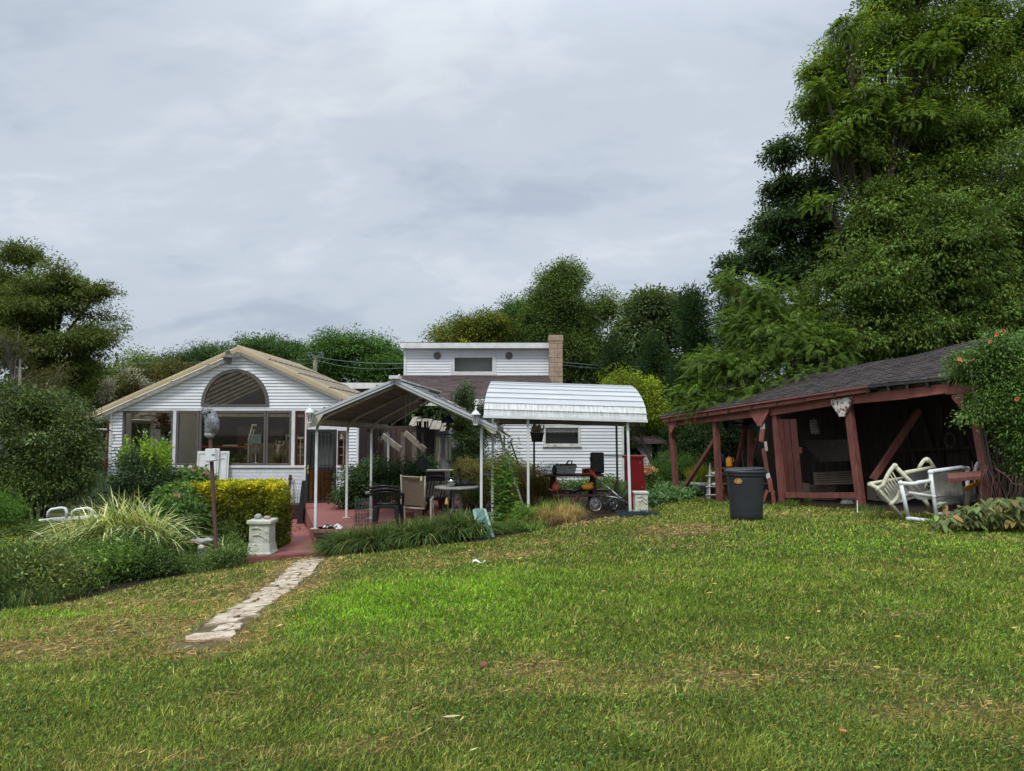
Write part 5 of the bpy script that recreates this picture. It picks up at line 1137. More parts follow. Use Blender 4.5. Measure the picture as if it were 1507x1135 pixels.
for sgn in (-1, 1):
    for i in range(2, 10, 2): mb.box(cpt(sgn*i/10, y0-.02, .088), (.05, .05, .022))
mb.build('clip', M['bronze'], CA)
pys = [15.5, 17.4, 19.25, 20.8]
for y in pys:                          # bent tube ribs: post, curved shoulder, rafter to the ridge
    l = cpt(-.93, y); foot = ZD
    pl = [Vector((l.x, y, ZD)), Vector((l.x, y, l.z-.30))]; mb = MB(); mb.beam(pl[0], pl[1], .055, .055); p = mb.build('post', M['white'], CA, bev=.006)
    mb = MB(); mb.bb(l.x-.09, l.x+.09, y-.07, y+.07, ZD+.001, ZD+.015); mb.build('foot_plate', M['cream'], p)
    mb = MB(); sh = [Vector((l.x, y, l.z-.30)), Vector((l.x+.01, y, l.z-.2)), cpt(-.88, y, -.10), cpt(-.78, y, -.06), cpt(-.4, y, -.05), cpt(0, y, -.05)]; mb.tube(sh, .032, 6)
    if y < 16 : mb.tube([cpt(0, y, -.05), cpt(.5, y, -.05), cpt(.95, y, -.06)], .03, 6)
    else: mb.tube([cpt(0, y, -.05), cpt(.35, y, -.05)] if y > 18 else [cpt(0, y, -.05), cpt(.9, y, -.05)], .03, 6)
    mb.build('rib', M['cream'], CA)
mb = MB(); mb.beam(cpt(-.97, y0+.05, -.07), cpt(-.97, y1, -.07), .04, .14); mb.beam(cpt(-.90, y0+.1, -.14), cpt(-.90, y1, -.14), .04, .04); mb.build('side_rail', M['cream'], CA)
for y, px in ((15.55, 708.5),): 
    l = Vector((at(px, 640, y).x, y, ZD)); mb = MB(); mb.beam(l, (l.x, y, cpt(.93, y).z-.05), .055, .055); mb.build('post', M['white'], CA, bev=.006)
mb = MB(); xr = cpt(.97, 15.6); mb.prism([(xr.x-.28, 15.29, xr.z+.10), (xr.x+.05, 15.29, xr.z-.02), (xr.x+.06, 15.29, xr.z-.12), (xr.x-.05, 15.29, xr.z-.10)], (0, .03, 0)); mb.build('gusset', M['cream'], CA)
mb = MB(); a = cpt(-1.0, y0-.02, .02); mb.prism([(a.x, y0-.04, a.z-.0), (a.x+.34, y0-.04, a.z+.08), (a.x+.2, y0-.04, a.z-.16), (a.x+.03, y0-.04, a.z-.19)], (0, .03, 0)); mb.build('gusset', M['cream'], CA)
# ragged light roof piece hanging beyond the right end
mb = MB(); k = 5; xr = cpt(1, 15.9)
for i in range(k): mb.hexa([(xr.x-.02+i*.06, 15.5, xr.z-.02-.035*i), (xr.x+.035+i*.06, 15.5, xr.z-.05-.035*i), (xr.x+.035+i*.06, 17.8, xr.z-.02-.035*i), (xr.x-.02+i*.06, 17.8, xr.z+.01-.035*i), (xr.x-.02+i*.06, 15.5, xr.z-.005-.035*i), (xr.x+.035+i*.06, 15.5, xr.z-.035-.035*i), (xr.x+.035+i*.06, 17.8, xr.z-.005-.035*i), (xr.x-.02+i*.06, 17.8, xr.z+.025-.035*i)])
mb.build('end_slat', M['cream'], CA)
for px, py, lab in ((455.5, 612, 'left'), (700, 615, 'right')):
    v = at(px, py, 15.15); t = thing('post_lantern', 'white carriage lantern at the canopy corner '+('nearest the barred door' if lab == 'left' else 'nearest the metal awning'), 'lantern', v-Vector((0, 0, .15)), 'white lanterns on the canopy')
    mb = MB()
    for i in range(6): a_ = i*PI/3; mb.beam(v+Vector((.045*math.cos(a_), .045*math.sin(a_), -.13)), v+Vector((.072*math.cos(a_), .072*math.sin(a_), .06)), .010, .010)
    mb.lathe(v, [(.05, -.15), (.05, -.13), (.03, -.125)], 6, smooth=False); mb.beam(v+Vector((0, 0, -.14)), v+Vector((.0, .16, -.16)), .02, .02); mb.build('frame', M['white'], t)
    mb = MB(); mb.lathe(v, [(.105, .055), (.095, .075), (.05, .13), (.025, .15), (.012, .18), (.018, .2), (.003, .235)], 12); mb.build('cap', M['white'], t)
    mb = MB(); mb.lathe(v, [(.038, -.125), (.06, .055)], 6, smooth=False); mb.build('glass', M['clearplastic'], t); mb = MB(); mb.lathe(v, [(.02, -.12), (.022, -.03), (.004, .0)], 8); mb.build('bulb', M['ivory'], t)
# thin post under the left lantern
v = at(451, 640, 15.3)

# ---------------------------------------------------------------- second canopy: barrel-shaped white awning on pipe posts
AW = thing('barrel_awning', 'white ribbed metal awning with curved roof on thin white posts over the picnic table', 'awning', (1.1, 15.7, -.2))
pa = at(712, 611, 15.7); pb = at(952, 618, 15.7); tiltz = (pb.z-pa.z)/(pb.x-pa.x)
XA, XB = pa.x, pb.x
prof = [(0, 0), (.02, .12), (.11, .26), (.26, .385), (.46, .50), (.70, .61), (.96, .70), (1.24, .765), (1.52, .80)]
prof = prof+[(3.04-a, h) for a, h in reversed(prof[:-1])]
mb = MB(); ml = MB(); mk = MB(); mu = MB(); M['grime'] = mat('grimy_awning_edge', (.66, .67, .68), (.42, .43, .40), rough=.5, scale=3, stretch=(7, .6, 1.2), lo=.36, hi=.60); tops = mb
def ap(s, d, h, inset): x = XA+.0+inset*d+(XB-XA-2*inset*d)*s if False else XA+(XB-XA)*s; return Vector((x, 15.7+d, pa.z+(x-XA)*tiltz+h))
for i, ((d0, h0), (d1, h1)) in enumerate(zip(prof[:-1], prof[1:])):
    i0 = .16*min(h0/.8, 1)**2; i1 = .16*min(h1/.8, 1)**2
    P0 = Vector((XA+i0*.7, 15.7+d0, pa.z+h0)); P1 = Vector((XB-i0*.5, 15.7+d0, pa.z+h0+(XB-XA)*tiltz)); P2 = Vector((XB-i1*.5, 15.7+d1, pa.z+h1+(XB-XA)*tiltz)); P3 = Vector((XA+i1*.7, 15.7+d1, pa.z+h1))
    nrm = Vector((0, -(h1-h0), (d1-d0))).normalized()
    mb = ml if i in (0, 1) else mk if i in (len(prof)-2, len(prof)-3) else tops
    m0 = P0.lerp(P3, .12); m1 = P1.lerp(P2, .12); r = nrm*.022                           # each pan has a raised interlock seam
    mb.quad(m0, m1, P2, P3); mb.quad(P0+r, P1+r, m1+r, m0+r); mb.quad(m0+r, m1+r, m1, m0); mb.quad(P0, P1, P1+r, P0+r); mb.quad(P0, P0+r, m0+r, m0); mb.quad(P1, P1+r, m1+r, m1)
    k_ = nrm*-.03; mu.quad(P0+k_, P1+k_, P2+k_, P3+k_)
    for (a_, b_) in ((P0, P3), (P1, P2)): mb.quad(a_, b_, b_+k_, a_+k_)
mb = tops
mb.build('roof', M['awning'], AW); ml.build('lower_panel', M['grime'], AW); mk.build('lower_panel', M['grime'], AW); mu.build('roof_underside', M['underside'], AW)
mb = MB(); mb.beam((XA-.01, 15.66, pa.z-.03), (XB+.01, 15.66, pb.z-.03), .05, .06); mb.beam((XA, 15.72, pa.z+.03), (XB, 15.72, pb.z+.03), .03, .05); mb.build('gutter', M['white'], AW, bev=.005)
mb = MB(); mb.beam((XA+.25, 16.2, pa.z-.06), (XB-.1, 16.2, pb.z-.06), .05, .12); mb.beam((XA+.25, 18.3, pa.z-.05), (XB-.1, 18.3, pb.z-.05), .05, .16); mb.bb(XA+.3, XB-.2, 18.34, 18.37, pa.z-.18, pa.z+.3)
for x in (XA+.3, (XA+XB)/2, XB-.12): mb.beam((x, 15.75, pa.z-.06+(x-XA)*tiltz), (x, 18.5, pa.z-.06+(x-XA)*tiltz), .04, .05)
mb.build('beam', M['underside'], AW)
for px0, px1, py1, Y, m_ in ((725.5, 724.5, 750, 16.3, 'white'), (777, 777.5, 745, 15.8, 'white'), (923.5, 927.5, 755, 15.8, 'white'), (786, 786, 716, 18.4, 'bronze'), (907, 909, 716, 18.4, 'bronze')):
    x0_, x1_ = at(px0, 620, Y).x, at(px1, py1, Y).x; z_ = gz(x1_, Y)-.05; mb = MB(); zt = pa.z-.06+(x0_-XA)*tiltz; mb.beam((x1_, Y, z_), (x0_, Y, zt), .055 if Y < 18 else .05, .055 if Y < 18 else .05); mb.build('post', M[m_], AW, bev=.006)
# ================================================================ RED OPEN SHED (leaning)
def fY(px): return 1/(.04651+(px-990)/455*(.07576-.04651))
def F(px, py): return at(px, py, fY(px))
BD = Vector((.911, .412, 0)); FD = -BD
pA, pE = F(988, 640), F(1448, 640); AL = Vector((pE.x-pA.x, pE.y-pA.y, 0)); SL = AL.length; AL.normalize()
SHD = thing('open_shed', 'long leaning open-fronted shed of faded red timber under grey shingles', 'shed', (pA.x, pA.y, -.3))
posts = [(988, 626, 996, 730, .135), (1053, 616, 1059.5, 741, .135), (1142, 612, 1153, 744, .145), (1248, 592, 1269, 752, .145), (1432, 585, 1462, 756, .14)]
for a, b, c, d, w in posts:
    p, q = F(a, b), F(c, d); q.z -= .06; m_ = MB(); m_.beam(q, p, w, w, roll=.42); po = m_.build('post', M['redwood'], SHD, bev=.008)
# knee of the first post and brackets
def bracket(px, py, wpx, hpx, m, cap=True, side=0):
    o = F(px, py)+FD*.12; s = hpx/1085*fY(px); ww = wpx/1085*fY(px)/abs(AL.x+AL.y*-.0)/1.0
    ux_ = Vector((AL.x, AL.y, .0)); pts = []
    ww = wpx*fY(px)/1085/ (AL.x - AL.y*(o.x/o.y))     # width measured along the shed front
    P = [(-.5, 0), (.5, 0), (.5, -.18)]+[(.12+.38*(1-math.sin(t*PI/12))**1.0, -.18-.82*(math.sin(t*PI/12))**.8*.9) for t in range(1, 6)]+[(.12, -1), (-.12, -1)]+[(-.12-.38*(1-math.sin(t*PI/12)), -.18-.82*(math.sin(t*PI/12))**.8*.9) for t in range(5, 0, -1)]+[(-.5, -.18)]
    if side: P = [(x if x*side > 0 else x*.24, z) for x, z in P]
    slope_ = beam_dz
    mm = MB(); mm.prism([o+ux_*(x*ww)+Vector((0, 0, z*s+x*ww*slope_)) for x, z in P], FD*.05); return mm.build('bracket', m, SHD, bev=.004)
bl = F(990, 626); br = F(1250, 588); beam_dz = (br.z-bl.z)/(Vector((br.x-bl.x, br.y-bl.y)).length)
def bm(p0, y0, p1, y1, h, d, m, off=.0, name='beam'):
    a, b = F(p0, y0)+FD*off, F(p1, y1)+FD*off; hh = h; mm = MB(); mm.beam(a, b, d, hh); return mm.build(name, M[m], SHD, bev=.006)
bm(985, 624, 1132, 607.5, .17, .09, 'redlight', .06); bm(1137, 606.5, 1252, 587, .19, .09, 'redlight', .05)
bm(1250, 588.5, 1340, 580, .20, .09, 'redlight', .06); bm(1338, 580, 1398, 571.5, .19, .09, 'redlight', .06); bm(1397, 573, 1448, 571, .20, .09, 'redlight', .07); 
bracket(1125, 601, 28, 26, M['redlight']); bracket(1246, 586.5, 30, 27, M['peel']); bracket(993, 621, 18, 16, M['redlight'], side=1); bracket(1424, 580, 30, 20, M['redlight'], side=-1)
# upper fascia ("gutter board"), broken off beyond the peeling bracket
a, b = F(985, 618.5)+FD*.26, F(1290, 571)+FD*.26
mm = MB(); mm.beam(F(985, 619)+FD*.24, F(1292, 573.5)+FD*.24, .03, .10); mm.beam(F(985, 615.5)+FD*.28, F(1292, 569)+FD*.28, .05, .035); mm.beam(F(985, 622)+FD*.21, F(1200, 591)+FD*.21, .03, .03); mm.build('fascia', M['redlight'], SHD, bev=.004)
mm = MB(); mm.beam(F(1298, 575)+FD*.1, F(1420, 557)+FD*.1, .03, .07); mm.box(F(1297, 571)+FD*.2, (.05, .12, .07), rz=.6); mm.build('broken_edge', M['bark'], SHD)
# roof: shingles front and back with a sagging ridge
fl, fr = F(983, 614)+FD*.30, F(1300, 567)+FD*.30
frr = F(1452, 551)+FD*.16
def eave(u):
    base = fl.lerp(fr, u/.62) if u < .62 else fr.lerp(frr, (u-.62)/.38)
    return base
L_ = (frr-fl); RW = 2.15
def ridge(u):
    e_ = fl.lerp(frr, u); h = .92+.10*u-.12*math.sin(PI*u)+(.02*math.sin(u*25)); return Vector((e_.x, e_.y, fl.z+(frr.z-fl.z)*u))+BD*RW+Vector((0, 0, h))
rt = Vector((frr.x, frr.y, 0)); ext = AL*.9
def fs(u, v):
    w = .03*math.sin(u*17+v*3)*(v*(1-v))*4*.5; p = eave(min(u, 1)).lerp(ridge(min(u, 1)), v); return p+Vector((0, 0, w))
mm = MB(); mm.sheet(fs, 46, 12, 10.5, 2.45); mm.sheet(lambda u, v: ridge(u).lerp(ridge(u)+BD*2.0-Vector((0, 0, 1.0)), v), 20, 3, 10.5, 2.3)
for (z_) in (-.05,): mm.sheet(lambda u, v: fs(u, v)+Vector((0, 0, z_)), 46, 2)
n_ = 46
for i in range(n_): u0, u1 = i/n_, (i+1)/n_; mm.quad(fs(u0, 0), fs(u1, 0), fs(u1, 0)-Vector((0, 0, .05)), fs(u0, 0)-Vector((0, 0, .05)))
for u in (0, 1): mm.quad(fs(u, 0), fs(u, 1), fs(u, 1)-Vector((0, 0, .05)), fs(u, 0)-Vector((0, 0, .05)))
rf = mm.build('roof', M['shingle'], SHD)
mm = MB()                                          # lifted shingle tabs give the courses real edges
rr = random.Random(9)
for j in range(15):
    v = j/15.0; nn = 34
    for i in range(nn):
        u0 = (i+(.5 if j % 2 else 0))/nn+.001; u1 = u0+1/nn-.0025
        if u1 > 1: continue
        l = rr.uniform(.006, .02); up_ = Vector((0, 0, l+.008)); p0, p1 = fs(u0, v+rr.uniform(-.004, .004)), fs(u1, v+rr.uniform(-.004, .004)); q0, q1 = fs(u0, min(v+.085, 1)), fs(u1, min(v+.085, 1)); e3 = Vector((0, 0, .004))
        mm.hexa([p0+e3, p1+e3, q1+e3*.2, q0+e3*.2, p0+up_, p1+up_, q1+e3*1.5, q0+e3*1.5])
M['shingletab'] = mat('grey_shingle_tab', (.072, .062, .057), (.032, .028, .027), rough=.9, scale=3.5, bump=.004, bscale=60, lo=.35, hi=.65, spec=.2)
mm.build('shingle_tab', M['shingletab'], rf)
mm = MB()
for i in range(14): u = (i+.5)/14; mm.beam(fs(u, .01)-Vector((0, 0, .11)), fs(u, .99)-Vector((0, 0, .11)), .05, .11)
mm.build('rafter', M['darkwood'], SHD)
# back and end walls of dark boards
mm = MB(); BK = 3.3
def W(px, d, z): p = F(px, 640); return Vector((p.x, p.y, 0))+BD*d+Vector((0, 0, z))
pxs = list(range(985, 1470, 8))
for p, q in zip(pxs[:-1], pxs[1:]):
    a, b = W(p+.4, BK+random.uniform(0, .03), -.5), W(q, BK+random.uniform(0, .03), -.5); t_ = BD*.03; h = Vector((0, 0, 2.85)); mm.hexa([a, b, b+t_, a+t_, a+h, b+h, b+t_+h, a+t_+h])
for k in range(22): a, b = W(1468, .2+k*.143, -.2), W(1468, .2+k*.143+.13, -.2); t_ = AL*.03; h = Vector((0, 0, 2.3+.5*min((k+1)/14, 1))); mm.hexa([a, b, b+t_, a+t_, a+h, b+h, b+t_+h, a+t_+h])
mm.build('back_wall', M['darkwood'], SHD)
for (p0, y0, d0, p1, y1, d1, w) in ((1000, 729, .0, 1053, 646, .0, .10), (1284, 706, .9, 1352, 604, 2.2, .13), (1104, 614, 1.3, 1104, 700, 1.3, .13), (1104, 690, 1.4, 1124, 610, 1.3, .06), (1083, 690, 1.5, 1098, 620, 1.4, .09)):
    Y0 = fY(p0)+d0*.41; Y1 = fY(p1)+d1*.41; a = at(p0, y0, Y0+d0*.3); b = at(p1, y1, Y1+d1*.3); mm = MB(); mm.beam(a, b, w, w*.9); mm.build('brace', M['redwood'], SHD, bev=.005)
mm = MB()
for (p0, p1) in ((1180, 1300), (1210, 1330), (1255, 1385), (1300, 1420)): mm.beam(W(p0, BK-.05, 2.0), W(p0+40, BK-.1, -.1), .10, .10)
for p in (1110, 1190, 1237, 1330, 1400): mm.beam(W(p, BK-.1, -.4), W(p, BK-.1, 2.2), .10, .10)
mm.beam(W(1160, 2.4, .45), W(1245, 2.4, .55), .3, .04); mm.beam(W(1170, 3.0, 1.05), W(1460, 3.0, 1.35), .06, .06); mm.beam(W(1300, 2.9, .3), W(1460, 2.9, .5), .3, .05); mm.beam(W(1110, 1.6, -.05), W(1140, 1.6, 0), .3, .05)
mm.build('shelf', M['darkwood'], SHD)
# sill board
a, b = F(1157, 729)+FD*.02, F(1262, 729)+FD*.02; mm = MB(); mm.beam(a, b, .05, .12); mm.bb; mm.build('sill_board', M['redwood'], SHD, bev=.004)
# leaning plank door, hinged off
M['doorred'] = mat('dark_faded_red_door', (.13, .042, .036), (.075, .026, .022), rough=.75, scale=4, stretch=(6, 6, .8), bump=.002)
D0 = thing('plank_door', 'dark red plank door hanging crooked inside the second shed bay', 'door', F(1160, 735)+BD*.18)
xs_ = [(1146, 1152), (1152.5, 1161), (1161.5, 1170), (1171, 1180.5)]
for (p0, p1) in xs_:
    q = .25; off = BD*q; mm = MB(); top = lambda p: at(p-9, 617, fY(p)+.1); bot = lambda p: at(p+2.5, 739, fY(p)+.1)
    a, b, c, d = bot(p0), bot(p1), top(p1), top(p0); t_ = Vector((.02, .03, 0)); mm.prism([a, b, c, d], t_); mm.build('plank', M['doorred'], D0, bev=.003)
mm = MB(); mm.beam(at(1150, 662, fY(1150)+.04), at(1180, 663, fY(1180)+.04), .03, .14); mm.beam(at(1158, 728, fY(1160)+.04), at(1182, 728, fY(1180)+.04), .03, .12); mm.build('batten', M['doorred'], D0, bev=.003)
# broken boards hanging on the middle post
for (p0, y0, p1, y1, w, m_, lab) in ((1126, 617, 1127, 632, .16, 'dirtywhite', 'short white board hanging under the wineglass bracket of the shed'), (1126.5, 632.5, 1125, 650, .17, 'redlight', 'short faded red board hanging below the short white board'), (1131, 650, 1133, 664, .08, 'cream', 'splintered pale board end beside the middle shed post'), (1128, 660, 1134, 696, .13, 'redwood', 'long cracked red board beside the middle shed post'), (1134, 697, 1136, 704, .12, 'dirtywhite', 'small white patch board low beside the middle shed post'), (1137, 704, 1140, 724, .14, 'redlight', 'red board end spread at the foot of the middle shed post'), (1134, 722, 1127, 741, .10, 'brickred', 'brown board end leaning outward at the foot of the middle shed post'), (1142, 722, 1144, 745, .11, 'brickred', 'narrow brown stub standing at the foot of the middle shed post')):
    a, b = F(p0, y0)+FD*.10, F(p1, y1)+FD*.10; mm = MB(); d = (b-a).normalized(); mm.beam(a, b, .025, w, roll=PI/2+.1, up=(FD.x, FD.y, 0)); o = mm.build('broken_board', M[m_], org=a, bev=.003); tag(o, lab, 'board', 'broken boards on the middle shed post')
# lattice panel and blind, blue tarp, boxes in the dark
def W2(px, py, d): Y = fY(px)+d*.9; return at(px, py, Y)
a, b, c, d = W2(1180, 649, 1.5), W2(1250, 648, 1.5), W2(1250, 677, 1.5), W2(1205, 679, 1.5)
t = thing('lattice_panel', 'pale diamond lattice panel standing inside the second shed bay', 'lattice', c); mm = MB()
for i in range(17):
    u = i/16; mm.beam(a.lerp(b, u), d.lerp(c, min(u+.08, 1)), .012, .03, up=(0, 1, 0)); 
for i in range(9): v = i/8; mm.beam(a.lerp(d, v)+Vector((0, -.02, 0)), b.lerp(c, v)+Vector((0, -.02, -.0)), .012, .022, up=(0, 1, 0))
mm.build('slat', M['palepanel'], t); mm = MB()
for p, q in ((a, b), (b, c), (c, d), (d, a)): mm.beam(p, q, .03, .04)
mm.build('frame', M['darkwood'], t)
mm = MB()
for i in range(9): mm.beam(W2(1192+i*.3, 619+i*2.3, 1.2), W2(1202+i*.5, 619+i*2.3, 1.2), .05, .03)
mm.beam(W2(1197, 614, 1.2), W2(1201, 641, 1.22), .008, .008); o = mm.build('slatted_blind', M['silver'], org=W2(1197, 619, 1.2)); tag(o, 'small pale slatted blind hanging in the dark of the second shed bay', 'blind')
a = W2(1068, 618, .8); b = W2(1112, 620, .8); mm = MB(); mm.sheet(lambda u, v: a.lerp(b, u)+Vector((0, -.35+.7*v, .02*math.sin(u*9)-.12*math.sin(PI*v)-.06*math.sin(u*5+v*4))), 16, 8, smooth=True); mm.sheet(lambda u, v: a.lerp(b, u)+Vector((0, -.35+.7*v, -.1+.02*math.sin(u*9)-.12*math.sin(PI*v)-.06*math.sin(u*5+v*4))), 16, 8, smooth=True); o = mm.build('blue_tarp', M['tarp'], org=a); tag(o, 'dull blue tarp slung under the shed roof in the first bay', 'tarp')
t = thing('shed_workbench', 'rough red workbench loaded with clutter inside the first shed bay', 'workbench', W2(1090, 735, .9)); mm = MB(); mm.beam(W2(1066, 689, .7), W2(1122, 689, .7), .5, .04); mm.build('bench_top', M['redwood'], t)
for p in (1068, 1120): 
    mm = MB(); mm.beam(W2(p, 690, .7), W2(p, 735, .7), .07, .07); mm.build('leg', M['redwood'], t)
mm = MB(); mm.beam(W2(1066, 712, .7), W2(1122, 712, .7), .4, .03); mm.build('lower_shelf', M['redwood'], t)
v = W2(1073, 678, .7); t = thing('yellow_jug', 'yellow plastic jug on the workbench in the first shed bay', 'jug', v-Vector((0, 0, .14))); mm = MB(); mm.lathe(v-Vector((0, 0, .16)), [(.085, 0), (.09, .02), (.09, .2), (.05, .25), (.025, .27)], 12); mm.build('body', M['yellowp'], t); mm = MB(); mm.tube([v+Vector((.05, -.02, .08)), v+Vector((.12, -.02, .08)), v+Vector((.12, -.02, -.03)), v+Vector((.085, -.02, -.03))], .012, 6); mm.build('handle', M['yellowp'], t); mm = MB(); mm.lathe(v+Vector((0, 0, .11)), [(.028, 0), (.028, .03)], 10); mm.build('cap', M['black'], t)
v = W2(1064, 677, .7); mm = MB(); mm.lathe(v-Vector((0, 0, .14)), [(.07, 0), (.07, .26), (.06, .28), (.06, .3)], 12); o = mm.build('blue_canister', M['tarp'], org=v); tag(o, 'blue canister beside the yellow jug in the shed', 'canister')
t = thing('plastic_shelf_rack', 'white wire rack with folded cloths behind the second shed post', 'rack', W2(1052, 738, .6))
mm = MB()
for p in (1044.5, 1060):
    for dd in (.35, .75): mm.beam(W2(p, 681, dd), W2(p, 737, dd), .025, .025)
for y in (700, 716, 728): mm.beam(W2(1044.5, y, .55), W2(1060, y, .55), .3, .02)
mm.build('frame', M['dirtywhite'], t)
for i, (y, lab) in enumerate(((697, 'pale folded cloth on the top shelf of the white rack'), (713, 'pale folded cloth on the middle shelf of the white rack'))): v = W2(1056, y, .5); mm = MB(); mm.ball(v, .16, 12, 8, (1.1, .8, .35), .08); o = mm.build('folded_cloth', M['dirtywhite'], org=v); tag(o, lab, 'cloth', 'folded cloths on the white rack')
a, b = W2(1041, 735, .4), W2(1045, 692, .45); mm = MB(); mm.beam(a, b, .05, .16); o = mm.build('weathered_plank', M['stonegrey'], org=a, bev=.004); tag(o, 'grey weathered plank leaning left of the white rack', 'plank')
v = W2(1031, 713, 1.6); t = thing('round_planter', 'low concrete planter bowl with yellow-green grass behind the first shed bay', 'planter', v-Vector((0, 0, .3))); mm = MB(); mm.lathe(v-Vector((0, 0, .32)), [(.30, 0), (.38, .28), (.42, .30), (.42, .40), (.34, .40), (.33, .34)], 20); mm.build('bowl', M['stonegrey'], t)
n = 900; P = np.array([tuple(v+Vector((0, 0, .02)))])+rng.normal(size=(n, 3))*np.array([.14, .14, .02]); D = rng.normal(size=(n, 3))*.4; D[:, 2] = 1; leaves('foliage', P, .35+rng.random(n)*.3, tints(n, (.17, .20, .035)), M['blade'], t, D=D, aspect=.035, fold=0)
for i, (px, py, d_, s_, lab) in enumerate(((1210, 722, 2.2, .34, 'slatted crate in the dark at the back of the second shed bay'), (1310, 700, 2.6, .36, 'slatted crate in the dark behind the tipped cream chair'))):
    v = W2(px, py, d_); v.z = gz(v.x, v.y)+.03; t = thing('wooden_crate', lab, 'crate', v, 'crates in the shed'); 
    for k in range(4): mm = MB(); mm.bb(v.x-s_, v.x+s_, v.y-.02, v.y+.0, v.z+k*.1, v.z+.08+k*.1); mm.build('slat', M['cement'], t)
    mm = MB(); mm.bb(v.x-s_, v.x-s_+.04, v.y+.001, v.y+.4, v.z, v.z+.4); mm.bb(v.x+s_-.04, v.x+s_, v.y+.001, v.y+.4, v.z, v.z+.4); mm.bb(v.x-s_+.041, v.x+s_-.041, v.y+.001, v.y+.4, v.z+.0, v.z+.03); mm.build('side', M['cement'], t)
v = W2(1230, 706, 2.0); mm = MB()
for k in range(6): mm.beam(v+Vector((-.5, .0, .05*k-.1)), v+Vector((.55, .08*k, .05*k-.08)), .12, .035)
o = mm.build('board_bundle', M['cement'], org=v); tag(o, 'loose heap of old boards lying on the bench in the second shed bay', 'boards')
for i, (px, py, lab) in enumerate(((1212, 655, 'coil of old rope hanging on the back wall of the second shed bay'), (1345, 640, 'coil of old rope hanging on the back wall of the last shed bay'))):
    v = W(px-90, BK-.18, 1.35); mm = MB()
    for q in range(3): mm.tube([v+AL*(.11+.01*q)*math.cos(a*PI/10)+Vector((0, 0, (.14+.02*q)*math.sin(a*PI/10)))-BD*(.02*q) for a in range(20)], .012, 5, close=True)
    o = mm.build('rope_coil', M['palepanel'], org=v); tag(o, lab, 'rope', 'rope coils in the shed')
# pale debris on the ground in the shed mouth
for px, py, r, m_, lab in ((1190, 734, .09, 'paper', 'crumpled white bag under the shed sill board'), (1247, 740, .13, 'stonegrey', 'grey flat stone in front of the second shed bay'), (1252, 735, .16, 'cement', 'tan flat stone lying behind the grey flat stone')):
    v = gp(px, py+3); mm = MB(); mm.ball(v+Vector((0, 0, r*.3)), r, 9, 7, (1.3, 1, .5), .16); o = mm.build('rubble_stone' if m_ != 'paper' else 'crumpled_bag', M[m_], org=v); tag(o, lab, 'stone' if m_ != 'paper' else 'bag')
a, b = F(1262, 752)+FD*.1, F(1272, 735)+FD*.25; mm = MB(); mm.beam(gp(1262, 757)+Vector((0, 0, .02)), F(1269, 738)+FD*.14, .02, .05); o = mm.build('pale_stake', M['dirtywhite'], org=a); tag(o, 'short pale stake leaning on the foot of the shed post with peeling bracket', 'stake')
# shed floor of dark dirt
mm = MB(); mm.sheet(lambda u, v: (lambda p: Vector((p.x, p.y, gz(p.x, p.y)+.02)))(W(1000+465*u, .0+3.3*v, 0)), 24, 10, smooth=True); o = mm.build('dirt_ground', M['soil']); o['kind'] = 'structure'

# ================================================================ WHEELED BIN
v = G(1096, 13.0); t = thing('wheeled_bin', 'large dark charcoal wheeled rubbish bin standing on the lawn before the shed', 'rubbish bin', v)
s = 13/1085; hb = .885
mm = MB(); prof = [(26*s, 0), (28.3*s, .03), (29*s, .12), (31.0*s, .45), (32.8*s, .72), (33.2*s, .765), (34.5*s, .775)]
prof = [(r*1.0, h) for r, h in prof]
def oval(mm, c, prof, n=44, p=.78, **k):      # squarish round plan
    k0 = len(mm.v); mm.lathe((0, 0, 0), prof, n, **k)
    for i in range(k0, len(mm.v)):
        x, y, z = mm.v[i]; r = math.hypot(x, y); a = math.atan2(y, x); q = (abs(math.cos(a))**3+abs(math.sin(a))**3)**(-1/3.); q = 1+(q-1)*.6; mm.v[i] = (c.x+x*q, c.y+y*q*.92, c.z+z)
oval(mm, v, [(.245, 0), (.262, .02), (.27, .12), (.288, .45), (.305, .72), (.31, .79), (.28, .79), (.24, .05)]); mm.build('body', M['charcoal'], t)
mm = MB(); oval(mm, v, [(.312, .765), (.332, .772), (.338, .80), (.330, .808), (.345, .815), (.348, .862), (.338, .872), (.31, .872), (.29, .80)]); mm.build('rim', M['charcoal'], t)
mm = MB(); c = v+Vector((0, 0, .90))
k0 = len(mm.v); oval(mm, v+Vector((.0, .02, 0)), [(.325, .872), (.335, .888), (.29, .90), (.01, .905)], caps=True)
for i in range(k0, len(mm.v)): x, y, z = mm.v[i]; mm.v[i] = (x, y, z+(x-v.x)*.05)
for i in range(9): a_ = i*.7; mm.box((v.x+.29*math.cos(a_)*.95, v.y+.26*math.sin(a_), v.z+.885+(.29*math.cos(a_))*.05), (.05, .03, .03), rz=a_)
mm.build('lid', M['charcoal'], t, bev=.003)
for sx_ in (.235, -.05): 
    w0 = v+Vector((sx_, .30 if sx_ < 0 else .06, .10)); mm = MB()
    if sx_ < 0: w0 = v+Vector((.13, .33, .10))
    mm.lathe(w0+Vector((-.03, 0, 0)) if sx_ > 0 else w0, [(.001, -.035), (.085, -.035), (.10, -.02), (.10, .02), (.085, .035), (.001, .035)], 20, axis=(.35, -.94, 0)); mm.build('wheel', M['blackplastic'], t)
mm = MB(); mm.tube([v+Vector((.25, .05, .82)), v+Vector((.36, .06, .87)), v+Vector((.36, .2, .87)), v+Vector((.24, .22, .82))], .018, 8); mm.build('handle', M['charcoal'], t)
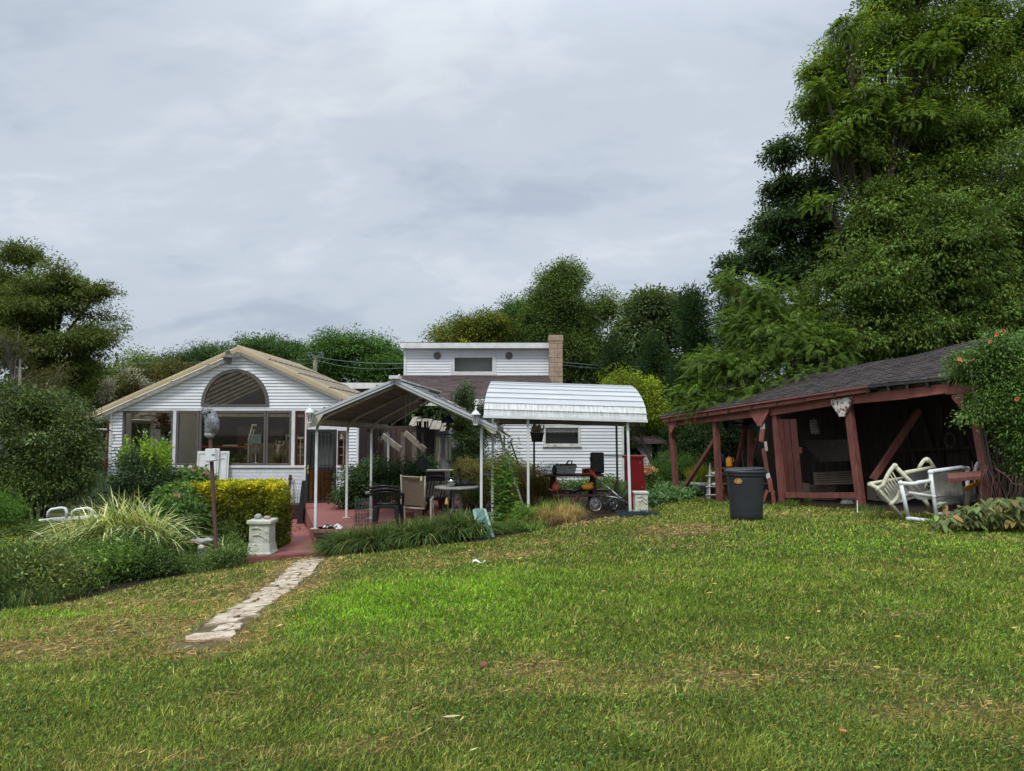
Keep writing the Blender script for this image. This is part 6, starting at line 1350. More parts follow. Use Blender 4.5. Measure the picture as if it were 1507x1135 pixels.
e_ = v+Vector((-.195, -.24, .69)); mm = MB(); nn = Vector((-.55, -.83, -.03)).normalized(); xx = Vector((.83, -.55, 0)).normalized(); pts = [e_+xx*(.062*math.cos(a_*PI/12)*(1 if math.cos(a_*PI/12) > 0 else 1.2))+Vector((0, 0, .048*math.sin(a_*PI/12))) for a_ in range(24)]; mm.prism(pts, nn*.012); mm.build('emblem', M['orange'] if False else mat('tan_emblem', (.50, .26, .06), (.30, .13, .03), rough=.5, scale=22, lo=.4, hi=.6), t)
mm = MB(); mm.prism([e_+nn*.0121+xx*dx+Vector((0, 0, dz)) for dx, dz in ((-.03, -.012), (-.01, -.02), (.022, -.018), (.03, .0), (.01, .012), (.0, .022), (-.012, .01))], nn*.004); mm.build('emblem_mark', mat('pale_emblem_mark', (.66, .42, .14), (.5, .3, .1), rough=.5), t)
# ================================================================ PIPE CHAIRS BY THE SHED
def pipe(mb, pts, r, n=9, fit=True):
    mb.tube(pts, r, n)
    if fit:
        for p in pts[1:-1]: mb.ball(p, r*1.3, 8, 6)
def arc3(a, m_, b, n=6): return [(a*(1-t)*(1-t)+m_*2*t*(1-t)+b*t*t) for t in [i/n for i in range(n+1)]]
YC = 12.9
A_ = lambda px, py, d=0: at(px, py, YC+d)
t = thing('pipe_chair', 'upright white plastic pipe chair with drooping grey fabric, nearest the hosta', 'chair', G(1350, YC), 'broken pipe chairs by the shed'); R_ = .034
mb = MB(); near = [A_(1325.5, 711), A_(1337, 763)]; pipe(mb, near, R_); pipe(mb, [A_(1337, 763), A_(1380, 768)], R_); pipe(mb, [A_(1369.5, 696), A_(1374, 731), A_(1380, 768)], R_)
pipe(mb, arc3(A_(1325.5, 711), A_(1345, 714), A_(1352, 710), 4)+[A_(1369, 708)], R_, fit=False); mb.ball(A_(1325.5, 711), R_*1.35, 10, 8); mb.ball(A_(1337, 763), R_*1.35, 10, 8); mb.ball(A_(1380, 768), R_*1.3, 10, 8)
mb.build('side_frame', M['pvc'], t)
mb = MB(); pipe(mb, [A_(1369.5, 694), A_(1414, 688, .5), A_(1424, 690, .6)], R_, fit=False); pipe(mb, [A_(1424, 690, .6), A_(1424, 757, .6)], R_); mb.ball(A_(1369.5, 695), R_*1.4, 10, 8); mb.ball(A_(1424, 690, .6), R_*1.35, 10, 8); mb.build('back_frame', M['pvc'], t)
mb = MB(); pipe(mb, [A_(1377, 742), A_(1420, 738, .6)], R_*.9); pipe(mb, [A_(1337, 725), A_(1374, 731)], R_*.8); pipe(mb, [A_(1380, 757, 0.0), A_(1418, 753, .6)], R_*.9)
mb.build('seat_rail', M['dirtywhite'], t)
mb = MB(); mb.sheet(lambda u, v: A_(1372, 697).lerp(A_(1418, 692, .5), u).lerp(A_(1376, 736).lerp(A_(1420, 732, .5), u), v)+Vector((0, .06*math.sin(PI*v)+.02*math.sin(u*9)*v, -.05*math.sin(PI*u)*v)), 12, 10, smooth=True); mb.build('back_sling', M['sling'], t)
mb = MB(); mb.sheet(lambda u, v: A_(1334, 725).lerp(A_(1376, 731), u).lerp(A_(1376, 718, .6).lerp(A_(1420, 722, .6), u), v)+Vector((0, 0, -.09*math.sin(PI*u)-.03*math.sin(PI*v))), 12, 10, smooth=True); mb.build('seat_sling', M['sling'], t)
for k in range(5): 
    pass
mb = MB()
for k in range(5): mb.beam(A_(1379+k*.5, 735+k*2.0, .05+k*.02), A_(1417, 730+k*2.2, .5), .02, .05)
mb.build('slat', M['sling'], t)
# tipped cream chair
t = thing('pipe_chair', 'yellowed pipe chair tipped over on its back beside the peeling shed post', 'chair', G(1310, YC+.35), 'broken pipe chairs by the shed'); B_ = lambda px, py, d=.15: at(px, py, YC+d)
mb = MB(); pipe(mb, [B_(1279, 712), B_(1291, 719), B_(1328, 762)], R_*1.05); pipe(mb, [B_(1317, 686), B_(1355, 724)], R_*1.05); pipe(mb, [B_(1291, 720)]+arc3(B_(1300, 714), B_(1307, 694), B_(1317, 685), 5), R_*1.05, fit=False); mb.ball(B_(1317, 686), R_*1.5, 10, 8); mb.ball(B_(1291, 719.5), R_*1.4, 10, 8)
pipe(mb, arc3(B_(1311, 741), B_(1320, 738), B_(1325, 722), 6), R_*1.05, fit=False); mb.ball(B_(1311, 741), R_*1.4, 10, 8); mb.build('side_frame', M['pvccream'], t)
mb = MB()
for k in range(6):
    u = k/5; a = B_(1299, 715).lerp(B_(1315, 690), u*.85); b = B_(1316, 737).lerp(B_(1326, 720), min(u*1.1, 1)); b = B_(1315+u*12, 737-u*22+4*u) ; mb.tube([a, b], .010, 6)
mb.build('arm_rod', M['pvccream'], t)
C_ = lambda px, py, d=.75: at(px, py, YC+d)
mb = MB(); pipe(mb, arc3(C_(1352, 690), C_(1361, 672), C_(1366, 676), 5)+[C_(1376, 690)], R_, fit=False); mb.ball(C_(1364, 677), R_*1.5, 10, 8); pipe(mb, [C_(1355, 728), C_(1373, 754)], R_*1.1); pipe(mb, [C_(1345, 705), C_(1365, 721)], R_*.6, fit=False); pipe(mb, [C_(1350, 702), C_(1368, 718)], R_*.6, fit=False); pipe(mb, [C_(1372, 694), C_(1352, 733)], R_*.7, fit=False); mb.build('far_side_frame', M['pvccream'], t)
mb = MB(); pipe(mb, [B_(1331, 696, .2), C_(1374, 688)], R_*1.05); pipe(mb, [B_(1279, 712), C_(1328, 704)], R_*.9); pipe(mb, [B_(1328, 730), C_(1357, 728)], R_*.9); mb.build('cross_pipe', M['pvccream'], t)
mb = MB(); mb.sheet(lambda u, v: B_(1281, 713).lerp(C_(1326, 703), u).lerp(B_(1318, 742).lerp(C_(1354, 731), u), v)+Vector((0, .05*math.sin(PI*v), -.10*math.sin(PI*v))), 10, 10, smooth=True); mb.build('seat_sling', M['sling'], t)
mb = MB(); mb.sheet(lambda u, v: B_(1332, 697, .2).lerp(C_(1373, 690), u).lerp(B_(1336, 727, .2).lerp(C_(1362, 722), u), v)+Vector((0, .04*math.sin(PI*v), 0)), 8, 8, smooth=True); mb.build('back_sling', M['sling'], t)
# third chair behind: just its bent arm shows
t = thing('pipe_chair', 'grey pipe chair mostly hidden behind the leaning red board, one bent arm showing', 'chair', G(1436, YC+1), 'broken pipe chairs by the shed'); E_ = lambda px, py, d=1.0: at(px, py, YC+d)
mb = MB(); pipe(mb, [E_(1436, 728)]+arc3(E_(1436, 694), E_(1436, 683), E_(1443, 680), 4)+[E_(1460, 680)], .04, fit=False); pipe(mb, [E_(1445, 745), E_(1445, 690)], .035); mb.build('arm', M['dirtywhite'], t)
mb = MB(); mb.sheet(lambda u, v: E_(1402, 716).lerp(E_(1450, 716), u).lerp(E_(1404, 738).lerp(E_(1448, 740), u), v), 6, 6); mb.build('seat_sling', M['sling'], t)
# leaning red board, yellow board stool
t = thing('red_plank_table', 'short red planked top leaning behind the white pipe chair', 'table', E_(1420, 740, .55)); D__ = lambda px, py, d=.55: at(px, py, YC+d)
mb = MB(); mb.hexa([D__(1396, 704, -.7), D__(1443, 700, -.5), D__(1446, 692, .3), D__(1394, 697, .0)]+[D__(1396, 710, -.7)*1.0, D__(1443, 706, -.5), D__(1446, 697, .3), D__(1394, 703, .0)]); mb.build('table_top', M['redwood'], t, bev=.006)
for px in (1400, 1438): mb = MB(); mb.beam(D__(px, 706), D__(px+3, 752), .05, .05); mb.build('leg', M['redwood'], t)
t = thing('yellow_step_stool', 'small wooden trestle with a tilted yellow top board by the corner shed post', 'stool', G(1435, YC+.3)); H_ = lambda px, py, d=.3: at(px, py, YC+d)
mb = MB(); mb.hexa([H_(1419, 718, .2), H_(1445, 706, .2), H_(1447, 711, .25), H_(1421, 724, .25), H_(1418, 717, .5), H_(1444, 705, .5), H_(1446, 710, .55), H_(1420, 723, .55)]); mb.build('top_board', M['yellowp'], t, bev=.004)
for (a, b, c, d) in ((1426, 722, 1421, 747), (1441, 712, 1446, 742)): mb = MB(); mb.beam(H_(a, b), H_(c, d), .04, .06); mb.build('leg', M['cement'], t)

# ================================================================ HOSTA, TRUMPET VINE
def hosta():
    c = G(1455, 11.7); root = thing('hosta_clump', 'wide low clump of droopy pale-edged hosta leaves at the right edge', 'plant', c); rr = random.Random(5)
    Cs, Ds, Sz, T = [], [], [], []
    for px, py, q, sp_ in ((1404, 770, 160, 14), (1435, 762, 260, 22), (1475, 758, 260, 26), (1505, 756, 200, 22), (1545, 756, 120, 20)):
        for i in range(q):
            Y_ = 11.7+rr.uniform(-.35, .5); v = at(px+rr.gauss(0, sp_), py+rr.uniform(-25, 16)*(1-.5*abs(px-1470)/80*(px<1440)), Y_); v.z = max(v.z, gz(v.x, v.y)+.05)
            Cs.append(tuple(v)); a = rr.uniform(0, 2*PI); Ds.append((math.cos(a), math.sin(a)-.4, -rr.uniform(.1, 1.0))); Sz.append(rr.uniform(.10, .17)); 
    n = len(Cs); C = np.array(Cs); D = unit(np.array(Ds)); L = np.array(Sz)[:, None]; N = rng.normal(size=(n, 3))*.35+np.array([0, -.5, 1]); S_ = unit(np.cross(D, N)); N = np.cross(S_, D)
    ks = [0, .18, .42, .68, .88, 1]; ws = [.03, .20, .27, .23, .12, .01]; V = []
    for k_, w_ in zip(ks, ws):
        mid = C+D*L*k_-np.array([0, 0, 1])*L*.35*k_*k_; V += [mid-S_*L*w_*.85+N*L*.13*w_*2, mid, mid+S_*L*w_*.85+N*L*.13*w_*2]
    V = np.stack(V, 1).reshape(-1, 3); i0 = np.arange(n)*18; Fs = []
    for k in range(5):
        for q in (0, 1): Fs.append(np.stack([i0+k*3+q, i0+k*3+q+1, i0+k*3+q+4, i0+k*3+q+3], 1))
    base = tints(n, (.055, .080, .027), .35); br = rng.random(n) < .06; base[br] = tints(br.sum(), (.15, .12, .05), .2)
    T = np.repeat(base[:, None, :], 18, 1); T[:, [0, 2, 3, 5, 6, 8, 9, 11, 12, 14]] *= np.array([1.35, 1.2, 1.15])
    npmesh('foliage', V, np.concatenate(Fs), M['gloss_leaf'], np.clip(T.reshape(-1, 3), 0, .8), root, smooth=True)
    mb = MB()
    for i in range(16): v = C[rr.randrange(n)]; b = Vector((v[0]*.9+c.x*.1, v[1], gz(v[0], v[1])-.02)); mb.tube([b, Vector(v)], .006, 4)
    mb.build('stem', M['stem'], root)
hosta()
root = shrub('trumpet_vine', 'sprawling green vine with orange trumpet flowers covering the near corner of the shed',
      [(1422, 528, 12.9, 24, 12, .35), (1470, 500, 12.8, 24, 18, .4), (1480, 540, 12.8, 55, 40, .7), (1500, 510, 13, 40, 26, .7), (1445, 535, 13, 36, 20, .5), (1505, 590, 12.6, 50, 40, .7), (1460, 580, 12.8, 36, 30, .5), (1500, 640, 12.7, 32, 40, .5), (1425, 540, 13.1, 22, 12, .4), (1550, 560, 12.8, 60, 90, .8), (1500, 680, 12.8, 22, 26, .4), (1440, 600, 12.7, 26, 12, .3), (1428, 612, 12.6, 12, 7, .2)],
      880, 56, .15, .062, (.060, .115, .030), cat='vine', seed=51, shell=.45, gap=.35, stems=26, flat=.6, m='gloss_leaf', cvar=.32)
for px, py, Y_ in ((1410, 535, 12.6), (1413, 531, 12.6), (1460, 506, 12.5), (1470, 494, 12.5), (1476, 490, 12.5), (1497, 588, 12.1), (1506, 586, 12.1), (1427, 531, 12.7)):
    v = at(px, py, Y_); d = Vector((random.uniform(-1, 1), -.6, random.uniform(-.1, .5))).normalized(); mb = MB(); mb.lathe(v, [(.006, 0), (.012, .04), (.018, .06), (.036, .075), (.032, .077), (.009, .055)], 8, axis=d, caps=False)
    M['trumpet'] = M.get('trumpet') or mat('orange_petal', (.58, .20, .07), (.42, .11, .05), rough=.6); mb.build('trumpet_flower', M['trumpet'], root)
rr = random.Random(3); mb = MB()
for i in range(34):
    b = at(rr.uniform(1440, 1506), 740, 12.6+rr.uniform(-.2, .3)); b.z = gz(b.x, b.y); pts = [b]; 
    for k in range(5): b = b+Vector((rr.gauss(0, .07), rr.gauss(0, .05), rr.uniform(.1, .25))); pts.append(b)
    mb.tube(pts, [.009, .008, .007, .006, .005, .003], 5)
mb.tube([at(1465, 690, 12.4), at(1480, 700, 12.4), at(1490, 712, 12.4), at(1505, 715, 12.3)], .012, 6); mb.build('bare_stem', M['rust'], root)

# ================================================================ PICNIC TABLE AND WHAT LIES ON IT
YT_ = 17.2; T_ = lambda px, py, d=0: at(px, py, YT_+d)
zt = T_(850, 699).z; zs = T_(850, 726).z; x0, x1 = T_(801, 700).x, T_(889, 700).x
PT = thing('picnic_table', 'dark maroon wooden picnic table buried in tools under the white barrel awning', 'picnic table', (T_(850, 700).x, YT_+.4, gz(T_(850, 700).x, YT_+.4)))
for k in range(5): mb = MB(); mb.bb(x0, x1, YT_+.02+k*.15, YT_+.155+k*.15, zt-.045, zt); mb.build('top_plank', M['maroon'], PT, bev=.006)
for yy in (YT_-.42, YT_+.98): 
    mb = MB(); mb.bb(T_(812, 700).x, T_(905, 700).x, yy, yy+.25, zs-.045, zs); mb.build('seat', M['maroon'], PT, bev=.008)
for x in (x0+.22, x1-.22):
    for (ya, yb) in ((YT_-.35, YT_+.25), (YT_+1.15, YT_+.55)):
        g_ = gz(x, ya)-.03; mb = MB(); mb.beam((x, ya, g_), (x, yb, zt-.05), .05, .10, up=(1, 0, 0)); mb.build('leg', M['maroon'], PT, bev=.005)
    mb = MB(); mb.bb(x+.03, x+.07, YT_-.3, YT_+1.1, zs-.14, zs-.05); mb.build('cross_beam', M['maroon'], PT)
t = thing('grey_tool_tub', 'grey plastic tub heaped with oddments on the picnic table', 'tub', T_(832, 699, .3)); a, b = T_(821, 697, .2), T_(846, 697, .2); zz = T_(830, 686, .3).z
mb = MB(); mb.hexa([(a.x, a.y, zt+.005), (b.x, a.y, zt+.005), (b.x, a.y+.28, zt+.005), (a.x, a.y+.28, zt+.005), (a.x-.04, a.y-.03, zz), (b.x+.04, a.y-.03, zz), (b.x+.04, a.y+.31, zz), (a.x-.04, a.y+.31, zz)]); mb.bb(a.x-.055, b.x+.055, a.y-.045, a.y+.325, zz-.02, zz+.008); mb.build('tub', M['stonegrey'], t, bev=.008)
mb = MB()
for i in range(7): mb.ball((a.x+(b.x-a.x)*i/6, a.y+.14, zz+.02), .05, 8, 6, (1, 1, .7), .2)
mb.tube([(a.x+.2, a.y+.1, zz+.03), (a.x+.26, a.y+.1, zz+.12), (a.x+.34, a.y+.1, zz+.12), (a.x+.33, a.y+.1, zz+.03)], .02, 7); mb.build('oddment', M['bark'], t)
t = thing('black_jar', 'black jar standing beside the grey tub on the picnic table', 'jar', T_(816, 699, .3)); v = Vector((T_(816, 699, .3).x, YT_+.3, zt)); mb = MB(); mb.lathe(v, [(.05, .002), (.055, .02), (.055, .14), (.035, .17)], 14); mb.build('body', M['blackplastic'], t); mb = MB(); mb.lathe(v+Vector((0, 0, .165)), [(.038, 0), (.038, .04), (.02, .045)], 12); mb.build('lid', M['blackplastic'], t)
t = thing('red_tool_box', 'small open red tool box with clutter on the picnic table before the tall black case', 'tool box', T_(866, 699, .2)); v = Vector((T_(866, 699, .2).x, YT_+.25, zt)); mb = MB(); mb.bb(v.x-.14, v.x+.14, v.y-.1, v.y+.1, v.z+.003, v.z+.03); mb.bb(v.x-.14, v.x-.125, v.y-.1, v.y+.1, v.z+.031, v.z+.14); mb.bb(v.x+.125, v.x+.14, v.y-.1, v.y+.1, v.z+.031, v.z+.12); mb.bb(v.x-.124, v.x+.124, v.y+.085, v.y+.1, v.z+.031, v.z+.13); mb.build('tray', M['orange'], t, bev=.003); mb = MB()
for i in range(5): mb.beam((v.x-.1+i*.045, v.y-.05, v.z+.04), (v.x-.06+i*.04, v.y+.05, v.z+.13+.01*i), .02, .02)
mb.build('tool', M['black'], t)
t = thing('black_case', 'tall black soft case standing upright at the far end of the picnic table', 'case', T_(879, 699, .5)); a, b = T_(869.5, 699, .5), T_(889.5, 699, .5); z1 = T_(880, 666, .5).z; mb = MB(); mb.hexa([(a.x, a.y, zt+.002), (b.x, a.y, zt+.002), (b.x, a.y+.16, zt+.002), (a.x, a.y+.16, zt+.002), (a.x, a.y+.02, z1), (b.x, a.y+.02, z1), (b.x, a.y+.17, z1), (a.x, a.y+.17, z1)]); mb.build('shell', M['blackplastic'], t, bev=.035)
mb = MB(); mb.tube([(a.x-.0, a.y, z1-.1), (a.x-.03, a.y-.02, z1-.13), (a.x-.01, a.y-.02, z1-.2)], .01, 6); mb.beam((a.x+.02, a.y-.01, zt+.2), (b.x-.03, a.y-.0, z1-.14), .02, .03); mb.build('strap', M['black'], t)
mb = MB(); mb.beam(T_(890, 671, .5), T_(934, 671.5, .9), .03, .03); o = mb.build('dark_pole', M['black'], org=T_(890, 671, .5)); tag(o, 'thin black pole resting level between the black case and the red cabinet', 'pole')
t = thing('clear_dome_cover', 'clear plastic dome cover resting on the picnic table behind the black jar', 'dome', T_(815, 698, .55)); c = T_(815, 697, .6); mb = MB(); mb.lathe((c.x, c.y, zt+.003), [(.33*math.cos(k*PI/16), .26*math.sin(k*PI/16)) for k in range(8)]+[(.02, .26)], 24, caps=False); mb.build('dome', M['clearplastic'], t)
# on and around the seat
t = thing('orange_leaf_blower', 'orange and black garden blower lying on the near seat of the picnic table', 'blower', T_(864, 724, -.3)); v = T_(864, 717, -.3); mb = MB(); mb.ball(v, .12, 14, 10, (1.25, .8, .62)); mb.beam(v+Vector((-.05, 0, .04)), v+Vector((.13, 0, .09)), .07, .05); mb.build('housing', M['yellowp'], t); mb = MB(); mb.tube([v+Vector((-.1, 0, -.01)), v+Vector((-.25, -.02, -.07)), v+Vector((-.42, -.04, -.13))], [.05, .045, .035], 10); mb.build('nozzle', M['blackplastic'], t)
t = thing('rusty_orange_tool', 'orange-red power tool slumped on the seat at the left end of the picnic table', 'power tool', T_(817, 722, -.4)); v = T_(818, 718, -.4); mb = MB(); mb.ball(v, .09, 10, 8, (1, .8, 1.1), .08); mb.tube([v, v+Vector((-.1, -.03, -.06)), v+Vector((-.16, -.04, -.02))], .025, 7); mb.tube([v+Vector((-.04, 0, .08)), v+Vector((.03, 0, .15)), v+Vector((.09, 0, .08))], .018, 6); mb.build('housing', M['terracotta'], t)
t = thing('string_trimmer', 'string trimmer with an orange grip and pale shaft leaning across the picnic table', 'trimmer', G(920, YT_-.9)); mb = MB(); a, b = at(877, 703, YT_-.35), at(919, 738, YT_-.9); mb.tube([a, b], .02, 8); mb.build('shaft', M['silver'], t); mb = MB(); c = at(868, 692, YT_-.28); mb.tube([c, c.lerp(a, .6), a, a.lerp(b, .08)], [.03, .045, .035, .025], 8); mb.build('grip', M['orange'], t); mb = MB(); mb.tube([b, b+Vector((.05, 0, -.05)), b+Vector((.1, .02, -.09))], [.03, .04, .06], 8); mb.build('head', M['blackplastic'], t)
# bicycle trailer / cart: spoked wheel with black frame
YK = 15.9; K = lambda px, py, d=0: at(px, py, YK+d); c = K(876.5, 743); rw = 10.2*YK/1085
t = thing('folded_bicycle_trailer', 'collapsed black-framed trailer with spoked wheels in front of the picnic table', 'trailer', G(885, YK))
def wheel(c, r, ax, parent):
    ax = Vector(ax).normalized(); u = ax.cross(Vector((0, 0, 1))).normalized(); w = ax.cross(u); mb = MB(); mb.tube([c+u*r*math.cos(k*PI/20)+w*r*math.sin(k*PI/20) for k in range(40)], .018, 8, close=True); ty = mb.build('wheel', M['blackplastic'], parent)
    mb = MB(); mb.tube([c+u*(r-.025)*math.cos(k*PI/20)+w*(r-.025)*math.sin(k*PI/20) for k in range(40)], .010, 6, close=True)
    for k in range(20): a_ = k*PI/10; mb.tube([c+ax*.02*(1 if k % 2 else -1), c+u*(r-.03)*math.cos(a_)+w*(r-.03)*math.sin(a_)], .0035, 4)
    mb.lathe(c, [(.02, -.03), (.02, .03)], 8, axis=ax); mb.build('rim', M['silver'], ty)
wheel(c, rw, (.25, -1, 0), t); wheel(K(902, 741, .45), rw, (.6, -.8, .2), t)
mb = MB()
for pts in ([K(876, 743, .05), K(893, 741, .2), K(914, 727, .1), K(924, 712, .3)], [K(890, 752), K(912, 737), K(926, 723)], [K(897, 720, .2), K(912, 735, .1), K(921, 750, 0)], [K(886, 730, .2), K(905, 727, .3), K(918, 740, .2), K(912, 752, .1)], [K(902, 712, .2), K(908, 706, .2), K(904, 722, .2)], [K(880, 724, .3), K(900, 748, .2)], [K(905, 753, 0), K(921, 752, .1), K(925, 742, .2)]): mb.tube(pts, .017, 7)
mb.build('frame', M['black'], t); mb = MB()
for k in range(7): mb.tube([K(887+k*4, 731+k*.5, .25), K(891+k*4, 751, .1)], .007, 5)
for k in range(5): mb.tube([K(886, 733+k*4, .25), K(918, 735+k*4, .12)], .006, 5)
mb.build('rod', M['black'], t); mb = MB(); mb.tube([K(892, 730, .1), K(906, 732, .1), K(918, 738, .1)], .012, 6); mb.build('tie_bar', M['silver'], t)
a, b = at(842, 742, 15.6), at(851, 731, 15.9); mb = MB(); mb.beam(a, b, .06, .04); mb.beam(a, a+Vector((.0, 0, -.1)), .04, .04); o = mb.build('maroon_offcut', M['maroon'], org=a); tag(o, 'short maroon offcut leaning in the dry grass before the picnic table', 'offcut')

# ================================================================ RED CABINET, PLINTHS, NETTING
t = thing('red_cabinet', 'tall bright red metal cabinet leaning behind the right awning post', 'cabinet', G(935, 17.0)); Cc = lambda px, py, d=0: at(px, py, 17.0+d)
f = [Cc(922.5, 745), Cc(948, 720.5), Cc(946, 673), Cc(919, 673)]
bl_, br_, tr_, tl_ = Cc(925, 748), Cc(952, 748), Cc(946.5, 674), Cc(918.5, 674); dp = Vector((.1, .55, 0)); mb = MB(); mb.hexa([bl_, br_, br_+dp, bl_+dp, tl_, tr_, tr_+dp, tl_+dp]); mb.build('body', M['brightred'], t, bev=.01)
mb = MB(); mb.hexa([tl_+Vector((-.05, -.05, 0)), tr_+Vector((.03, -.05, 0)), tr_+dp+Vector((.03, .02, 0)), tl_+dp+Vector((-.05, .02, 0))]+[q+Vector((0, 0, .05)) for q in (tl_+Vector((-.05, -.05, 0)), tr_+Vector((.03, -.05, 0)), tr_+dp+Vector((.03, .02, 0)), tl_+dp+Vector((-.05, .02, 0)))]); mb.build('lid', M['brightred'], t, bev=.008)
n_ = Vector((0, -1, 0)); mb = MB(); inn = lambda u, v: bl_.lerp(br_, u).lerp(tl_.lerp(tr_, u), v)+n_*.012; 
mb.prism([inn(.12, .06), inn(.9, .06), inn(.9, .93), inn(.12, .93)], (0, -.012, 0)); d0 = mb.build('door', M['brightred'], t, bev=.006); mb = MB()
for (u, v) in ((.82, .42), (.8, .9)): mb.ball(inn(u, v)+n_*.02, .015, 8, 6)
mb.build('handle', M['silver'], d0)
def plinth(px, Y, z0, hpx, wpx, lab, grp, wfoot):
    s = Y/1085; w = wpx*s; h = hpx*s; x = at(px, 640, Y).x; c = Vector((x, Y+w/2, z0)); t = thing('dolphin_plinth', lab, 'plinth', c, grp)
    def ring(f, z): return [c+Vector((sx_*w*f/2, sy_*w*f/2, z*h)) for sx_, sy_ in ((-1, -1), (1, -1), (1, 1), (-1, 1))]
    mb = MB(); L_ = [(1.0, 0), (1.02, .04), (.94, .10), (.86, .30), (.82, .34), (.82, .80), (.84, .86), (.95, .88), (1.0, .90), (1.0, .97), (.96, 1.0)] if wfoot else [(1.0, 0), (1, .07), (.92, .10), (.90, .13), (.90, .85), (.94, .88), (1.04, .90), (1.04, .98), (1, 1.0)]
    for (f0, h0), (f1, h1) in zip(L_[:-1], L_[1:]): mb.hexa(ring(f0, h0)+ring(f1, h1)) if False else None
    k = len(mb.v)
    for f_, h_ in L_: mb.v += [tuple(q) for q in ring(f_, h_)]
    for i in range(len(L_)-1):
        for j in range(4): mb.f.append((k+i*4+j, k+i*4+(j+1) % 4, k+(i+1)*4+(j+1) % 4, k+(i+1)*4+j)); mb.sm.append(False)
    mb.f.append((k+3, k+2, k+1, k)); mb.sm.append(False); e = k+(len(L_)-1)*4; mb.f.append((e, e+1, e+2, e+3)); mb.sm.append(False)
    mb.build('pedestal', M['concrete'], t, bev=.012)
    mb = MB(); fy = c.y-w*(.41 if wfoot else .45)-.006
    for (cx_, cz_, L, th, dr_) in ((-.02, .70, .30, .045, -1), (.0, .50, .27, .035, -1)):       # leaping dolphins in low relief
        pts = []; rad = []
        for k in range(9):
            u = k/8; pts.append(Vector((c.x+(cx_+(u-.5)*L*2)*w, fy, c.z+(cz_+.075*math.sin(PI*u)-.10*u+.05)*h))); rad.append(max(.006, th*w*(math.sin(PI*min(u*1.25+.06, 1)))**.7))
        mb.tube(pts, rad, 8); tp = pts[-1]; mb.tube([tp, tp+Vector((.03*1, 0, .03))], [.012, .004], 5); mb.tube([tp, tp+Vector((.04, 0, -.01))], [.012, .004], 5); md = pts[4]; mb.tube([md, md+Vector((.03, 0, .05))], [.014, .003], 5); mb.tube([pts[2], pts[2]+Vector((.02, 0, -.05))], [.012, .003], 5)
    mb.build('dolphin_relief', M['concrete'], t); return c, w, h
c, w, h = plinth(943.5, 15.6, gz(at(943, 640, 15.7).x, 15.7), 31, 21, 'white cast plinth with leaping dolphins beside the foot of the right awning post', 'dolphin plinths', False)
c, w, h = plinth(383, 14.5, ZL+.0, 50.5, 36, 'mossy cast plinth with leaping dolphins on the corner of the lower deck', 'dolphin plinths', True)
zt2 = c.z+h; v = Vector((c.x-.09, c.y, zt2+.05)); mb = MB(); mb.ball(v, .075, 10, 8, (1, .9, .75), .14); o = mb.build('grey_rock', M['stonegrey'], org=v); tag(o, 'grey round rock sitting on the mossy plinth', 'rock')
v = Vector((c.x+.09, c.y, zt2+.03)); mb = MB(); mb.ball(v, .075, 10, 8, (1, .7, .5), .08); o = mb.build('tan_rock', M['cement'], org=v); tag(o, 'flat tan stone sitting on the mossy plinth', 'rock')
v = gp(938, 760); n = 5200; P = np.array([tuple(v)])+rng.normal(size=(n, 3))*np.array([.22, .16, .0]); P = P[(np.abs(P[:, 0]-v.x) < .42)]; n = len(P); P[:, 2] = gzn(P[:, 0], P[:, 1])+rng.random(n)*.07+.01; o = leaves('bird_netting', P, .06+rng.random(n)*.05, tints(n, (.035, .065, .085), .3), M['petal'], D=rng.normal(size=(n, 3))*np.array([1, 1, .25]), aspect=.07, fold=0, org=tuple(v)); tag(o, 'heap of blue-green garden netting on the lawn before the white plinth', 'netting')

# ================================================================ THINGS AROUND THE SECOND AWNING
t = thing('hanging_planter', 'black pot with dry stalks hanging under the barrel awning', 'hanging pot', at(790.5, 650, 16)); c = at(790.5, 650, 16); mb = MB(); mb.lathe(c, [(.10, -.01), (.115, .0), (.145, .17), (.162, .18), (.162, .20), (.13, .20)], 18); mb.build('pot', M['blackplastic'], t); mb = MB(); tp = Vector((c.x-.02, 16, pa.z-.02))
for k in range(4): a_ = k*PI/2+.4; mb.tube([c+Vector((.15*math.cos(a_), .15*math.sin(a_), .2)), tp], .004, 4)
mb.build('hanger', M['black'], t); n = 90; P = np.array([tuple(c+Vector((0, 0, .19)))])+rng.normal(size=(n, 3))*np.array([.06, .06, .005]); D = rng.normal(size=(n, 3))*.35; D[:, 2] = 1; leaves('dry_stalk', P, .1+rng.random(n)*.13, tints(n, (.35, .28, .15)), M['petal'], t, D=D, aspect=.06)
for (p0, y0, Y0, p1, y1, Y1, r, m_, lab) in ((729, 622, 16.2, 769, 744, 15.8, .030, 'white', 'white pole leaning from the awning corner down to the grass'), (752, 652, 16.5, 777, 722, 16.0, .016, 'rust', 'thin dark pole leaning against the left awning post'), (742, 640, 16.6, 743, 712, 16.6, .02, 'white', 'short white pole standing among the tall weeds')):
    a, b = at(p0, y0, Y0), at(p1, y1, Y1); mb = MB(); mb.tube([a, b], r, 8); o = mb.build('leaning_pole', M[m_], org=b); tag(o, lab, 'pole', 'poles at the left end of the awning')
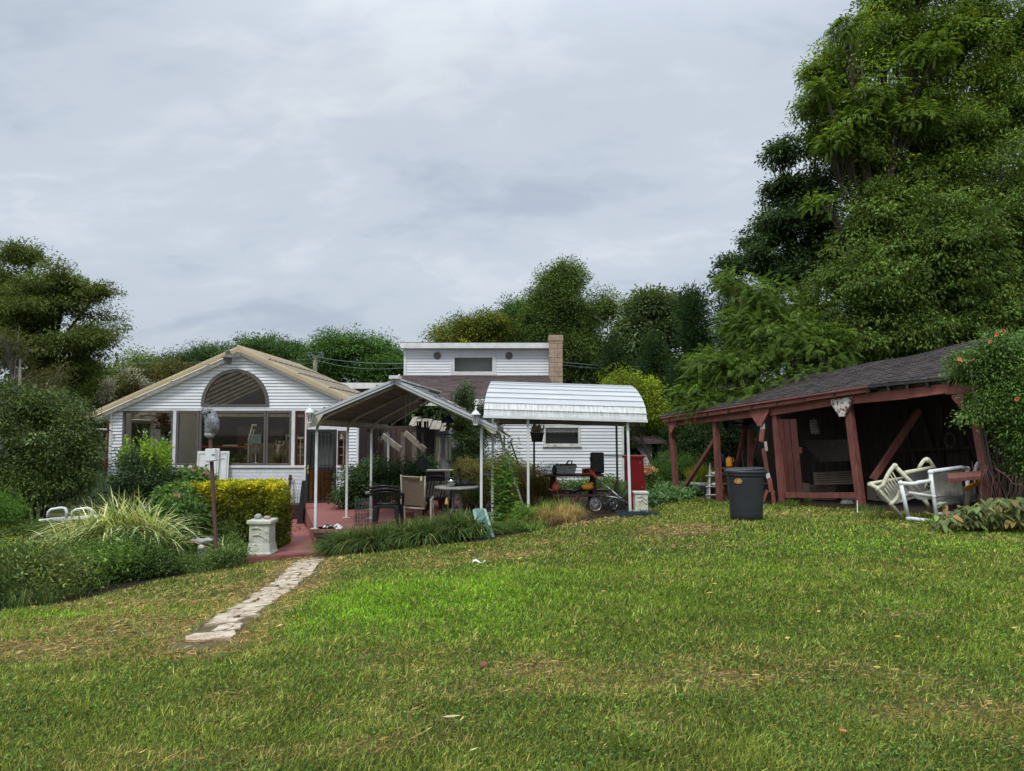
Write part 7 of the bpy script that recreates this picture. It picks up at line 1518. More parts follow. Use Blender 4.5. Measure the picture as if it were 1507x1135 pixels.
# tall weeds
def weeds(px, y0, y1, Y, label, n=16, seed=0, spread=14, wide=1):
    rr = random.Random(seed); b0 = G(px, Y); root = thing('tall_weed', label, 'plant', b0); mb = MB(); Cs, Ds, Sz = [], [], []
    for i in range(n):
        b = G(px+rr.gauss(0, spread*.55), Y+rr.uniform(-.2, .2)); top = at(px+rr.gauss(0, spread), y0+rr.uniform(0, (y1-y0)*.45), b.y); mid = b.lerp(top, .5)+Vector((rr.gauss(0, .03), 0, 0)); mb.tube([b, mid, top], [.010, .007, .002], 5)
        m_ = 46
        for k in range(m_):
            u = (k+.5)/m_; p = b.lerp(mid, u*2) if u < .5 else mid.lerp(top, u*2-1); Cs.append(tuple(p)); a = k*2.4; Ds.append((math.cos(a), math.sin(a), .35-.5*rr.random())); Sz.append(.21*wide*(1-.55*u)*rr.uniform(.6, 1.3)+.03)
    mb.build('stem', M['stem'], root); n_ = len(Cs); leaves('foliage', np.array(Cs), np.array(Sz), tints(n_, (.075, .15, .035), .3), M['leaf'], root, D=np.array(Ds), aspect=.2, droop=.3); return root
weeds(744, 628, 760, 15.6, 'tall narrow-leaved weeds growing up at the left end of the barrel awning', 17, 1, 13)
weeds(772, 738, 785, 14.7, 'low leafy weeds between the white stone heap and the dry grass', 10, 2, 16, .8)
# bag of white stones, terracotta pot, green leaning frame
c = gp(733, 764); c.z = gz(c.x, c.y); t = thing('white_gravel_heap', 'low heap of white speckled chips on a tan slab left of the tall weeds', 'stone heap', c)
mb = MB(); mb.ball(c+Vector((0, .1, .08)), .27, 20, 10, (1, .6, .36), .05); M['speckle'] = mat('white_marble_chips', (.75, .74, .74), (.12, .10, .12), rough=.8, scale=30, lo=.38, hi=.48, bump=.015, bscale=40); mb.build('heap', M['speckle'], t); mb = MB(); mb.bb(c.x-.26, c.x+.26, c.y-.1, c.y+.3, c.z-.08, c.z+.01); mb.build('slab', M['cement'], t)
c = G(749, 17.0); t = thing('terracotta_urn', 'red terracotta urn hidden behind the tall weeds', 'urn', c); v = at(749, 716, 17.0); hh = v.z-c.z; mb = MB(); mb.lathe(c, [(.13, 0), (.16, .02), (.22, hh*.5), (.20, hh*.8), (.14, hh*.92), (.18, hh), (.15, hh)], 20); mb.build('body', M['terracotta'], t)
t = thing('leaning_screen', 'pale green framed panel leaning against the canopy post in the border grass', 'framed panel', gp(718, 797)); S_ = lambda px, py, d: at(px, py, 13.55+d)
q = [S_(706, 797, 0), S_(726.5, 794, 0), S_(713, 750, .42), S_(697.5, 751, .42)]
def inset(q, f): c = (q[0]+q[1]+q[2]+q[3])/4; return c
mb = MB(); 
for a, b in ((0, 1), (1, 2), (2, 3), (3, 0)): mb.beam(q[a], q[b], .05, .045)
mb.build('frame', M['teal'], t, bev=.004); mb = MB(); mb.prism([q[0]+Vector((0,-.012,0)), q[1]+Vector((0,-.012,0)), q[2]+Vector((0,-.012,0)), q[3]+Vector((0,-.012,0))], (0, .012, .004)); mb.build('panel', M['tealpanel'], t)
mb = MB(); v = gp(705, 829); mb.sheet(lambda u, w_: v+Vector(((u-.5)*.17, (w_-.5)*.10, .02+.02*math.sin(u*7)+.012*math.sin(w_*9))), 7, 5, smooth=True); o = mb.build('paper_scrap', M['paper'], org=v); tag(o, 'small scrap of white paper lying on the lawn', 'paper')
v = gp(712, 984); mb = MB(); mb.ball(v+Vector((0, 0, .02)), .03, 8, 6, (1.2, 1, .8), .25); o = mb.build('dirt_clod', M['brickred'], org=v); tag(o, 'small brown clod of earth on the near lawn', 'clod')
for i, (px, py, c_, lab) in enumerate(((1321, 946, (.65, .42, .05), 'yellow fallen leaf on the right side of the lawn, the larger of the yellow ones'), (1205, 908, (.6, .42, .06), 'yellow fallen leaf in the middle distance right of the bin line'), (1052, 866, (.6, .45, .06), 'yellow fallen leaf below the wheeled bin, farthest of the lawn leaves'), (1291, 993, (.55, .42, .08), 'small yellow fallen leaf nearer than the larger yellow one'), (1241, 1090, (.55, .16, .05), 'reddish-brown fallen leaf near the bottom of the lawn'), (697, 1119, (.6, .55, .25), 'pale straw-coloured leaf at the bottom of the lawn'), (664, 1068, (.5, .46, .25), 'thin pale strip of leaf on the near lawn'), (1159, 949, (.6, .45, .1), 'pale yellow fallen leaf near the centre-right of the lawn'), (1493, 933, (.6, .45, .08), 'yellow fallen leaf at the right edge of the lawn'))):
    v = gp(px, py)+Vector((0, 0, .045)); a_ = random.uniform(-1, 1); u = Vector((math.cos(a_), math.sin(a_), .1)); w_ = Vector((-math.sin(a_), math.cos(a_), .15)); L = .024 if i not in (6,) else .05; W_ = .5 if i not in (5, 6) else .2
    mb = MB(); mb.prism([v-u*L, v-u*L*.4+w_*L*W_, v+u*L*.3+w_*L*W_, v+u*L*1.1, v+u*L*.3-w_*L*W_*.9, v-u*L*.4-w_*L*W_*.9], (0, 0, .002)); mm_ = mat('autumn_leaf', c_, tuple(q*.7 for q in c_), rough=.7, scale=40); o = mb.build('fallen_leaf', mm_, org=v); tag(o, lab, 'leaf', 'fallen leaves on the lawn')

# ================================================================ PATIO FURNITURE
def gch(px, py, Y): return at(px, py, Y)
YG = 15.9; q = lambda px, py, d=0: at(px, py, YG+d)
t = thing('garden_chair', 'dark green plastic garden chair with slatted back turned to the lawn', 'chair', (q(568, 720).x, YG, ZD)); cx_ = q(568, 720).x; zt = q(568, 719).z; zs = ZD+.43
mb = MB(); mb.sheet(lambda u, v: Vector((cx_-.24+.48*u, YG+.08+.45*v, zs-.03*math.sin(PI*v))), 8, 8, smooth=True); mb.sheet(lambda u, v: Vector((cx_-.24+.48*u, YG+.08+.45*v, zs-.03-.03*math.sin(PI*v))), 8, 8, smooth=True); mb.bb(cx_-.25, cx_+.25, YG+.03, YG+.08, zs-.05, zs+.01); mb.build('seat', M['blackplastic'], t)
mb = MB(); back = lambda u, v: Vector((cx_+(u-.5)*(.50+.10*v), YG+.05-.14*v+.10*(2*u-1)**2, zs+(zt-zs)*v*(1-.16*(2*u-1)**2)))
mb.tube([back(i/16, 1) for i in range(17)], .028, 8); mb.tube([back(i/16, .82) for i in range(17)], .024, 8); mb.tube([back(i/12, .12) for i in range(13)], .024, 8)
for i in range(11): u = (i+.5)/11; mb.beam(back(u, .1), back(u, .86), .012, .026, up=(1, 0, 0))
for u in (0.0, 1.0): mb.tube([back(u, 0), back(u, .5), back(u, .97)], .026, 7)
mb.sheet(lambda u, v: back(u, .80+.2*v), 16, 2, smooth=True); mb.build('backrest', M['blackplastic'], t)
for sgn in (-1, 1):
    mb = MB(); a = back(.5+sgn*.5, .85); mb.tube([a, a+Vector((sgn*.06, .1, -.03)), Vector((cx_+sgn*.31, YG+.42, zs+.20)), Vector((cx_+sgn*.29, YG+.5, zs-.02))], [.028, .03, .03, .026], 8); mb.build('armrest', M['blackplastic'], t)
    for yy, fx in ((YG+.0, .26), (YG+.5, .29)): mb = MB(); mb.hexa([(cx_+sgn*fx-.035, yy-.03, ZD), (cx_+sgn*fx+.035, yy-.03, ZD), (cx_+sgn*fx+.035, yy+.03, ZD), (cx_+sgn*fx-.035, yy+.03, ZD), (cx_+sgn*(fx-.04)-.045, yy-.03, zs), (cx_+sgn*(fx-.04)+.045, yy-.03, zs), (cx_+sgn*(fx-.04)+.045, yy+.03, zs), (cx_+sgn*(fx-.04)-.045, yy+.03, zs)]); mb.build('leg', M['blackplastic'], t, bev=.006)
mb = MB(); mb.sheet(lambda u, v: back(u, .8+.2*v)+Vector((0, -.05, .045)), 16, 2, smooth=True); 
t2 = thing('garden_chair', 'second dark plastic garden chair stacked into the slatted one, only its top rail showing', 'chair', (cx_, YG+.1, ZD)); mb = MB(); mb.tube([back(i/16, 1)+Vector((-.05, .10, .055)) for i in range(17)], .03, 8); mb.build('backrest', M['blackplastic'], t2); mb = MB()
for sgn in (-1, 1): a = back(.5+sgn*.5, .85)+Vector((-.05, .1, .05)); mb.tube([a, a+Vector((sgn*.04, .1, -.08)), a+Vector((sgn*.04, .42, -.14)), a+Vector((sgn*.02, .5, -.4))], .026, 8)
mb.build('armrest', M['blackplastic'], t2); mb = MB(); mb.tube([q(538, 728), q(541, 768)], .02, 6); 
# sling chair
YS_ = 16.6; q = lambda px, py, d=0: at(px, py, YS_+d); t = thing('sling_chair', 'tan sling patio chair seen from behind between the dark chairs and the striped chair', 'chair', (q(610, 740).x, YS_+.3, ZD)); mb = MB(); a, b, c_, d_ = q(590, 701, -.12), q(625.5, 703, -.12), q(625, 749, .05), q(592, 747, .05)
mb.sheet(lambda u, v: a.lerp(b, u).lerp(d_.lerp(c_, u), v)+Vector((0, .05*math.sin(PI*u), 0)), 8, 10, smooth=True); mb.build('back_sling', M['slingtan'], t); mb = MB()
for x, y in ((a, d_), (b, c_)): mb.tube([x+Vector((0, 0, .03)), y], .018, 7)
mb.tube([a, b], .015, 7); mb.tube([d_, c_], .02, 7); mb.build('back_frame', M['cream'], t); mb = MB(); mb.sheet(lambda u, v: d_.lerp(c_, u)+Vector((0, .5*v, .05*v-.04*math.sin(PI*v)+.06)), 6, 6, smooth=True); mb.build('seat', M['slingtan'], t)
for x, px in ((a.x, 592), (b.x+.12, 633)):
    for dy in (.0, .5): mb = MB(); mb.beam((x, YS_+dy, ZD), (x, YS_+dy, q(600, 737).z), .035, .03); mb.build('leg', M['cream'], t)
    mb = MB(); mb.beam((x, YS_-.02, q(600, 736).z), (x, YS_+.55, q(600, 734).z), .05, .025); mb.build('armrest', M['cream'], t)
# slatted bench
YB_ = 18.0; q = lambda px, py, d=0: at(px, py, YB_+d); t = thing('slatted_bench', 'dark bench with a slanted pale slatted back behind the sling chair', 'bench', (q(640, 730).x, YB_+.2, ZD)); mb = MB(); mb.tube([q(624, 706), q(634, 702), q(646, 701), q(655, 704)], .03, 7); mb.tube([q(622, 735), q(652, 735)], .03, 7); mb.beam(q(625, 705), q(625, 740), .04, .05); mb.build('back_frame', M['blackplastic'], t)
for i in range(7): mb = MB(); mb.beam(q(628+i*4.6, 708+abs(i-3)*.4, -.04), q(624.5+i*4.3, 732, .0), .03, .03); mb.build('slat', M['sling'], t)
mb = MB(); mb.bb(q(622, 735).x, q(655, 735).x, YB_+.02, YB_+.5, ZD+.38, ZD+.43); mb.build('seat', M['blackplastic'], t)
for px in (623, 654):
    for dy in (.05, .47): mb = MB(); mb.beam((q(px, 735).x, YB_+dy, ZD), (q(px, 735).x, YB_+dy, ZD+.38), .05, .05); mb.build('leg', M['blackplastic'], t)
# cream-topped cart
YM_ = 18.9; q = lambda px, py, d=0: at(px, py, YM_+d); t = thing('cream_side_table', 'side table with a pale top standing behind the slatted bench', 'side table', (q(646, 735).x, YM_+.2, ZD)); z = q(646, 692).z; mb = MB(); mb.bb(q(627, 692).x, q(665, 692).x, YM_-.05, YM_+.45, z-.03, z); mb.build('table_top', M['ivory'], t, bev=.004); mb = MB(); mb.bb(q(629, 692).x, q(658, 692).x, YM_, YM_+.4, z-.28, z-.032); mb.build('apron', M['interior'], t); mb = MB(); mb.bb(q(655, 692).x, q(663, 692).x, YM_-.06, YM_-.0, z-.75, z-.032); mb.build('side_panel', M['sling'], t)
for px in (629, 662):
    for dy in (.0, .38): mb = MB(); mb.beam((q(px, 700).x, YM_+dy, ZD), (q(px, 700).x, YM_+dy, z-.285 if px == 629 else z-.035), .04, .04); mb.build('leg', M['interior'], t)
# round patio table with scroll legs
YR_ = 16.2; q = lambda px, py, d=0: at(px, py, YR_+d); c = q(671, 717); z = c.z; r = (704-638)/2*YR_/1085; t = thing('patio_table', 'round pale-edged patio table on curved grey legs', 'table', (c.x, YR_+.2, ZD)); cy = YR_+.25; mb = MB(); mb.lathe((c.x, cy, z-.05), [(.02, .02), (r-.03, .02), (r, 0), (r, .05), (r-.02, .055), (.01, .05)], 36); mb.build('table_top', M['stonegrey'], t)
for k in range(4):
    a_ = k*PI/2+.75; u = Vector((math.cos(a_), math.sin(a_), 0)); mb = MB(); cc = Vector((c.x, cy, 0)); mb.tube([cc+u*.12+Vector((0, 0, z-.05)), cc+u*.11+Vector((0, 0, ZD+.35)), cc+u*.16+Vector((0, 0, ZD+.24)), cc+u*.30+Vector((0, 0, ZD+.17)), cc+u*.42+Vector((0, 0, ZD+.02))], .02, 7); mb.build('leg', M['greywall'], t)
mb = MB(); mb.tube([(c.x+.14*math.cos(k*PI/8), cy+.14*math.sin(k*PI/8), ZD+.30) for k in range(16)], .014, 6, close=True); mb.build('ring', M['greywall'], t)
v = q(664.5, 708.5, .1); t = thing('gazing_globe', 'mirrored glass globe on the round patio table', 'globe', (v.x, v.y, z)); v.z = z+.105; mb = MB(); mb.ball(v, .10, 24, 16); mb.build('ball', mat('mirror_globe', (.55, .55, .52), (.5, .5, .48), rough=.08, metal=1), t); mb = MB(); mb.lathe((v.x, v.y, z), [(.05, .004), (.045, .02)], 12); mb.build('base', M['black'], t)
v = q(675, 712, .3); zz = z; t = thing('black_bird_sculpture', 'black long-necked bird sculpture standing on the round patio table', 'sculpture', (v.x, v.y, z)); mb = MB(); b0 = Vector((v.x, v.y, zz+.005))
mb.tube([b0+Vector((0, 0, 0)), b0+Vector((.0, 0, .08)), b0+Vector((-.01, 0, .16)), b0+Vector((-.0, 0, .26)), b0+Vector((.0, 0, .34)), b0+Vector((-.02, 0, .40))], [.11, .09, .05, .035, .032, .012], 12); mb.ball(b0+Vector((0, 0, .355)), .042, 10, 8); mb.tube([b0+Vector((.05, 0, .06)), b0+Vector((.22, .02, .05)), b0+Vector((.38, .04, .01))], [.07, .055, .015], 8); mb.build('body', M['black'], t)
v = q(657.5, 737, -.2); t = thing('brass_bell', 'tapered brass bell hanging below the patio table edge', 'bell', v); mb = MB(); mb.lathe(v-Vector((0, 0, .08)), [(.055, 0), (.05, .02), (.025, .12), (.012, .15)], 14); mb.build('body', M['gold'], t); mb = MB(); mb.tube([v+Vector((0, 0, .07)), Vector((v.x, v.y, cpt(.3, v.y).z))], .003, 4); mb.build('cord', M['rust'], t)
v = at(620, 704, 16.2); t = thing('ivory_bell', 'small ivory bell hanging in front of the tan sling chair', 'bell', v); mb = MB(); mb.lathe(v-Vector((0, 0, .06)), [(.032, 0), (.028, .03), (.012, .09), (.006, .11)], 12); mb.build('body', M['ivory'], t); mb = MB(); mb.tube([v+Vector((0, 0, .05)), Vector((v.x, v.y, cpt(.1, v.y).z))], .003, 4); mb.build('cord', M['rust'], t)
# hanging things under the canopy
def chime(px, py0, py1, Y, n, sp, m_, lab, topm, r=.018, seed=0, length=None):
    v = at(px, py0, Y); rr = random.Random(seed); t = thing('wind_chime', lab, 'wind chime', v, 'wind chimes under the canopy'); top = cpt(max(-.9, min(.9, (v.x+2.3)/2.0)), Y).z-.05; mb = MB(); mb.tube([v+Vector((0, 0, .02)), Vector((v.x, Y, top))], .004, 4); mb.lathe(v, [(.03, .03), (.11*sp, .015), (.11*sp, 0)], 14); mb.build('crown', M[topm], t)
    for k in range(n):
        a_ = 2*PI*k/n; x, y = v.x+.10*sp*math.cos(a_), Y+.10*sp*math.sin(a_); L = at(px, py1, Y).z-v.z; L *= rr.uniform(.75, 1.0); mb = MB(); mb.tube([(x, y, v.z-.12*abs(L)/1), (x, y, v.z+L)], r, 8); mb.tube([(x, y, v.z), (x, y, v.z-.12*abs(L))], .002, 4); mb.build('tube', M[m_], t)
chime(622, 616, 656, 16.6, 6, 1.15, 'black', 'dark-tubed wind chime hanging in the middle of the canopy', 'black', .019, 1)
chime(653, 640, 678, 16.8, 6, 1.5, 'ivory', 'ivory-tubed wind chime hanging at the right side of the canopy', 'black', .020, 2)
chime(560, 640, 654, 17.8, 5, .45, 'silver', 'small silver wind chime hanging beside the third canopy post', 'black', .006, 3)
v = at(659, 622, 16.7); t = thing('bell_feeder', 'dark bell-shaped bird feeder hanging near the right lantern', 'bird feeder', v); mb = MB(); mb.lathe(v, [(.15, -.01), (.145, .03), (.11, .09), (.05, .13), (.015, .15)], 20); mb.build('hood', M['tarp'], t); mb = MB(); mb.lathe(v-Vector((0, 0, .09)), [(.11, 0), (.12, .01), (.05, .03), (.03, .09)], 14); mb.build('tray', M['rust'], t); mb = MB(); mb.tube([v+Vector((0, 0, .14)), Vector((v.x, v.y, cpt(.82, v.y).z-.04))], .004, 4); mb.build('cord', M['black'], t)
v = at(623, 592, 16.4); t = thing('hanging_light_frame', 'small black hanging frame under the canopy ridge', 'hanging frame', v); mb = MB()
for z in (-.11, .05): mb.beam(v+Vector((-.12, 0, z)), v+Vector((.12, 0, z)), .03, .025)
for x in (-.08, 0, .08): mb.tube([v+Vector((x, 0, .05)), v+Vector((x*1.3, 0, -.11))], .006, 5)
mb.tube([v+Vector((0, 0, .06)), Vector((v.x, v.y, cpt(.1, v.y).z))], .004, 4); mb.build('frame', M['black'], t)
for i, (px, py0, py1, Y) in enumerate(((597, 586, 622, 17.0), (603, 588, 616, 17.05))):
    v = at(px, py0, Y); mb = MB(); mb.beam(v+Vector((0, 0, .1)), at(px, py1, Y), .02, .02); o = mb.build('hanging_rod', M['cream'], org=v); tag(o, ['longer cream rod hanging from the canopy ridge', 'shorter cream rod hanging from the canopy ridge'][i], 'rod', 'cream rods under the ridge')
v = at(622, 682, 17.2); t = thing('diamond_sign', 'plain dark square board hanging by one corner like a diamond', 'board', v); mb = MB(); r_ = 11.5*17.2/1085; mb.prism([v+Vector((r_, 0, 0)), v+Vector((0, 0, r_*1.1)), v+Vector((-r_*1.1, 0, .02)), v+Vector((0, 0, -r_*1.1))], (0, .03, 0)); mb.build('board', M['black'], t, bev=.004); mb = MB(); mb.tube([v+Vector((0, 0, r_)), v+Vector((0, 0, 1.0))], .004, 4); mb.build('cord', M['black'], t)
# wire fence roll and board clutter
t = thing('wire_fence_roll', 'short roll of dark green wire mesh standing left of the green plastic chair', 'wire roll', (at(532, 750, 16.0).x, 16.0, ZD)); c = Vector((at(532, 750, 16).x, 16.05, ZD)); mb = MB(); hh = at(532, 733, 16).z-ZD
for k in range(14): a_ = k*PI/7; mb.tube([c+Vector((.15*math.cos(a_), .12*math.sin(a_), 0)), c+Vector((.15*math.cos(a_), .12*math.sin(a_), hh))], .004, 4)
for k in range(8): mb.tube([c+Vector((.15*math.cos(a*PI/10), .12*math.sin(a*PI/10), hh*(k+.3)/8)) for a in range(20)], .004, 4, close=True)
mb.build('wire_mesh', mat('green_coated_wire', (.035, .07, .06), (.02, .04, .035), rough=.5), t)
v = at(545, 724, 17.2); mb = MB(); mb.bb(v.x-.12, v.x+.12, 17.2, 17.4, v.z-.04, v.z); mb.beam((v.x, 17.3, ZD), (v.x, 17.3, v.z-.04), .05, .05); mb.bb(v.x-.1, v.x+.1, 17.2, 17.4, ZD, ZD+.03); o = mb.build('small_stand', M['dirtywhite'], org=(v.x, 17.3, ZD)); tag(o, 'small white-topped stand behind the dark plastic chair', 'stand')
for i, (px, py, Y, w_) in enumerate(((690, 733, 18.6, .34), (706, 731, 19.0, .3), (600, 760, 17.4, .22))):
    v = at(px, py, Y); z0_ = ZD; t = thing('brick_planter', ['low red brick planter under the maple behind the patio table', 'second red brick planter nearer the canopy post', 'small red box under the tan sling chair'][i], 'planter', (v.x, Y, ZD)); mb = MB(); k = 0; z = ZD
    while z < v.z+.08:
        for sx_ in range(3): mb.bb(v.x-w_/2+sx_*w_/3+.004, v.x-w_/2+(sx_+1)*w_/3-.004, Y, Y+.25, z+.003, z+.062)
        z += .068
    mb.build('brickwork', M['brickred'], t)
t = thing('dark_stool', 'dark bar stool with a pale top between the canopy post and the awning post', 'stool', (at(717, 750, 16.9).x, 16.9, -.45)); z = at(717, 697.5, 16.9).z; x = at(717, 700, 16.9).x; mb = MB(); mb.bb(x-.14, x+.14, 16.75, 17.05, z-.03, z); mb.build('seat', M['greywall'], t, bev=.004)
for sx_ in (-1, 1):
    for sy_ in (-1, 1): mb = MB(); mb.beam((x+sx_*.13, 16.9+sy_*.13, -.45), (x+sx_*.10, 16.9+sy_*.10, z-.03), .03, .03); mb.build('leg', M['black'], t)
mb = MB()
for k in range(4): mb.beam((x-.11, 16.78, -.25+.2*k), (x+.11, 16.78, -.25+.2*k), .02, .02)
mb.build('rung', M['black'], t)
for i, (px, Y, r_, h_, lab) in enumerate(((652, 19.6, .16, .42, 'leafy plant in a terracotta pot behind the slatted bench'), (697, 18.0, .17, .5, 'bushy plant in a dark pot right of the round patio table'), (590, 18.6, .15, .38, 'leafy plant in a pot behind the tan sling chair'))):
    c = Vector((at(px, 740, Y).x, Y, ZD)); t = thing('patio_pot_plant', lab, 'pot plant', c, 'pot plants on the patio deck'); mb = MB(); mb.lathe(c, [(r_*.65, .002), (r_*.95, .22), (r_*1.05, .23), (r_*1.05, .27), (r_*.85, .27)], 18); mb.build('pot', M['terracotta' if i != 1 else 'blackplastic'], t)
    P = np.array([tuple(c+Vector((0, 0, .30+h_*.4)))])+rng.normal(size=(520, 3))*np.array([.15, .15, h_*.3]); leaves('foliage', P, .06+rng.random(520)*.05, tints(520, (.045, .085, .026)), M['leaf'], t)
c = at(676, 628, 17.6); t = thing('hanging_basket', 'trailing green plant in a basket hanging at the right of the canopy', 'hanging basket', c); mb = MB(); mb.lathe(c, [(.03, -.12), (.10, -.08), (.14, .0), (.15, .02), (.12, .02)], 16); mb.build('basket', M['rust'], t); mb = MB()
for k in range(3): mb.tube([c+Vector((.14*math.cos(k*2.1), .14*math.sin(k*2.1), .02)), c+Vector((0, 0, .34))], .004, 4)
mb.build('hanger', M['black'], t); P = np.array([tuple(c+Vector((0, 0, -.02)))])+rng.normal(size=(420, 3))*np.array([.12, .12, .13]); leaves('foliage', P, .05+rng.random(420)*.04, tints(420, (.055, .10, .03)), M['leaf'], t)
# crumpled tarp on the deck corner
v = Vector((at(486, 778, 15.55).x, 15.6, ZD)); mb = MB(); mb.sheet(lambda u, w_: v+Vector(((u-.5)*.52, (w_-.5)*.3, .035+.03*math.sin(u*13+w_*5)+.02*math.sin(w_*17+u*4)-.05*(abs(2*u-1))**3)), 18, 10, smooth=True); M['ragwhite'] = mat('white_and_black_rag', (.68, .68, .66), (.03, .03, .03), rough=.8, scale=6, lo=.5, hi=.54); o = mb.build('crumpled_rag', M['ragwhite'], org=v); tag(o, 'crumpled black and white rag on the near corner of the patio deck', 'rag')
t = thing('deck_corner_stand', 'short maroon shelf block at the near corner of the patio deck', 'step', (v.x, 15.3, -.9)); mb = MB(); mb.bb(v.x-.24, v.x+.2, 15.16, 15.34, ZD-.12, ZD-.03); mb.bb(v.x-.2, v.x+.16, 15.2, 15.34, ZD-.42, ZD-.125); mb.build('block', M['maroon'], t, bev=.008)

# ================================================================ OWL, POLE, BIRDBATH, POOL LADDER
YO_ = 12.6; q = lambda px, py, d=0: at(px, py, YO_+d); b = q(320.5, 812); b.z = gz(b.x, YO_)
t = thing('owl_pole', 'slightly leaning rusty pole with a white box fixed part way up', 'pole', b); mb = MB(); mb.beam(b, q(309.5, 642), .052, .052); mb.build('pole', M['rust'], t, bev=.005)
mb = MB(); a = q(313, 671, -.08); mb.bb(a.x-.12, a.x+.14, a.y-.03, a.y+.02, a.z-.03, a.z+.11) if False else mb.box(a+Vector((-.03, 0, .02)), (.17, .07, .20), ry=-.03); mb.build('white_box', M['white'], t, bev=.008)
mb = MB(); mb.beam(q(305, 679.5, -.1), q(329, 675.5, -.1), .10, .02); mb.build('shelf', M['stonegrey'], t, bev=.003); mb = MB(); mb.tube([a+Vector((.0, -.04, .02)), a+Vector((.05, -.05, .02))], .007, 6); mb.build('peg', M['black'], t)
o_ = q(310, 624); ow = thing('owl_decoy', 'grey horned owl decoy standing on top of the rusty pole', 'owl decoy', q(309.5, 644)); s = YO_/1085
mb = MB(); F_ = lambda px, py, d=0: q(px, py, d)
cen = [F_(308, 644), F_(308.5, 637), F_(312, 628), F_(312.5, 620), F_(310, 612), F_(306.5, 605.5), F_(304.5, 602)]; rad = [6*s, 7*s, 10.2*s, 10.6*s, 9*s, 7.6*s, 4.8*s]
mb.tube(cen, rad, 18); k0 = 0
for i in range(len(mb.v)): x, y, z = mb.v[i]; j = .006*math.sin(z*160)*(1 if z < cen[4].z else 0); mb.v[i] = (x+j*.4, y*1.0+j, z)
mb.ball(F_(305.5, 606.5, -.02), 7.8*s, 14, 10, (1, .95, .85)); mb.build('body', M['owl'], ow)
mb = MB(); mb.tube([F_(299.5, 604), F_(298, 598.5)], [3*s, .4*s], 6); mb.tube([F_(307.5, 602.5), F_(309.5, 597.5)], [3*s, .4*s], 6); mb.build('ear_tuft', M['owl'], ow)
mb = MB(); mb.ball(F_(302.5, 607, -.085), 2.6*s, 10, 8, (1, .5, 1)); mb.ball(F_(308, 607, -.085), 2.6*s, 10, 8, (1, .5, 1)); mb.tube([F_(304.6, 608, -.09), F_(303, 613, -.12)], [1.6*s, .3*s], 6); mb.build('face', M['black'], ow)
for sgn in (-1, 1):
    mb = MB(); mb.tube([F_(311, 612, .09*sgn), F_(315.5, 622, .10*sgn), F_(318, 632, .07*sgn), F_(320.5, 638, .03*sgn)], [4*s, 6*s, 4*s, .8*s], 10); mb.build('wing', M['owl'], ow)
mb = MB(); mb.ball(F_(308.5, 640), 7.2*s, 12, 8, (1.1, 1, .75), .06); mb.build('base', M['stonegrey'], ow)
# birdbath
c = at(297, 810, 13.1); c.z = gz(c.x, 13.1); zb_ = at(297, 796, 13.1).z; t = thing('stone_birdbath', 'grey stone birdbath with a scalloped rim among the flower bed plants', 'birdbath', c); r = 14.5*13.1/1085
mb = MB(); k0 = len(mb.v); mb.lathe((c.x, 13.1, zb_-.14), [(.05, 0), (.07, .03), (.12, .09), (r*.96, .125), (r*1.03, .155), (r*.96, .165), (r*.5, .12), (.01, .11)], 40)
for i in range(k0, len(mb.v)):
    x, y, z = mb.v[i]; a_ = math.atan2(y-13.1, x-c.x); rr_1 = math.hypot(x-c.x, y-13.1)
    if rr_1 > r*.8: f = 1+.05*abs(math.sin(a_*6)); mb.v[i] = (c.x+(x-c.x)*f, 13.1+(y-13.1)*f, z+.008*math.sin(a_*6))
mb.build('basin', M['stonegrey'], t); mb = MB(); mb.lathe((c.x, 13.1, c.z-.05), [(.13, 0), (.13, .06), (.07, .1), (.06, max(zb_-.16-c.z, .12)), (.08, max(zb_-.1-c.z, .2))], 18); mb.build('pedestal', M['concrete'], t)
v = at(296, 806, 12.95); mb = MB(); mb.ball(v, .06, 12, 8, (1, 1, .9), .03); o = mb.build('round_stone', M['concrete'], org=v); tag(o, 'pale round stone tucked under the birdbath basin', 'stone')
# pool ladder rails
YPp = 16.0; q = lambda px, py, d=0: at(px, py, YPp+d)
def rail(p, lab, grp):
    t = thing('pool_lounger' if False else 'pool_rail', lab, 'pool rail', q(p[0][0], p[0][1]), grp); mb = MB(); mb.tube(sum([[q(x, y, d)] for x, y, d in p], []), .03, 10); mb.build('rail', M['white'], t); return t
rail([(70, 763, 0), (71, 754, 0), (75, 750, 0), (90, 747.5, .1), (96, 748.5, .1), (98, 753, .1), (98, 763, .1)], 'bent white handrail on the pool edge, left of the pair', 'white rails behind the striped grass')
rail([(106, 762, .3), (107, 753, .3), (112, 750, .3), (128, 748, .5), (134, 749, .5), (135, 754, .5), (135, 763, .5)], 'bent white handrail on the pool edge, half hidden by the striped grass', 'white rails behind the striped grass')
a, b = q(57, 767), q(180, 759, .8); mb = MB(); mb.hexa([a+Vector((0, 0, -.06)), b+Vector((0, 0, -.06)), b+Vector((0, .5, -.06)), a+Vector((-.1, .5, -.06)), a+Vector((.03, 0, .02)), b+Vector((0, 0, .02)), b+Vector((0, .5, .02)), a+Vector((0, .45, .02))]); mb.tube([a, b], .045, 8); o = mb.build('garden_pool', M['dirtywhite'], org=a, bev=.01); tag(o, 'white rim of the round garden pool showing behind the striped grass', 'pool edge')

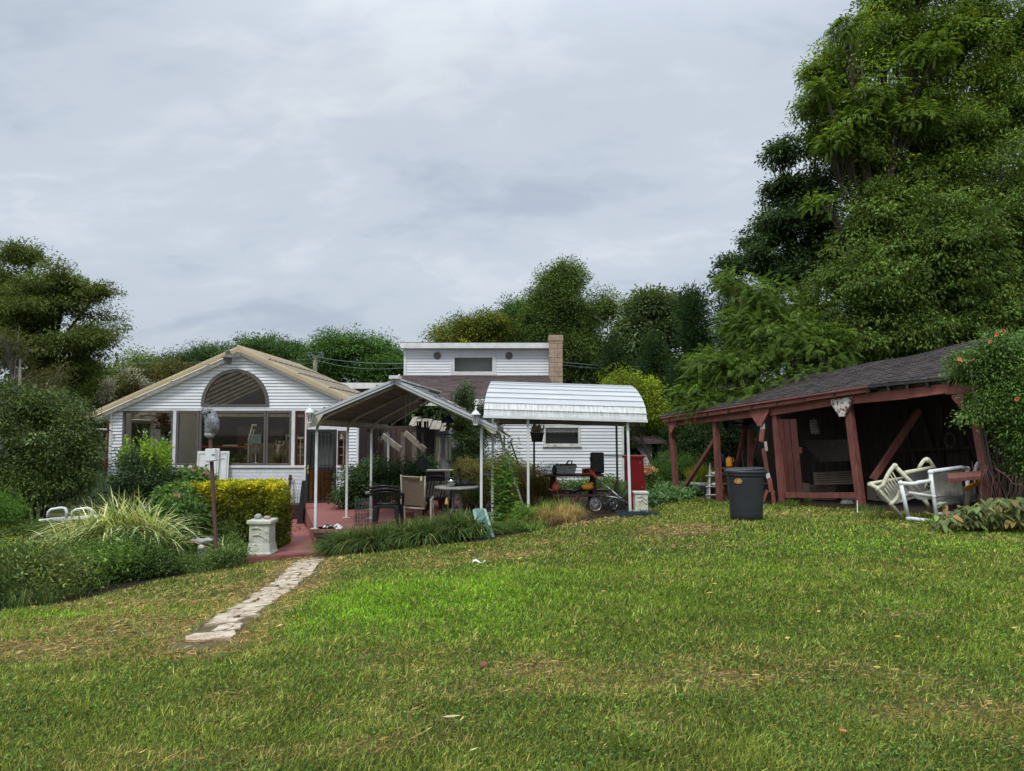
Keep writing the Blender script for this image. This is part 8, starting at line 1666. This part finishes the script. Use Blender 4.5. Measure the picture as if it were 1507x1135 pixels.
# ================================================================ FLOWER BED, ORNAMENTAL GRASS, BORDERS
def tuftgrass(name, label, cat, clumps, per, L, base, m='blade', aspect=.03, seed=0, kind=None, stripes=False, arch=.9, seg=4, group=None, width=.012, dirb=(0, 0)):
    """arching strap leaves built as ribbons"""
    r = np.random.default_rng(seed); n = per*len(clumps); C = np.repeat(np.array(clumps, float), per, 0)
    C = C+r.normal(size=(n, 3))*np.array([.07, .07, 0]); a = r.random(n)*2*PI; h = np.stack([np.cos(a)+dirb[0], np.sin(a)+dirb[1]], 1); h /= np.linalg.norm(h, axis=1, keepdims=True)+1e-6
    Ln = L*(.6+.6*r.random(n))*np.repeat(r.uniform(.65, 1.15, len(clumps)), per); out = arch*(.25+.9*r.random(n)); V = []; S_ = np.stack([-h[:, 1], h[:, 0], np.zeros(n)], 1)
    for k in range(seg+1):
        t = k/seg; rad = Ln*out*t**1.35*.8; z = Ln*(t*(1.0)-.62*out*t**2.3); p = C.copy(); p[:, 0] += h[:, 0]*rad; p[:, 1] += h[:, 1]*rad; p[:, 2] += z
        w = width*(.7+.6*r.random(n) if k == 0 else 1)*(1-t**3)+.001; V += [p-S_*w[:, None]/2 if np.ndim(w) else p-S_*w/2, p+S_*w[:, None]/2 if np.ndim(w) else p+S_*w/2]
    V = np.stack(V, 1).reshape(-1, 3); q_ = 2*(seg+1); i0 = np.arange(n)*q_; Fq = np.concatenate([np.stack([i0+2*k, i0+2*k+1, i0+2*k+3, i0+2*k+2], 1) for k in range(seg)])
    tn = tints(n, base, .3); tn = tn*np.repeat(np.exp(r.normal(size=(len(clumps), 1))*.22), per, 0); ok_ = r.random(n) < .05; tn[ok_] = tints(ok_.sum(), (.20, .15, .06), .2); 
    if stripes: y = r.random(n) < .62; tn[y] = tints(y.sum(), (.36, .41, .24), .25)
    o = npmesh(name, V, Fq, M[m], np.repeat(tn, q_, 0), org=tuple(np.mean(np.array(clumps), 0))); tag(o, label, cat, group, kind); return o
def pts_px(L, Y, dz=0): return [tuple(G(px, Y+dy)+Vector((0, 0, dz))) for px, dy in L]
gpz = lambda px, py: tuple(gp(px, py))
# green/cream striped ornamental grass
sc_ = []
for px, Y, z in ((120, 12.4, .42), (150, 12.5, .58), (175, 12.7, .68), (200, 12.8, .62), (225, 12.8, .5), (105, 12.2, .36), (245, 13.0, .35)): v = G(px, Y); v.z += z-.15; sc_.append(tuple(v))
tuftgrass('striped_ornamental_grass', 'big arching clump of cream and green striped grass in the flower bed', 'ornamental grass', sc_, 190, 1.15, (.12, .17, .06), stripes=True, arch=1.35, seg=6, seed=61, width=.022, dirb=(-.35, -.35))
tuftgrass('striped_ornamental_grass', 'smaller striped grass clump arching beside the birdbath', 'ornamental grass', [tuple(G(275, 13.3)+Vector((0, 0, .1))), tuple(G(330, 13.4)+Vector((0, 0, .05)))], 60, .62, (.14, .2, .07), stripes=True, arch=1.1, seg=5, seed=62, width=.016)
tuftgrass('upright_ornamental_grass', 'tall upright pale blades rising from the back of the striped grass', 'ornamental grass', [tuple(G(158, 13.6)+Vector((0, 0, .5))), tuple(G(205, 13.6)+Vector((0, 0, .4)))], 24, .95, (.26, .30, .12), arch=.38, seg=5, seed=63, width=.02)
# bed of mixed low plants: one mass nobody could count
bx0 = []; r = np.random.default_rng(70)
poly = [(v.x, v.y) for v in (gp(-40, 905), gp(0, 897), gp(90, 886), gp(180, 862), gp(280, 840), gp(352, 826), gp(372, 818))]+[(-4.75, 14.6), (-5.1, 15.6), (-9, 15.8), (-14, 13), (-12, 8.5)]
xx = r.uniform(-14, -3.5, 9000); yy = r.uniform(7, 16, 9000); k = inpoly(xx, yy, poly); xx, yy = xx[k], yy[k]
edge = np.clip((yy-7.6-(xx+6)*1.15)/2.0, 0, 1)
hh = (.26+.42*edge)*(.25+1.5*fbm(xx, yy, .6, 91, 4)); hh[(xx > -5.6)] *= .8
keep = (xx > -99); xx, yy, hh = xx[keep], yy[keep], hh[keep]
n = len(xx); per = 44; zz = gzn(xx, yy); cc = np.stack([xx, yy, zz+hh*.75], 1); P = np.repeat(cc, per, 0)+r.normal(size=(n*per, 3))*np.array([.10, .10, .07]); P[:, 2] = np.maximum(P[:, 2]-np.abs(r.normal(size=n*per))*np.repeat(hh, per)*.30, np.repeat(zz, per)+.01)
kindn = fbm(xx, yy, 1.1, 95, 2); base = np.where((kindn > .52)[:, None], np.array([[.062, .115, .030]]), np.array([[.040, .070, .026]])); base = np.where(((kindn < .42) & (r.random(n) < .5))[:, None], np.array([[.085, .105, .040]]), base)
base = base*np.exp(r.normal(size=(n, 1))*.38); T = np.repeat(base, per, 0)*np.exp(r.normal(size=(n*per, 1))*.25)
D = r.normal(size=(n*per, 3)); D[:, 2] += .25
o = leaves('bed_vegetation', P, .035+r.random(n*per)*.032, np.clip(T, 0, .7), M['leaf'], D=D, aspect=.42, org=(-8, 12, -.7)); tag(o, 'tangled low green flower bed plants along the left edge of the lawn', 'bed plants', kind='stuff')
tuftgrass('bed_grass', 'fine grass and daylily blades mixed through the edge of the flower bed', 'grass', [gpz(px+random.uniform(-8, 8), py+random.uniform(-12, -2)) for px, py in ((20, 900), (60, 893), (100, 885), (140, 874), (180, 862), (215, 858), (245, 850), (285, 845), (300, 836), (330, 836), (345, 828), (360, 822), (320, 826), (270, 835), (360, 800), (345, 790), (350, 780), (130, 860), (200, 830), (230, 830))], 60, .34, (.07, .12, .04), arch=1.0, seg=4, seed=64, kind='stuff', width=.009)
shrub('lime_sedum', 'flat yellow-green flower heads at the left end of the bed', [(15, 805, 12.3, 34, 12, .5), (45, 812, 12.0, 26, 10, .4)], 130, 46, .08, .035, (.20, .25, .07), seed=71, shell=.5, cat='plant')
shrub('dark_bed_shrub', 'dark mounded leafy plant in front of the striped grass', [(165, 815, 11.9, 44, 26, .5), (200, 800, 12.1, 34, 24, .5), (215, 825, 11.8, 34, 22, .5)], 260, 50, .12, .05, (.040, .075, .028), seed=72, shell=.5, cat='plant')
# dense strap-leaved border in front of the deck
cl = []; rr = random.Random(8)
for i in range(135):
    u = rr.random(); px = 488+(700-488)*u; Y = (14.2+.05*u)-.0+rr.uniform(-.35, .75)-.4*u; v = G(px, Y); v.z += rr.uniform(0, .08); cl.append(tuple(v))
o = tuftgrass('border_grass', 'dense dark strap-leaved border grass along the front of the patio deck', 'border grass', cl, 100, .62, (.048, .085, .028), arch=1.45, seg=5, seed=65, kind='stuff', width=.017, dirb=(0, -.25))
cl = []
for i in range(60): px = rr.uniform(700, 795); Y = rr.uniform(13.9, 14.35) if px < 755 else rr.uniform(13.8, 15.3); v = G(px, Y); cl.append(tuple(v))
tuftgrass('weedy_grass', 'unmown green grass around the leaning green panel and the tall weeds', 'grass', cl, 90, .26, (.065, .12, .030), arch=1.2, seg=4, seed=66, kind='stuff', width=.009)
cl = [];
for i in range(46): px = min(rr.gauss(818, 19), 852); Y = rr.uniform(14.4, 15.4); v = G(px, Y); cl.append(tuple(v))
tuftgrass('dry_grass', 'long straw-coloured dry grass in front of the picnic table', 'dry grass', cl, 120, .42, (.235, .19, .10), arch=1.25, seg=4, seed=67, kind='stuff', width=.007)
cl = []
for i in range(34): px = min(rr.gauss(800, 26), 845); Y = rr.uniform(15.0, 16.2); cl.append(tuple(G(px, Y)))
tuftgrass('long_green_grass', 'long fresh green blades mixed behind the dry grass by the picnic table', 'grass', cl, 80, .5, (.10, .15, .035), arch=1.0, seg=4, seed=68, kind='stuff', width=.007)
shrub('low_aster', 'leafy stems crowding round the birdbath and the foot of the owl pole', [(335, 815, 12.6, 26, 15, .5), (285, 826, 12.3, 30, 12, .5), (340, 800, 13.9, 16, 14, .3), (335, 775, 15, 20, 16, .4)], 210, 46, .11, .045, (.06, .10, .035), seed=75, shell=.4, cat='plant')
shrub('bronze_bush', 'brownish low bush behind the left awning post', [(800, 705, 18.5, 28, 22, .6), (775, 715, 18.3, 26, 22, .5), (815, 722, 18.2, 20, 16, .5), (760, 735, 17.6, 26, 16, .4)], 260, 50, .13, .05, (.085, .075, .032), seed=73, shell=.4, aspect=.25)
# ground cover behind the cabinet and by the shed
xx = r.uniform(2.9, 6.4, 5200); yy = r.uniform(17.3, 25, 5200); k = (xx < 3.2+(yy-17.3)*.55) & (fbm(xx, yy, .8, 3, 2) > .30) & ((xx > 3.0+(yy-18)*.12)); xx, yy = xx[k], yy[k]; n = len(xx); P = np.repeat(np.stack([xx, yy, gzn(xx, yy)+.08+r.random(n)*.12], 1), 14, 0)+r.normal(size=(n*14, 3))*.06
o = leaves('ivy_foliage', P, .07+r.random(len(P))*.04, tints(len(P), (.055, .115, .045), .3), M['gloss_leaf'], aspect=.7, org=(4, 20, -.3)); tag(o, 'bright ground ivy between the red cabinet and the first shed post', 'ground ivy', kind='stuff')
tuftgrass('shed_edge_grass', 'unmown grass growing around the shed posts', 'grass', [gpz(px+rr.uniform(-10, 10), py+rr.uniform(-4, 4)) for px, py in ((970, 733), (985, 735), (1000, 736), (1012, 738), (1025, 738), (1040, 742), (1060, 744), (1075, 746), (1140, 750), (1160, 748), (1175, 746), (1150, 745), (1180, 742), (1260, 757), (1275, 757), (1290, 757), (1380, 772), (1392, 772), (1370, 770), (1400, 776))], 70, .22, (.07, .125, .03), arch=.8, seg=3, seed=69, kind='stuff', width=.008)
P = []
for i in range(26): v = at(rr.gauss(955, 4), rr.gauss(692, 2.5), 20.5+rr.uniform(-.2, .2)); P += [tuple(v)]*14
P = np.array(P)+r.normal(size=(len(P), 3))*.035
root = thing('peach_flower_clump', 'clump of pale peach flowers behind the red cabinet', 'flowers', G(956, 20.5)); leaves('bloom', P, .05+r.random(len(P))*.04, tints(len(P), (.62, .36, .22), .2), M['petal'], root, aspect=.8); P2 = np.array([tuple(at(956, 706, 20.5))])+r.normal(size=(500, 3))*np.array([.12, .12, .13]); leaves('foliage', P2, .07+r.random(500)*.04, tints(500, (.05, .09, .03)), M['leaf'], root)
